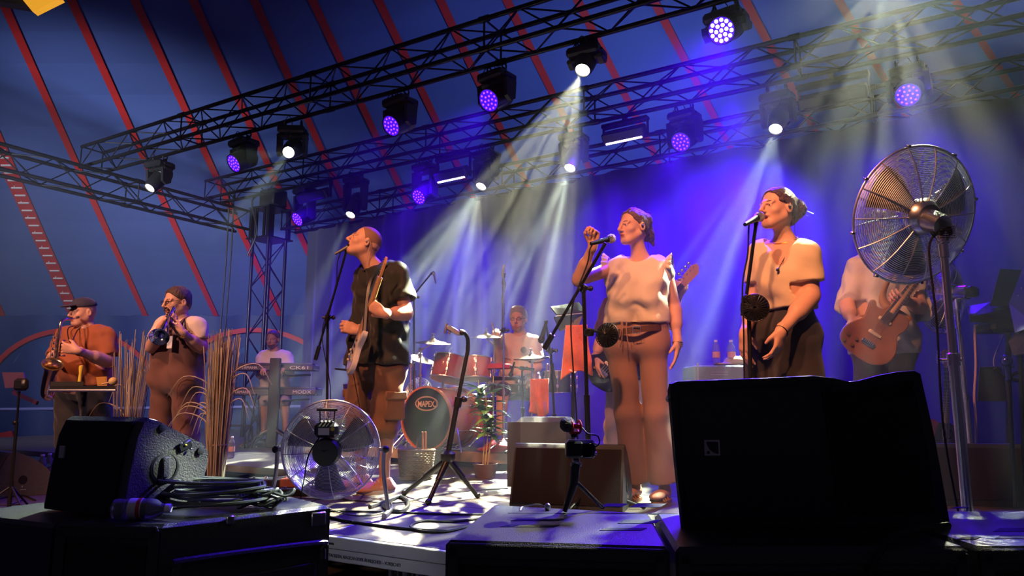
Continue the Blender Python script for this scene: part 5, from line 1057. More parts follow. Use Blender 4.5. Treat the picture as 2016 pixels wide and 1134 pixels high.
# keyboards
P = pj(9.0); M_KB = mat('keyboard_grey', (.05, .05, .07), .4); M_PR = mat('pale_print', (.6, .55, .6), .5)
for (lab, x0, y0, x1, y1, hz, tx, tz) in (('upper keyboard of the two, dark with pale lettering on its back', 463, 724, 616, 730, .075, 'CK61', .05), ('lower keyboard of the two, on the stand below the other', 449, 772, 622, 777, .085, 'MODX', .045)):
    a, b = P(x0, y0), P(x1, y1); b[2] = a[2]; d = nrm(b-a); n_ = V(-d[1], d[0], 0); w_ = np.linalg.norm(b-a); R = np.stack([d, n_, V(0, 0, 1)], 1); c = (a+b)/2+n_*.16
    T = thing('keyboard', lab, 'keyboard', c); mb = MB(); mb.box(c, (w_, .32, hz), R, .012); mb.box(c+V(0, 0, hz/2+.01)-n_*.08, (w_*.98, .14, .03), R, .01); mb.build('case', M_KB, T); mb = MB(); nk_ = 36
    for i in range(nk_): mb.box(c+V(0, 0, hz/2+.004)+n_*.10+d*(w_*.94*(i/(nk_-1)-.5)), (w_*.94/nk_*.88, .13, .014), R)
    mb.build('white_key_set', mat('ivory', (.7, .68, .65), .3), T); t1 = text_mesh('lettering', 'YAMAHA', .05, M_PR, T, a+d*.08-n_*.002-V(0, 0, .015), d, (0, 0, 1), .001, .20); text_mesh('lettering', tx, .06, M_PR, T, b-d*.30-n_*.002-V(0, 0, .018), d, (0, 0, 1), .001, .24)
T = thing('keyboard_stand', 'black column stand carrying both keyboards', 'keyboard stand', V(*P(543, 860)[:2], 0)); a = P(543, 705, -.05); mb = MB(); mb.box((a[0], a[1], a[2]/2+.0), (.13, .06, a[2]), rotz(YAW), .008); mb.build('column', BLP, T); c0 = V(a[0], a[1], 0); mb = MB()
for z in (.90, .59): 
    for q in (-.35, .35): mb.rod(V(a[0], a[1], z-.02)+RT*q*.3, V(a[0], a[1], z)+RT*q+FH*.33, .014)
mb.build('arm', BLP, T); mb = MB()
for q in (-1, 1): mb.rod(c0+V(0, 0, .02)+RT*q*.35-FH*.1, c0+V(0, 0, .25), .016); mb.rod(c0+V(0, 0, .02)+RT*q*.35+FH*.35, c0+V(0, 0, .25), .016)
mb.build('leg', BLP, T)
T = thing('folding_stand', 'thin black folding frame left of the keyboard column', 'stand', V(*P(465, 860)[:2], 0)); P2 = pj(8.7); 
for (a, b) in (((447, 840), (447, 893)), ((496, 838), (496, 893)), ((447, 838), (496, 838)), ((482, 800), (482, 893)), ((485, 790), (510, 838)), ((505, 775), (484, 893)), ((484, 890), (512, 850))): mb = MB(); mb.rod(P2(*a), P2(*b), .012); mb.build('bar', BLK, T)
# ================================================================== fans at the front
P = pj(3.3); c = P(1801, 425); T, a, x, y, dp = fan('pedestal_fan', 'large chrome pedestal fan seen from behind at the right, nearest of the fans', c, view(.20, -.93, -.34), .318, V(*P(1862, 900)[:2], 0), 34, 14, M_WIRE, 3, wire=.0022, depth=.11)
mb = MB(); mb.lathe(c+a*.03, a, [(.085, 0), (.088, .02), (.07, .05), (.06, .06)], 32); mb.build('motor_cover', mat('satin_chrome', (.7, .7, .7), .3, 1.), T)
mc = c+a*.14+V(0, 0, -.035)+RT*.01; mb = MB(); mb.lathe(c+a*.08+V(0, 0, -.012), nrm(a-V(0, 0, .15)), [(.052, 0), (.05, .05), (.044, .09), (.02, .10)], 28); mo = mb.build('motor', mat('satin_chrome', (.7, .7, .7), .3, 1.), T)
mb = MB(); mb.box(mc+V(0, 0, -.022), (.085, .06, .06), np.stack([RT, nrm(a), nrm(np.cross(RT, a))], 1), .02); mb.build('control_box', BLP, T, angle=25)
mb = MB(); 
for i in range(6): mb.box(mc+V(0, 0, .004-.010*i)+nrm(a)*.031, (.07, .003, .004), np.stack([RT, nrm(a), nrm(np.cross(RT, a))], 1))
mb.build('vent_rib', STL, T)
ft = V(mc[0], mc[1], 0); zt = mc[2]-.05; mb = MB(); mb.rod((ft[0], ft[1], .02), (ft[0], ft[1], .78), .0215, 20); mb.build('lower_pole', CHR, T); mb = MB(); mb.rod((ft[0], ft[1], .78), (ft[0], ft[1], zt-.05), .0165, 20); mb.build('upper_pole', CHR, T)
mb = MB(); mb.lathe((ft[0], ft[1], .76), (0, 0, 1), [(.026, 0), (.026, .05), (.02, .055)], 20); mb.rod((ft[0]-.05, ft[1], .785), (ft[0]+.03, ft[1], .785), .007); mb.build('collar', CHR, T); mb = MB(); mb.lathe((ft[0], ft[1], zt-.09), (0, 0, 1), [(.021, 0), (.021, .06), (.026, .062), (.026, .10)], 20); mb.box((ft[0], ft[1], zt+.01), (.05, .05, .07), None, .01); mb.build('tilt_joint', CHR, T)
mb = MB(); mb.lathe(ft, (0, 0, 1), [(.22, 0), (.22, .014), (.03, .035)], 40); mb.build('base', CHR, T)
mb = MB(); mb.tube(bez([mc+V(-.03, 0, -.03), mc+V(-.055, -.02, -.12), V(ft[0]-.05, ft[1]-.02, .95), V(ft[0]-.06, ft[1]-.02, .5), V(ft[0]-.03, ft[1]-.03, .1)]), .0045, 6); mb.build('power_lead', RUB, T)
for i in range(8): t = i*pi/4+.3; mb = MB(); mb.box(c+(x*cos(t)+y*sin(t))*.325, (.02, .014, .02), np.stack([x, y, a], 1), .003); mb.build('clip', CHR, T)
P = pj(4.6); c = P(1851, 580); T, a, x, y, dp = fan('pedestal_fan', 'smaller chrome pedestal fan behind the large one', c, view(.42, -.9, -.05), .250, V(*P(1897, 860)[:2], 0), 24, 16, M_WIRE, 3, wire=.0014, depth=.10)
mb = MB(); mb.lathe(c+a*.03, a, [(.065, 0), (.066, .05), (.06, .07), (.05, .08)], 28); mb.lathe(c+a*.10, a, [(.045, 0), (.045, .08), (.03, .09)], 24); mb.build('motor', CHR, T)
mb = MB(); mb.box(c+a*.20, (.07, .07, .07), np.stack([x, y, a], 1), .015); mb.build('control_box', BLP, T); ft = V(*(c+a*.10)[:2], 0); zt = c[2]-.06
mb = MB(); mb.rod((ft[0], ft[1], .02), (ft[0], ft[1], .62), .019, 18); mb.rod((ft[0], ft[1], .62), (ft[0], ft[1], zt), .014, 18); mb.lathe((ft[0], ft[1], .6), (0, 0, 1), [(.024, 0), (.024, .04)], 18); mb.lathe((ft[0], ft[1], zt-.05), (0, 0, 1), [(.026, 0), (.026, .07)], 18); mb.build('pole', CHR, T); mb = MB(); mb.lathe(ft, (0, 0, 1), [(.2, 0), (.2, .014), (.03, .035)], 40); mb.build('base', CHR, T)
P = pj(3.85); c = P(651, 885); c[2] = max(c[2], .345); T, a, x, y, dp = fan('floor_fan', 'round chrome floor fan with black motor standing at the lead singer\'s feet', c, view(.03, -1, -.06), .262, V(c[0], c[1], 0), 30, 12, M_WIRE, 3, wire=.0015, depth=.15)
mb = MB(); mb.lathe(c+a*.05, a, [(.070, 0), (.074, .01), (.074, .06), (.066, .08), (.02, .084)], 32)
for i in range(12): t = i*pi/6; mb.ell(c+a*.125+(x*cos(t)+y*sin(t))*.062, (.005, .005, .004), None, 8, 5)
for q in (-1, 1): mb.ell(c+a*.134+x*.012*q+y*.01, (.005, .005, .004), None, 8, 5)
mb.build('motor', BLP, T); R = np.stack([RT, -nrm(a), nrm(np.cross(RT, -a))], 1); u = R[:, 2]; bx = c+a*.10+u*.115
mb = MB(); mb.box(bx, (.125, .07, .078), R, .018); 
for i in range(4): mb.ell(bx+u*.042+RT*(-.03+.02*i), (.010, .02, .008), R, 10, 6)
mb.build('control_box', BLP, T, angle=25); mb = MB(); mb.box(bx+a*.037-u*.005-RT*.008, (.058, .003, .036), R); mb.build('label_plate', mat('silver_label', (.6, .6, .6), .4), T); mb = MB(); mb.lathe(bx+a*.035+RT*.037+u*.008, a, [(.0105, 0), (.0105, .003)], 16); mb.build('warning_sticker', mat('yellow_sticker', (.7, .6, .05), .5), T)
mb = MB(); h0 = bx+u*.105; mb.rod(h0-RT*.055, h0+RT*.055, .008, 10); mb.rod(h0-RT*.04, bx-RT*.035+u*.03, .004); mb.rod(h0+RT*.04, bx+RT*.035+u*.03, .004); mb.build('handle', BLP, T)
mb = MB(); mb.tube(bez([bx-RT*.04-u*.04, c+a*.12-RT*.09-V(0, 0, .02), c+a*.10-RT*.115-V(0, 0, .16), V(*(c-RT*.14+a*.16)[:2], .01), V(*(c-RT*.25+a*.25)[:2], .008)]), .004, 6); mb.build('power_lead', RUB, T)
for q in (-1, 1):
    e = c+RT*q*.29; mb = MB(); mb.tube(bez([e+V(0, 0, .02), e-V(0, 0, .12)+RT*q*.0, V(e[0], e[1], .03)+RT*q*.03]), .011, 8); mb.rod(V(e[0], e[1], .016)+RT*q*.03-FH*.12, V(e[0], e[1], .016)+RT*q*.03+FH*.12, .014, 10); mb.rod(e, c+RT*q*.262, .012); mb.build('leg', STL, T); mb = MB(); mb.ell(e+RT*q*.008, (.02, .02, .02)); mb.build('knob', BLP, T)
# ================================================================== tablet stand on a tripod
P = pj(4.35); hub = P(882, 893); T = thing('tablet_stand', 'black tripod stand with a bent arm and chrome clamp in front of the drums', 'stand', V(hub[0], hub[1], 0)); mb = MB()
top = P(921, 690, .05); mb.rod(hub, P(902, 785, .02), .0165, 12); mb.rod(P(902, 785, .02), top, .0125, 12); mb.tube(bez([top, P(921, 668, .04), P(914, 655, .02), P(904, 652)], 6), .013, 10); mb.build('pole', BLP, T)
mb = MB(); mb.lathe(P(902, 785, .02)-V(0, 0, .02), nrm(top-hub), [(.024, -.03), (.024, .03)], 14); mb.ell(P(914, 786), (.02, .02, .02)); mb.build('joint', BLP, T); mb = MB(); mb.ell(P(909, 655), (.022, .018, .018)); mb.build('joint', BLP, T)
R = np.stack([RT, FH, V(0, 0, 1)], 1)@roty(.5); mb = MB(); mb.box(P(893, 651), (.095, .03, .035), R, .008); mb.rod(P(876, 648)-V(0, 0, .025), P(880, 640)+V(0, 0, .01), .008); mb.rod(P(884, 652)-V(0, 0, .02), P(888, 644)+V(0, 0, .01), .008); mb.build('clamp', CHR, T)
for (fx_, fy_) in ((796, 972), (843, 990), (940, 977)):
    f = atz(fx_, fy_, .012); mb = MB(); k_ = hub-V(0, 0, .03); m_ = k_+(f-k_)*.5; mb.rod(k_, m_, .021, 10, .019); mb.rod(m_, f, .014, 10); mb.ell(f+V(0, 0, .006), (.02, .02, .018)); mb.build('leg', BLP, T)
mb = MB(); mb.lathe(hub-V(0, 0, .05), (0, 0, 1), [(.03, 0), (.045, .02), (.045, .05), (.02, .07)], 20); mb.build('hub', BLP, T)
P = pj(4.2); mb = MB(); mb.tube(bez([*[atz(x_, y_, .012) for x_, y_ in ((728, 998), (760, 988), (785, 978), (800, 984), (803, 996), (790, 1006), (768, 1004), (755, 994))]], 8), .012, 8); w0 = min(v[2] for v in mb.v); mb.v = [(v[0], v[1], v[2]-w0) for v in mb.v]; tag(mb.build('cable_tie_strap', BLP, None), 'thick black lead looped on the deck beside the floor fan', 'cable')
# ================================================================== loudspeakers
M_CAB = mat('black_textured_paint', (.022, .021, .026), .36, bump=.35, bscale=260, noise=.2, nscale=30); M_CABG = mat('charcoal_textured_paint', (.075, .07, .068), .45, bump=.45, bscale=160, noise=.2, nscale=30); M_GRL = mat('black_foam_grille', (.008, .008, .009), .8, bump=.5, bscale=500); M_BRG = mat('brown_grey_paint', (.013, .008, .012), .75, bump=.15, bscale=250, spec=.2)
def cabinet(label, footprint, z0, z1, slots=(), panel=None, name='subwoofer', extra=None, m=M_CAB):
    fp = [V(p[0], p[1], z0) for p in footprint]; T = thing(name, label, 'speaker', sum(fp)/len(fp)); mb = MB(); h = z1-z0; n = len(fp); cen = sum(fp)/n; b = .012
    vs = []; 
    for z, k in ((0, 0), (h-b, 0), (h, b)): vs += [p+nrm(cen-p)*k*1.4+V(0, 0, z) for p in fp]
    mb.add(vs, [tuple(range(n))[::-1], tuple(range(2*n, 3*n))]+[(j*n+i, j*n+(i+1) % n, (j+1)*n+(i+1) % n, (j+1)*n+i) for j in range(2) for i in range(n)]); mb.build('cabinet', m, T, False)
    if panel is not None:                       # recessed grille on the front side a-b
        a, q = fp[panel[0]], fp[panel[1]]; d = nrm(q-a); w_ = np.linalg.norm(q-a); nn = nrm(np.cross(d, V(0, 0, 1))); nn = nn if np.dot(nn, cen-a) < 0 else -nn; mg = .045; R = np.stack([d, nn, V(0, 0, 1)], 1)
        mb = MB(); mb.box((a+q)/2+V(0, 0, h/2-.01)+nn*.002, (w_-2*mg, .008, h-2*mg-.02), R, .003); mb.build('grille', M_GRL, T, False)
        mb = MB()
        for s_ in (-1, 1): mb.box((a+q)/2+d*s_*(w_/2-mg/2)+V(0, 0, h/2)+nn*.006, (mg*.8, .012, h-.03), R, .004)
        mb.box((a+q)/2+V(0, 0, h-.025)+nn*.006, (w_-.02, .012, .04), R, .004); mb.build('frame', m, T, False)
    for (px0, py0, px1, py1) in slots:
        c0, c1, c2, c3 = [atz(*p, z1) for p in ((px0, py1), (px1, py1), (px1+12, py0), (px0+14, py0))]; mb = MB(); mb.prism([c0, c1, c2, c3], (0, 0, .0015)); mb.build('slot', M_GRL, T, False)  # flat near-black plates paint the shade inside the handle recesses
    return T
ZS = .22; ZB = -1.05
ctr = [(-1.23, 1.75), (-.645, 1.98), (-.885, 2.51), (-1.47, 2.40)]
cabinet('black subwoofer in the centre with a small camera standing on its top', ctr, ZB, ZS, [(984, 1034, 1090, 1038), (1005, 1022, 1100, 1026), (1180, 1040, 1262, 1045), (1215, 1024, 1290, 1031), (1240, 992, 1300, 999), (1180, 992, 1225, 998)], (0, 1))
mb = MB(); a_, b_ = atz(1000, 1011, ZS), atz(1335, 1012, ZS); mb.rod(a_, b_, .0022, 4); tag(mb.build('seam_strip', M_GRL, None), 'thin dark seam line across the centre subwoofer top', 'seam')
cabinet('black subwoofer under the large wedge at right', [(-.63, 1.985), (.065, 2.40), (-.22, 2.90), (-.865, 2.505)], ZB, ZS, [], (0, 1))
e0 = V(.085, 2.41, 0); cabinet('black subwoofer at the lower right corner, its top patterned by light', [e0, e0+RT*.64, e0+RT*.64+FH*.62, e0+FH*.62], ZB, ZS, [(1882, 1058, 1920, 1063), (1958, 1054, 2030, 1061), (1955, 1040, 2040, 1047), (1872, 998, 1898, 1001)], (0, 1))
A_, B_, C_ = V(-2.0, 2.08, 0), V(-2.17, 1.50, 0), V(-2.52, 1.36, 0)
T = cabinet('black subwoofer at lower left with a long handle bar on its side', [A_, B_, C_, V(-2.52, 2.25, 0)], ZB, ZS, [], (1, 2))
d = nrm(A_-B_); nn = nrm(np.cross(d, V(0, 0, 1))); nn = nn if nn[0] > 0 else -nn; mb = MB(); mb.tube(bez([B_+d*.04+V(0, 0, ZS-.20)+nn*.012, B_+d*.05+V(0, 0, ZS-.135)+nn*.014, B_+d*.08+V(0, 0, ZS-.12)+nn*.014, A_-d*.06+V(0, 0, ZS-.13)+nn*.014, A_-d*.035+V(0, 0, ZS-.15)+nn*.014, A_-d*.03+V(0, 0, ZS-.19)+nn*.012], 6), .012, 8); mb.build('handle_bar', M_CAB, T)
mb = MB(); mb.box(A_-d*.05+V(0, 0, ZS-.045)+nn*.004, (.06, .05, .012), np.stack([d, V(0, 0, 1), nn], 1), .004); mb.build('corner_latch', STL, T); mb = MB(); mb.box(B_+d*.22+V(0, 0, ZS-.01)+nn*.004, (.03, .03, .012), np.stack([d, V(0, 0, 1), nn], 1), .004); mb.build('corner_latch', STL, T)
mb = MB(); mb.box(A_*.5+B_*.5+V(0, 0, ZS-.45)+nn*.003, (.5, .5, .006), np.stack([d, V(0, 0, 1), nn], 1), .004); mb.build('side_panel', mat('violet_lit_black', (.03, .022, .05), .4), T, False)  # violet stage light on this side is put into the panel colour
T = cabinet('black subwoofer at the far lower left with a latch plate', [(-2.535, 1.355), (-3.10, 1.30), (-3.10, 2.1), (-2.535, 2.2)], ZB, ZS-.01, [], None)
q = atd(92, 1085, 2.42); mb = MB(); mb.box(q, (.03, .03, .14), R, .004); mb.box(q+V(-.03, -.01, -.03), (.08, .03, .035), R, .006); mb.box(q+V(.03, -.005, -.02), (.02, .03, .09), R, .004); mb.build('latch', STL, T)
def logo_plate(T, c, u, v, n, s): # small square plate with a quarter-round mark
    mb = MB(); mb.prism([c+(u*a+v*b)*s for a, b in ((-1, -1), (1, -1), (1, 1), (-1, 1))], n*.004); o = mb.build('badge', mat('grey_badge', (.55, .52, .52), .5, 0.), T, False)
    mb = MB(); pts = [V(-.72, .72, 0)]+[V(-.72+1.44*sin(t), .72-1.44*cos(t)*1., 0) for t in [pi/2*i/10 for i in range(11)]][::-1]; pts = [(-.75, .78), (.78, .78), (.78, -.75)]+[(.78-1.5*sin(t)*1., .78-1.53*cos(t)) for t in [pi/2*i/10 for i in range(1, 10)]]
    mb.prism([c+(u*a+v*b)*s+n*.004 for a, b in pts], n*.0015); mb.prism([c+(u*a+v*b)*s+n*.004 for a, b in ((-.7, -.78), (-.35, -.78), (-.35, -.42), (-.7, -.42))], n*.0015); mb.build('badge_mark', BLP, o, False)
# large wedge, right: back of the cabinet seen from the audience
def pxpoly(pts, D_, dirv, depth): return [atd(x, y, D_) for x, y in pts]
T = thing('stage_monitor', 'large black wedge monitor at right with a wavy top edge and square badge', 'speaker', V(*atd(1590, 1030, 2.2)[:2], ZS)); b0 = atz(1345, 1037, ZS+.004); Dm = (b0-CAM)@FW
out = [(1345, 1037), (1330, 900), (1319, 770), (1322, 756), (1334, 751), (1500, 745), (1600, 740), (1640, 744), (1672, 752), (1690, 750), (1730, 739), (1770, 732), (1800, 730), (1812, 736), (1842, 870), (1871, 1033)]
fr = [atd(x, y, Dm) for x, y in out]; fr[0][2] = fr[-1][2] = ZS+.003; FHd = nrm(FH+V(0, 0, 0)); bkp = [p+FH*.34+RT*.13+V(0, 0, -.10*(p[2]-ZS)/.4) for p in fr]
n_ = len(fr); mb = MB(); bev_ = [p+FH*.012+(sum(fr)/n_-p)*-.012 for p in fr]; mb.add(fr+bev_+bkp, [tuple(range(n_))[::-1]]+[(j*n_+i, j*n_+(i+1) % n_, (j+1)*n_+(i+1) % n_, (j+1)*n_+i) for j in (0, 1) for i in range(n_)]+[tuple(range(2*n_, 3*n_))]); mb.build('cabinet', M_CAB, T, angle=25)
nF = -FH; 
def onf(x, y, o=.002): p = atd(x, y, Dm); return p+nF*o
mb = MB(); mb.prism([onf(*p) for p in ((1352, 1022), (1336, 772), (1596, 758), (1622, 900), (1640, 1022))], nF*.006); mb.build('rear_panel', M_CAB, T, False)
mb = MB(); mb.prism([onf(*p) for p in ((1652, 1012), (1616, 762), (1660, 768), (1685, 768), (1796, 750), (1824, 880), (1842, 1012))], nF*.004); sp_ = mb.build('grille', M_GRL, T, False)
for (x_, y_) in ((1640, 765), (1800, 765), (1660, 990), (1832, 990), (1362, 880)): mb = MB(); mb.lathe(onf(x_, y_, .006), nF, [(.010, 0), (.010, .004)], 14); mb.build('bolt', BLP, T)
mb = MB(); mb.box(onf(1326, 782, -.03), (.02, .06, .035), R, .006); mb.build('latch', BLP, T)
logo_plate(T, onf(1400, 881, .009), RT, V(0, 0, 1), nF, .024)
# left wedge, side on
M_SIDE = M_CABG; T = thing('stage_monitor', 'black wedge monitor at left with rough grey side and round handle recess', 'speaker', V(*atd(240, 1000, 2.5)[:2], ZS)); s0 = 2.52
side = [(240, 1002), (252, 940), (268, 862), (282, 830), (294, 822), (312, 827), (352, 848), (400, 872), (412, 888), (411, 915), (404, 940), (395, 948)]
cxs = [p[0] for p in side]; dd = lambda x: 2.42+(x-240)/170*.30
sp3 = [atd(x, y, dd(x)) for x, y in side]; zmin = ZS+.003; sp3[0][2] = zmin; sp3.append(V(*atd(395, 948, dd(395))[:2], zmin)); far = view(-.88, .47)*.47
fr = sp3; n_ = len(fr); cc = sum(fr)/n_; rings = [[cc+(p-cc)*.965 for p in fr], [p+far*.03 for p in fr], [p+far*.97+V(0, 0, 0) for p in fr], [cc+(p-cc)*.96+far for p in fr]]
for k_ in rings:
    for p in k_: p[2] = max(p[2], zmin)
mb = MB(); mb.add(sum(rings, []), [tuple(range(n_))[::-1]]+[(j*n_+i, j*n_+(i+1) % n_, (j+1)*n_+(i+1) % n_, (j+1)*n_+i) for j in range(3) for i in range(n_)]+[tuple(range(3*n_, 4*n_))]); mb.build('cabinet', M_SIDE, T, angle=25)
sn_ = -nrm(far); so = lambda x, y, o: atd(x, y, dd(x))+sn_*o
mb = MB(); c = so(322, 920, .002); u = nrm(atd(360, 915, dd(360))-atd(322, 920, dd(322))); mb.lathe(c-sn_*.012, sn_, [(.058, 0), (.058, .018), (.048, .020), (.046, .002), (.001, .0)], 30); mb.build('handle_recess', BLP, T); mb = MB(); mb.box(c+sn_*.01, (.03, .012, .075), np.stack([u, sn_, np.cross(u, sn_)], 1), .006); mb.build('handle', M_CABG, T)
mb = MB(); mb.box(so(362, 878, .002), (.06, .02, .034), np.stack([u, sn_, nrm(np.cross(u, sn_))], 1)@roty(.35), .006); cp_ = mb.build('connector_recess', BLP, T); mb = MB()
for (x_, y_) in ((352, 873), (371, 884)): mb.ell(so(x_, y_, .014), (.005, .005, .005), None, 8, 6)
mb.build('socket', CHR, cp_); mb = MB(); mb.ell(so(361, 876, .014), (.004, .006, .004), None, 8, 6); mb.build('yellow_mark', MATS['yellow_sticker'], cp_)
for (x_, y_) in ((318, 842), (393, 888)): mb = MB(); mb.lathe(so(x_, y_, -.004), sn_, [(.014, 0), (.014, .012), (.006, .014)], 16); mb.build('corner_foot', RUB, T)
mb = MB(); top_ = [fr[0], fr[1], fr[2], fr[3]]; g0 = [p-nrm(u)*.006+far*.08 for p in top_]; g1 = [p-nrm(u)*.006+far*.92 for p in top_]; mb.add(g0+g1+[p-u*.006 for p in g0+g1], [(i, i+1, 4+i+1, 4+i) for i in range(3)]+[(8+i, 12+i, 13+i, 9+i) for i in range(3)]+[(0, 8, 9, 1), (1, 9, 10, 2), (2, 10, 11, 3), (4, 5, 13, 12), (5, 6, 14, 13), (6, 7, 15, 14), (0, 4, 12, 8), (3, 11, 15, 7)]); mb.build('grille', M_GRL, T, False)
mb = MB(); p_ = fr[1]*.45+fr[2]*.55+far*.82-u*.016; mb.box(p_, (.008, .03, .045), np.stack([u, nrm(far), V(0, 0, 1)], 1), .002); mb.build('badge', mat('grey_badge', (.55, .52, .52), .5, 0.), T)
# wedge in the middle, and the others further back
def wedge(label, c, e, g_, L_, H_, m_face, m_side, dep=.44, hole=True):
    """e = long axis, right end; g_ = away from us; c = near bottom left corner"""
    c = V(*c); e = nrm(e); g_ = nrm(g_); prof = [(0, 0), (0, .03), (.10, H_-.02), (.115, H_), (.15, H_+.002), (.24, H_*.86), (.32, H_*.64), (.38, H_*.40), (.42, H_*.16), (.43, .0)]; prof = [(a*dep/.43, b) for a, b in prof]
    T = thing('stage_monitor', label, 'speaker', c); n = len(prof); vs = [c+g_*a+V(0, 0, b) for a, b in prof]+[c+e*L_+g_*a+V(0, 0, b) for a, b in prof]
    mb = MB(); mb.add(vs, [tuple(range(n))[::-1], tuple(range(n, 2*n))]+[(i, (i+1) % n, n+(i+1) % n, n+i) for i in range(n)]); mb.build('cabinet', m_side, T, angle=30)
    nn = nrm(np.cross(e, g_*(.10*dep/.43)+V(0, 0, H_-.05))); nn = nn if np.dot(nn, g_) < 0 else -nn; mb = MB(); a, b = c+V(0, 0, .035)+g_*.002, c+g_*(.097*dep/.43)+V(0, 0, H_-.025); mb.prism([a+e*.012, a+e*(L_-.012), b+e*(L_-.012), b+e*.012], nn*.008); mb.build('face_panel', m_face, T, False)
    if hole:
        k_ = c+e*(L_+.001)+g_*(dep*.45)+V(0, 0, H_*.36); mb = MB(); mb.prism([k_+g_*(.036*cos(t))+V(0, 0, .045*sin(t) if sin(t) > 0 else .038*sin(t)) for t in [2*pi*i/20 for i in range(20)]], e*.003); mb.build('handle_recess', M_GRL, T, False)
        mb = MB(); mb.box(k_+V(0, 0, -.062)+e*.002, (.004, .008, .018), np.stack([e, g_, V(0, 0, 1)], 1)); mb.box(k_+V(0, 0, -.09)+g_*.01+e*.002, (.004, .05, .004), np.stack([e, g_, V(0, 0, 1)], 1)); mb.build('marking', mat('pale_mark', (.4, .4, .42), .5), T, False)
    return T
b0 = atz(1003, 1003, .002); b1 = atz(1226, 1012, .002); wedge('dark brown wedge monitor in the centre, behind the small camera', b0, b1-b0, FH+RT*.30, np.linalg.norm(b1-b0), .355, M_BRG, M_CAB, .44)
b0 = atz(1850, 995, .002); b1 = atz(2110, 1000, .002); wedge('brown wedge monitor on the deck at the right edge', b0, b1-b0, FH+RT*.1, np.linalg.norm(b1-b0), .345, M_BRG, M_CAB, .44, False)
b0 = atz(-60, 975, -.338); b1 = atz(12, 985, -.338); T = wedge('dark wedge monitor cut off by the left edge', b0, view(.72, -.5), view(.75, .6), .40, .42, M_CABG, M_CABG, .62)
c = atd(1056, 860, 4.75); mb = MB(); T = thing('speaker_cabinet', 'pale grey cabinet standing behind the centre wedge', 'speaker', (c[0], c[1], 0)); mb.box((c[0], c[1]+.12, .245), (.36, .34, .49), rotz(.42), .03); mb.build('cabinet', mat('grey_cabinet', (.05, .05, .06), .7, bump=.15, bscale=250, spec=.25), T, angle=25); mb = MB(); mb.box((c[0]-.02, c[1]-.055, .25), (.30, .006, .42), rotz(.42)); mb.build('grille', mat('grey_grille', (.04, .04, .05), .8, bump=.3, bscale=400, spec=.2), T)
# amp rack with bottles behind the right singer
P = pj(5.7); a = P(1366, 719); T = thing('amplifier', 'pale green-grey amplifier on a case with two bottles on top', 'amplifier', V(a[0], a[1], 0)); R6 = np.stack([RT, FH, V(0, 0, 1)], 1); cA = V(*(a+RT*.34+FH*.2)[:2], 0); zA = a[2]; mb = MB(); mb.box(cA+V(0, 0, zA-.14), (.68, .40, .28), R6, .012); mb.build('amp_head', mat('grey_green_vinyl', (.20, .26, .22), .5, bump=.3, bscale=200), T, False)
mb = MB(); mb.box(cA+V(0, 0, (zA-.28)/2), (.72, .44, zA-.28), R6, .015); mb.build('case', M_CABG, T, False); mb = MB()
for z in (-.055, -.075): mb.box(cA+V(0, 0, zA+z)-FH*.203-RT*.14, (.14, .004, .006), R6)
mb.box(cA+V(0, 0, zA-.08)-FH*.203-RT*.31, (.012, .004, .2), R6); mb.build('vent', MATS['pale_mark'], T)
mb = MB(); mb.ell(cA+V(0, 0, zA-.155)-FH*.206+RT*.13, (.010, .006, .010)); mb.build('pilot_light', emis('lit_amber', (1, .8, .1), 4), T)
M_PET = mat('clear_bottle_plastic', (.9, .93, .95), .05, 0, trans=.85, ior=1.2); M_LBL = mat('pink_label', (.75, .35, .33), .5)
def bottle(label, c, ax=(0, 0, 1), h=.24, r=.032, group=None, lab=M_LBL, crush=0.):
    a = nrm(ax); T = thing('water_bottle', label, 'bottle', c, group); c = V(*c); k = h/.24; mb = MB(); mb.lathe(c, a, [(r*.6, 0), (r*.95, .008), (r, .03*k), (r*.93, .06*k), (r, .07*k), (r, .13*k), (r*.93, .14*k), (r, .15*k), (r*.9, .18*k), (r*.45, .21*k), (r*.40, .222*k)], 20); mb.build('shell', M_PET, T)
    mb = MB(); mb.lathe(c+a*.222*k, a, [(r*.45, 0), (r*.45, .015), (r*.4, .018)], 16); mb.build('cap', mat('white_cap', (.75, .7, .85), .4), T)
    mb = MB(); mb.lathe(c+a*.075*k, a, [(r*1.01, 0), (r*1.015, .005), (r*1.015, .05*k), (r*1.01, .055*k)], 20, cap=False); mb.build('label', lab, T); return T
bottle('left bottle on the green-grey amplifier', V(*P(1411, 718, .12)[:2], zA), h=.21, group='bottles on the amplifier'); bottle('right bottle on the green-grey amplifier', V(*P(1441, 718, .12)[:2], zA), h=.21, group='bottles on the amplifier')
B = Body(); c = V(*P(1450, 712, .12)[:2], zA); B.e(c+V(0, 0, .035), (.10, .07, .045)); B.e(c-RT*.11+V(0, 0, .015), (.07, .06, .012)); B.cut(c+V(0, 0, .002), (0, 0, -1), .4); tag(finish(B, 'cap', fabric('beige_cotton', (.50, .38, .26)), None, .009, amp=.004, sc=40), 'beige cap lying on the amplifier beside the right bottle', 'cap')
bottle('left clear bottle behind the left wedge monitor', V(*atd(79, 950, 7.6)[:2], -.34), h=.36, r=.045, group='bottles by the left wedge'); bottle('right clear bottle behind the left wedge monitor', V(*atd(93, 950, 7.75)[:2], -.34), h=.36, r=.045, group='bottles by the left wedge'); bottle('clear bottle on the floor by the keyboard frame', V(*atd(455, 900, 7.3)[:2], 0), h=.22)
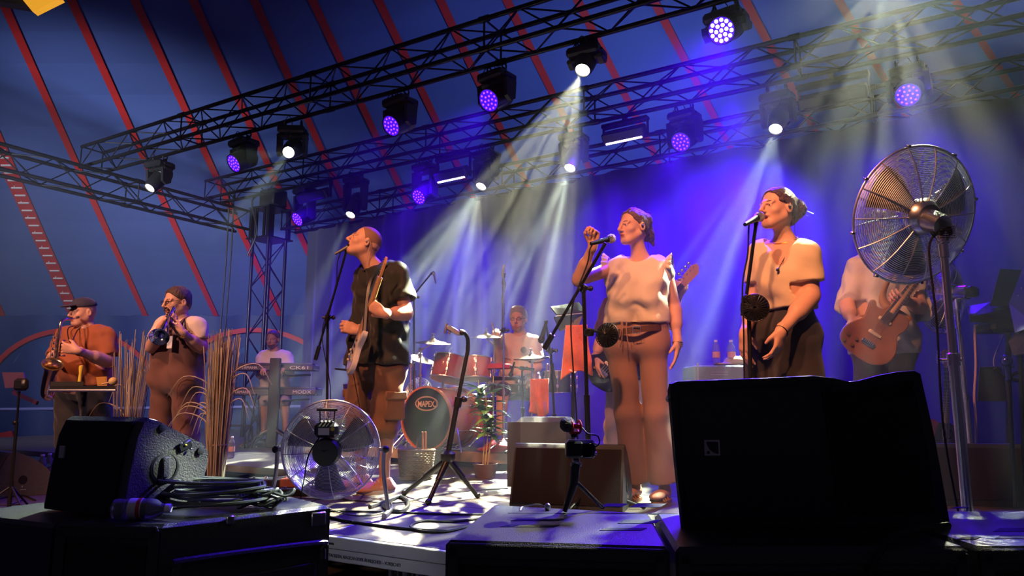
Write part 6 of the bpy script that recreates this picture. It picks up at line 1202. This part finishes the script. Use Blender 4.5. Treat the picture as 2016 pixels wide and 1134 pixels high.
c0 = atz(209, 1004, ZS+.036); bt = bottle('clear plastic bottle with red and white label lying on the left subwoofer', c0+V(0, .02, 0), nrm(view(1, .12)), .185, .034, None, mat('white_print', (.7, .7, .68), .4)); mb = MB(); mb.lathe(c0+V(0, .02, 0)+nrm(view(1, .12))*.085, nrm(view(1, .12)), [(.0352, 0), (.0352, .012)], 20, cap=False); mb.build('label_band', mat('red_print', (.5, .04, .04), .4), bt)
# coiled cable on the left subwoofer
cc_ = atz(408, 1004, ZS+.01); pts = []; N_ = 15
for i in range(N_*26):
    t = 2*pi*i/26; k_ = i/26; rr = .165+.022*sin(k_*2.7)+.010*sin(k_*5.1); pts.append(cc_+RT*(rr*1.02*cos(t)+.012*sin(k_*3))+FH*((rr-.05)*sin(t)+.07)+V(0, 0, .012+.0085*(k_ % 10)+.028*(sin(t+.5*k_)*.5+.5)*(k_/N_)+.012*sin(k_*1.9)))
mb = MB(); mb.tube(pts, .0058, 6); tag(mb.build('cable_coil', mat('grey_green_rubber', (.11, .12, .10), .4), None), 'thick coil of dark cable piled on the left subwoofer', 'cable')
mb = MB()
for j in range(9):
    s_ = rng.uniform(0, .06, 3); base = cc_+RT*(.15+s_[0])+FH*(.06+s_[1]); pts = [base+RT*(.07*cos(t)*(1+.1*j/9))+FH*(.035*sin(t))+V(0, 0, .008+.006*j+.01*sin(3*t+j)) for t in [2*pi*i/24 for i in range(25)]]; mb.tube(pts, .0055, 6)
tag(mb.build('cable_coil', MATS['grey_green_rubber'], None), 'smaller loops of dark cable at the right of the big coil', 'cable')
# ================================================================== small camera on a mini tripod
P = pj(2.42); Zc = ZS; a = atz(1112, 1010, Zc); b = atz(1186, 1003, Zc); Dc = (a-CAM)@FW; P = pj(Dc); T = thing('camera', 'small camera with furry microphone on a mini tripod, seen from behind', 'camera', V(*P(1140, 1008)[:2], Zc)); R7 = np.stack([RT, FH, V(0, 0, 1)], 1)
mb = MB(); mb.box(P(1143, 884), (.104, .045, .064), R7, .010); mb.box(P(1130, 884)-FH*.0, (.06, .075, .058), R7, .008); mb.lathe(P(1130, 884)+FH*.03, FH, [(.026, 0), (.026, .04)], 20); mb.build('body', BLP, T, angle=25)
mb = MB(); mb.box(P(1143, 886)-FH*.024, (.078, .005, .048), R7, .003); mb.build('screen', mat('dark_screen', (.004, .004, .005), .08), T); mb = MB(); mb.ell(P(1170, 874)-FH*.02, (.006, .006, .006)); mb.ell(P(1171, 892)-FH*.02, (.006, .006, .006)); mb.build('button', CHR, T)
mb = MB(); mb.box(P(1130, 857), (.022, .02, .014), R7, .003); mb.build('shoe_mount', BLP, T)
mic = P(1118, 836); B = Body(); B.e(mic+FH*.02, (.028, .045, .027), np.stack([RT, nrm(FH-RT*.5), V(0, 0, 1)], 1)); finish(B, 'wind_muff', mat('furry_black', (.01, .01, .012), .95, bump=1, bscale=300, sheen=.5), T, .003, amp=.0015, sc=400, sm=0)
mb = MB(); 
for x_ in (1124, 1140): q = P(x_, 840); mb.torus(q, RT+FH*.25, .021, .004, 20, 8)
mb.box(P(1132, 852), (.04, .02, .010), R7, .003); mb.rod(P(1120, 838), P(1146, 840), .010); mb.build('shock_mount', mat('red_plastic', (.45, .04, .04), .4), T)
mb = MB(); mb.tube(bez([P(1146, 842), P(1158, 854, -.02), P(1176, 858, -.02), P(1180, 872, -.02), P(1172, 880, -.02)], 6), .0026, 6); mb.build('cable', RUB, T)
mb = MB(); mb.ell(P(1134, 908), (.014, .014, .014)); mb.ell(P(1126, 914)-FH*.005, (.006, .006, .008)); mb.ell(P(1142, 914)-FH*.005, (.006, .006, .008)); mb.build('ball_head', STL, T)
mb = MB(); mb.rod(P(1133, 914), P(1130, 950), .0175, 14, .0165); mb.rod(P(1130, 950), a+V(0, 0, .006), .0165, 12, .009); mb.build('grip_leg', BLP, T); mb = MB(); mb.rod(P(1136, 950), b+V(0, 0, .007), .007, 10); mb.ell(b+V(0, 0, .007), (.009, .009, .007)); mb.build('leg', BLP, T); mb = MB(); a2 = a+FH*.14+RT*.02; mb.rod(P(1132, 950), a2+V(0, 0, .007), .007, 10); mb.build('leg', BLP, T)
mb = MB(); for_ = atz(1078, 998, ZS+.012); mb.ell(for_, (.012, .012, .014)); mb.tube(bez([for_, for_-RT*.04+V(0, 0, .01), for_-RT*.09, for_-RT*.10-FH*.03-V(0, 0, .008)], 5), .003, 5); tag(mb.build('cable_plug', mat('satin_chrome', (.7, .7, .7), .3, 1.), None), 'small shiny cable plug lying left of the mini tripod', 'plug')
# ================================================================== plants, reeds, basket, props
def reeds(label, px, ybase, D_, n, h, spread, topspread, seed, colr=(.40, .33, .22), dark=(.20, .15, .10)):
    r_ = np.random.default_rng(seed); c = atd(px, ybase, D_); z0 = c[2]; T = thing('dried_reed_bundle', label, 'dried reeds', c)
    for k_, m in ((0, mat('straw', colr, .7, noise=.25, nscale=20)), (1, mat('dark_straw', dark, .7, noise=.25, nscale=20))):
        mb = MB()
        for i in range(n//2):
            a = r_.uniform(0, 2*pi); q = sqrt(r_.random()); hh = h*r_.uniform(.72, 1.0); b = c+RT*spread*q*cos(a)+FH*spread*q*sin(a); t = c+RT*(topspread*q*cos(a)+r_.normal(0, .02))+FH*topspread*q*sin(a)+V(0, 0, hh)
            mid = b*.5+t*.5+RT*r_.normal(0, .008); mb.tube(bez([b, mid, t], 3), [r_.uniform(.0022, .0040)]*7, 4)
        mb.build('stalk', m, T); tag(kids(T)[-1], kind='stuff')
    mb = MB()
    for i in range(n//9):
        b = c+V(0, 0, h*r_.uniform(.25, .6)); a = r_.uniform(-1, 1); p = [b, b+RT*a*.12+V(0, 0, .16), b+RT*a*.30+V(0, 0, .20), b+RT*a*.42+V(0, 0, .05)]; mb.tube(bez(p, 4), [.004, .004, .0045, .005, .005, .005, .0045, .004, .004, .0035, .003, .002, .001], 4)
    mb.build('blade_leaf', MATS['straw'], T); tag(kids(T)[-1], kind='stuff')
    mb = MB(); mb.torus(c+V(0, 0, h*.25), (0, 0, 1), spread*1.05, .006, 24, 5); mb.build('tie', MATS['dark_straw'], T); return T
g = atz(428, 955, 0); reeds('tall bundle of straw-coloured reeds standing right of the trumpet player', 424, 955, (g-CAM)@FW, 170, 1.13, .055, .10, 3)
reeds('loose bundle of thin reeds between the saxophone and trumpet players', 247, 960, 5.7, 70, 1.28, .06, .17, 8, (.36, .30, .30), (.28, .2, .22))
M_LEAF = mat('green_leaf', (.20, .60, .06), .35, noise=.3, nscale=9); M_LEAD = mat('dark_green_leaf', (.05, .16, .05), .4, noise=.3, nscale=9); M_STEM = mat('cane_stem', (.45, .40, .15), .4)
def leaf(mb, b, d, u, L_, w_):
    d = nrm(d); s = nrm(np.cross(d, u)); u = np.cross(s, d); pts = []; K = 6
    for i in range(K+1): t = i/K; q = b+d*L_*t+u*(-.35*L_*t*t); ww = w_*sin(pi*min(.999, t**.8+.02))*1.0; pts += [q-s*ww, q+u*.15*ww*0-u*ww*.25, q+s*ww]
    mb.add(pts, [(i*3+j, i*3+j+1, i*3+j+4, i*3+j+3) for i in range(K) for j in (0, 1)])
def plant(label, px, py, D_, z0, stems, h, nl, LL, ww, seed, potr=.09, poth=.12, name='potted_plant', low=.2):
    r_ = np.random.default_rng(seed); c = atd(px, py, D_); c[2] = z0; T = thing(name, label, 'plant', c)
    mb = MB(); mb.lathe(c, (0, 0, 1), [(potr*.75, 0), (potr, poth), (potr*.9, poth), (potr*.85, poth-.02), (.001, poth-.02)], 24); mb.build('pot', mat('brown_pot', (.09, .04, .03), .5), T)
    for s_ in range(stems):
        a = 2*pi*s_/stems+.5; top = c+RT*.07*cos(a)+FH*.05*sin(a)+V(0, 0, h*r_.uniform(.75, 1)); pts = bez([c+RT*.02*cos(a)+FH*.02*sin(a)+V(0, 0, poth-.02), (c+top)/2+RT*.02, top], 6); mb = MB(); mb.tube(pts, [.0065-.003*i/len(pts) for i in range(len(pts))], 7)
        for i in range(1, 6): mb.lathe(pts[i*2], (0, 0, 1), [(.0085, 0), (.0085, .004)], 8)
        mb.build('stem', M_STEM, T)
        for mm in (M_LEAF, M_LEAD):
            mb = MB()
            for i in range(nl//2): k_ = r_.uniform(low, 1); b = pts[int(k_*(len(pts)-1))]; a2 = r_.uniform(0, 2*pi); leaf(mb, b, RT*cos(a2)+FH*sin(a2)*.8+V(0, 0, r_.uniform(-.1, .7)), V(0, 0, 1), LL*r_.uniform(.6, 1.1), ww*r_.uniform(.7, 1.1))
            tag(mb.build('foliage', mm, T), kind='stuff')
    return T
plant('tall bamboo-like green plant standing in front of the drum kit', 955, 935, 5.55, 0, 3, .80, 34, .17, .030, 4, .10, .11, low=.42)
plant('bright green leafy plant showing left above the floor fan', 632, 905, 5.9, 0, 2, .50, 30, .12, .028, 6, .1, .12, low=.5)
plant('bright green leafy plant between the lead singer and his microphone stand', 671, 905, 6.1, 0, 2, .58, 26, .12, .028, 9, .1, .12, low=.55)
c = atd(819, 932, 5.45); c[2] = 0; T = thing('wicker_basket', 'wicker basket standing on the deck in front of the bass drum', 'basket', c); M_WK = mat('woven_wicker', (.34, .22, .12), .7, noise=.3, nscale=60)
mb = MB(); 
for j in range(17):
    z = .01+j*.0125; k_ = .105+.018*(j/16); N_ = 48; mb.tube([c+RT*(k_*1.12*cos(t))*1+FH*k_*.8*sin(t)+(RT*cos(t)+FH*sin(t))*(.0035*(1 if (i+j) % 2 else -1))+V(0, 0, z) for i, t in enumerate([2*pi*i/N_ for i in range(N_)])], .0062, 5, True)
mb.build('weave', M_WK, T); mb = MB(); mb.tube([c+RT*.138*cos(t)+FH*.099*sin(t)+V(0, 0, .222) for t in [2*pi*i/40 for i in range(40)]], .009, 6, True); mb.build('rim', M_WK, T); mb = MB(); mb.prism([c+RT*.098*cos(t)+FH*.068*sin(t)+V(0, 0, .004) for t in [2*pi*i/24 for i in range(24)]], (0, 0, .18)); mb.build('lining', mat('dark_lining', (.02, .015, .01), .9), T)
for q, (dx, tx) in enumerate(((-.0, 832), (.02, 838))): mb = MB(); mb.rod(c+RT*(.05+dx)+V(0, 0, .17), atd(tx, 850, 5.45), .0075, 8); tag(mb.build('drumstick', mat('orange_stick', (.8, .22, .06), .4), None), '%s orange drumstick standing in the wicker basket' % ('left' if not q else 'right'), 'drumstick', 'orange sticks in the basket')
c = atd(980, 886, 6.25); c[2] = RZ; B = Body(); M_FR = mat('red_plush', (.45, .02, .05), .6, sheen=.5, noise=.15, nscale=20); B.e(c+V(0, 0, .05), (.125, .09, .055)); B.e(c-RT*.10+V(0, 0, .025), (.09, .05, .025)); B.e(c+RT*.10+V(0, 0, .02), (.08, .05, .022)); B.e(c+RT*.045+V(0, 0, .105), (.02, .02, .02)); B.e(c-RT*.045+V(0, 0, .105), (.02, .02, .02)); B.cut(c+V(0, 0, .003), (0, 0, -1), .4); fr_ = finish(B, 'plush_cushion', M_FR, None, .007); tag(fr_, 'red plush cushion with two little knobs lying on the drum riser edge', 'cushion')
mb = MB(); mb.box(c-RT*.07-FH*.085+V(0, 0, .035), (.012, .004, .045), np.stack([RT, FH, V(0, 0, 1)], 1)); mb.build('care_label', MATS['white_card'], fr_)
# orange towel on the tablet stand behind the middle singer, tablet and its stand
P = pj(5.0); T = thing('sheet_music_stand', 'dark stand with a tablet, behind the middle microphone stand', 'music stand', V(*P(1125, 900)[:2], 0)); n_ = nrm(view(-.2, -1, .75)); R8 = np.stack([nrm(np.cross(n_, (0, 0, 1)))*-1, -n_, nrm(np.cross(nrm(np.cross(n_, (0, 0, 1))), -n_)*-1)], 1)
mb = MB(); mb.prism([P(1084, 607, .05), P(1140, 598, .1), P(1152, 616, .02), P(1096, 622, 0)], V(0, 0, .012)); mb.prism([P(1090, 624, 0), P(1148, 618, .02), P(1140, 640, 0), P(1102, 652, 0)], FH*.02); mb.build('desk', BLP, T, False); mb = MB(); mb.rod(P(1094, 623, -.01), P(1152, 616, .0), .004); mb.build('ledge', STL, T); mb = MB(); mb.rod(P(1128, 630, .02), V(*P(1128, 900)[:2], .1), .012); tripod(mb, P(1128, 900), 0, .28, .2); mb.build('pole', BLK, T)
towel('towel', 'orange towel hanging from the tablet stand beside the middle singer', P(1134, 640, -.06), .145, .385, M_OR, view(-.1, -1), .5, lump=.012, taper=.55)
mb = MB(); mb.box(P(1128, 730, -.10), (.05, .004, .018), R8@roty(.6)); tag(mb.build('towel_label', MATS['white_card'], None), 'small white label at the hem of the hanging orange towel', 'label')
# music stand at far left, percussion table in front of the saxophonist
P = pj(5.8); T = thing('music_stand', 'black music stand with a dark desk at the far left', 'music stand', V(*P(28, 900)[:2], -.34)); ft = V(*P(28, 900)[:2], -.34); mb = MB(); mb.prism([P(4, 733, .05), P(46, 733, .05), P(53, 762, -.02), P(10, 764, -.02)], nrm(FH*.012)*.012); mb.prism([P(24, 766), P(72, 790), P(70, 797), P(24, 776)], FH*.03); mb.build('desk', mat('plum_plastic', (.05, .02, .07), .4), T, False)
mb = MB(); mb.box(P(42, 757, -.03), (.15, .06, .10), None, .02); mb.build('device', BLP, T); mb = MB(); mb.rod(P(38, 770), P(33, 830), .009); mb.rod(P(33, 830), ft+V(0, 0, .2), .013); mb.ell(P(30, 832), (.022, .02, .02)); tripod(mb, ft, -.34, .3, .25); mb.build('pole', BLK, T)
P = pj(5.2); T = thing('percussion_table', 'small black table with percussion bits in front of the saxophonist', 'table', V(*P(157, 900)[:2], -.34)); ft = V(*P(157, 900)[:2], -.34); q = [P(98, 768, -.1), P(228, 764, -.1), P(218, 754, .22), P(104, 760, .22)]; mb = MB(); z_ = P(157, 766)[2]
for p in q: p[2] = z_
mb.prism(q, (0, 0, .022)); mb.build('tray', BLP, T, False); mb = MB(); mb.prism([q[0]+V(0, 0, .022), (q[0]+q[1])/2+V(0, 0, .022), (q[2]+q[3])/2+V(0, 0, .022), q[3]+V(0, 0, .022)], (0, 0, .03)); mb.build('padding', RUB, T, False)
mb = MB(); mb.rod(q[0]-V(0, 0, .01), q[1]-V(0, 0, .01), .009); mb.rod(q[1]-V(0, 0, .01), q[2]-V(0, 0, .01), .009); mb.build('rail', CHR, T); mb = MB(); mb.rod(V(ft[0], ft[1]-.0, z_), ft+V(0, 0, .2), .013); tripod(mb, ft, -.34, .3, .25); mb.build('pole', BLK, T)
zt = z_+.0225; M_YL = mat('yellow_plastic', (.75, .55, .05), .4); c = P(157, 750, .02); c[2] = zt+.03; mb = MB(); mb.lathe(c, (0.05, 0, 1), [(.014, 0), (.013, .03), (.011, .06), (.017, .10), (.015, .118), (.001, .122)], 16); tag(mb.build('shaker_handle', M_YL, None), 'yellow handle standing up on the small percussion table', 'handle')
c = P(201, 760, .0); c[2] = zt+.035; mb = MB(); mb.prism([c-RT*.035-V(0, 0, .034), c+RT*.035-V(0, 0, .034), c+RT*.028+V(0, 0, .034), c-RT*.05+V(0, 0, .030)], FH*.05); mb.prism([c-RT*.027-V(0, 0, .026)-FH*.002, c+RT*.027-V(0, 0, .026)-FH*.002, c+RT*.02+V(0, 0, .026)-FH*.002, c-RT*.04+V(0, 0, .022)-FH*.002], FH*.001); tag(mb.build('wood_block', mat('varnished_wood', (.45, .22, .05), .35), None, False), 'hollow wooden block on the right of the percussion table', 'wood block')
a = P(200, 764, -.06); b = P(222, 757, -.06); a[2] = zt+.012; b[2] = zt+.032; mb = MB(); mb.rod(a, b, .005); o = mb.build('mallet', MATS['maple_wood'], None); tag(o, 'mallet with a round gold head on the percussion table', 'mallet'); mb = MB(); mb.ell(b, (.03, .03, .03)); mb.build('head', mat('felt_gold', (.6, .42, .18), .7), o)
# dark gear at the right edge: laptop, music desk, fixture, blue microphone, pink lead
P = pj(4.4); T = thing('laptop_stand', 'open dark laptop on a black stand near the right edge', 'laptop', V(*P(1985, 900)[:2], 0)); ft = V(*P(1985, 900)[:2], 0); mb = MB(); mb.prism([P(1950, 602), P(2016, 606), P(2019, 532, .08), P(1969, 529, .08)], FH*.008); mb.build('screen', mat('grey_lid', (.07, .06, .06), .4), T, False)
mb = MB(); mb.prism([P(1905, 612, .15), P(1950, 604, .1), P(2030, 606, .0), P(2030, 640, -.1), P(1910, 634, -.1)], V(0, 0, .03)); mb.box(P(1965, 645), (.20, .2, .07), R7, .02); mb.build('base', BLP, T, False); mb = MB(); mb.rod(P(1985, 640), ft+V(0, 0, .2), .016); tripod(mb, ft, 0, .3, .25); mb.build('pole', BLK, T)
P = pj(3.9); T = thing('par_lamp', 'tilted violet-lit rectangular fixture cut off by the right edge', 'stage light', P(2010, 640)); mb = MB(); f = [P(1986, 597, .15), P(2025, 500, .3), P(2060, 560, .0), P(2040, 640, -.1), P(1998, 655, -.05)]; mb.prism(f, nrm(view(.7, .7))*.16); mb.build('housing', mat('violet_grey_metal', (.10, .08, .16), .35, .5), T, False); mb = MB(); f2 = [P(1995, 700, .0), P(1985, 672, .05), P(1998, 655, .0), P(2042, 632, -.1), P(2045, 690, -.1)]; mb.prism(f2, nrm(view(.7, .7))*.12); mb.build('barn_door', mat('violet_grey_metal', (.10, .08, .16), .35, .5), T, False)
mb = MB()
for i in range(6): mb.ell(P(1998+i*7, 598-i*15, .14), (.006, .006, .006), None, 8, 5)
mb.build('rivet', STL, T); mb = MB(); mb.rod(P(2006, 660, .1), V(*P(2012, 900, .1)[:2], .02), .014); mb.build('pole', BLK, T)
P = pj(4.3); T = thing('music_stand', 'black sheet music desk standing low at the right edge', 'music stand', V(*P(1960, 900)[:2], 0)); mb = MB(); mb.prism([P(1925, 790), P(1988, 790), P(1990, 726, .06), P(1929, 724, .06)], FH*.008); mb.rod(P(1928, 724, .05), P(1996, 722, .05), .006); mb.build('desk', mat('dark_blue_plastic', (.012, .012, .03), .5), T, False); mb = MB(); mb.rod(P(1988, 760, .08), V(*P(1988, 900, .08)[:2], .02), .011); tripod(mb, P(1988, 900, .08), 0, .25, .2); mb.build('pole', BLK, T)
P = pj(4.0); m_bl = mat('blue_metal', (.06, .06, .35), .2, .8); T = thing('microphone', 'round-topped blue microphone in a bracket at the right edge', 'microphone', P(1980, 720)); mb = MB(); mb.ell(P(1980, 711), (.034, .034, .036)); mb.rod(P(1980, 716), P(1984, 748), .024, 14, .018); mb.build('capsule', m_bl, T); mb = MB(); mb.tube(bez([P(1958, 725), P(1970, 738), P(1985, 742), P(2000, 735), P(2020, 728)], 5), .010, 8); mb.rod(P(1990, 745), P(2016, 752), .012); mb.rod(P(1984, 748), P(1986, 768), .014); mb.rod(P(1986, 768), V(*P(1990, 900)[:2], .02), .011); mb.build('bracket', mat('dark_blue_plastic', (.012, .012, .03), .5), T)
P = pj(4.45); cable('pink lead hanging straight down at the right behind the fans', [P(1960, 642), P(1925, 640), P(1919, 650), P(1921, 720), P(1918, 780), P(1921, 830), V(*P(1917, 900)[:2], .01)], .007, mat('pink_rubber', (.62, .42, .50), .5)); cable('thin grey lead looping down from the laptop stand', [P(1978, 655), P(1962, 690), P(1956, 715), P(1966, 735), P(1985, 735)], .0035, mat('grey_lead', (.3, .3, .4), .5))
c = atz(1985, 905, 0); 
# pedals and leads on the deck near the coil and the floor fan
P = None
for (lab, px, py, w_, h_, dd_, m, nm) in (('dark effects board with small knobs beside the cable coil', 535, 948, .36, .05, .18, BLP, 'effects_board'), ('small copper-coloured effects pedal beside the floor fan leg', 572, 950, .12, .06, .12, mat('copper_paint', (.35, .12, .06), .35, .4), 'effects_pedal'), ('long dark power strip on the deck left of the floor fan', 545, 968, .42, .045, .07, BLP, 'power_strip')):
    c = atz(px, py+8, 0); T = thing(nm, lab, 'effects pedal' if 'pedal' in nm or 'board' in nm else 'power strip', c); mb = MB(); mb.box(c+V(0, 0, h_/2), (w_, dd_, h_), R7, .006); mb.build('case', m, T, False)
    for i in range(4): mb = MB(); mb.lathe(c+RT*w_*(-.36+.24*i)+V(0, 0, h_)+FH*.0, (0, 0, 1), [(.009, 0), (.009, .012)], 12); mb.build('knob' if nm != 'power_strip' else 'socket', (STL, MATS["pale_mark"])[i % 2], T)
a = atz(497, 968, .02); b = atz(545, 972, .02); T = thing('screwdriver', 'orange and yellow screwdriver lying by the power strip', 'tool', a); mb = MB(); mb.lathe(a, b-a, [(.010, 0), (.017, .01), (.015, .06), (.010, .10), (.008, .12)], 14); mb.build('handle', mat('orange_yellow_plastic', (.8, .25, .02), .3), T); mb = MB(); mb.rod(a+nrm(b-a)*.12, a+nrm(b-a)*.20, .004); mb.build('tip', CHR, T)
def dk(*pts): return [atz(x, y, .007) for x, y in pts]
cable('thick black lead running from the lower left sub across the deck', dk((600, 1000), (663, 1022), (740, 1034), (810, 1042), (880, 1046)), .0075)
cable('black lead curled in a wide hook in front of the tablet stand', dk((990, 1022), (930, 1034), (880, 1046), (830, 1046), (808, 1036), (830, 1026), (900, 1026), (1000, 1012)), .0065)
cable('grey lead arcing below the looped strap on the deck', dk((600, 985), (680, 1012), (730, 1014), (765, 1004), (770, 990), (748, 982)), .004, MATS['grey_green_rubber'])
cable('black lead lying along the deck towards the centre subwoofer', dk((640, 1006), (760, 1008), (860, 1012), (960, 1012), (1010, 1000)), .006); cable('black lead lying behind the floor fan and under the tripod', dk((560, 980), (690, 985), (780, 990), (860, 975), (940, 965), (1000, 962)), .004); cable('pair of thin leads trailing from the guitarist\'s feet', dk((720, 968), (700, 985), (650, 978), (600, 990), (560, 985)), .0035)
cable('black lead crossing the left front deck behind the left wedge', [p-V(0, 0, 0) for p in [atz(x, y, -.332) for x, y in ((-20, 985), (40, 975), (70, 985))]], .008)
cable('thick black cable drooping over the front of the right subwoofers', [atd(1868, 1034, 2.0), atd(1800, 1044, 1.97), atd(1755, 1062, 1.95), atd(1730, 1090, 1.94), atd(1712, 1130, 1.94)], .010)
# flight cases below the stage edge
for i, (px, py) in enumerate(((800, 1120), (855, 1120))):
    c = atY(px, py, 2.95); T = thing('flight_case', '%s black flight case with butterfly latch under the stage edge' % ('left' if not i else 'right'), 'flight case', (c[0], c[1], -1.05), 'flight cases under the stage'); zt = -.13; mb = MB(); mb.box((c[0], c[1]+.25, (zt-1.05)/2), (.21, .5, zt+1.05), None, .006); mb.build('case', mat('black_laminate', (.015, .015, .02), .5), T, False); mb = MB()
    for sx in (-1, 1): mb.box((c[0]+sx*.098, c[1], (zt-1.05)/2), (.02, .02, zt+1.05), None, .003)
    mb.box((c[0], c[1], zt-.01), (.21, .02, .02), None, .003); mb.build('edging', ALU, T, False); mb = MB(); mb.tube([V(c[0]+a*.045, c[1]-.008, zt-.11+b*.05) for a, b in ((-1, -1), (1, -1), (1, 1), (-1, 1))], .006, 6, True); mb.box((c[0], c[1]-.006, zt-.11), (.03, .01, .05)); mb.build('latch', STL, T)
# ------------------------------------------------------------------ haze hanging over the stage
mb = MB(); mb.box((-4.0, 5.8, 2.2), (15.5, 4.4, 4.38))
hz = mb.build('stage_haze', bpy.data.materials.new('haze'), smooth=False); tag(hz, 'thin pale haze hanging over the whole stage', 'haze', kind='stuff')
m = hz.data.materials[0]; m.use_nodes = True; t = m.node_tree; n = t.nodes; t.links.clear()
for q in list(n):
    if q.type == 'BSDF_PRINCIPLED': n.remove(q)
vs = n.new('ShaderNodeVolumeScatter'); vs.inputs['Color'].default_value = (.9, .9, 1, 1); vs.inputs['Density'].default_value = HAZE; vs.inputs['Anisotropy'].default_value = .35
t.links.new(vs.outputs[0], n['Material Output'].inputs['Volume'])
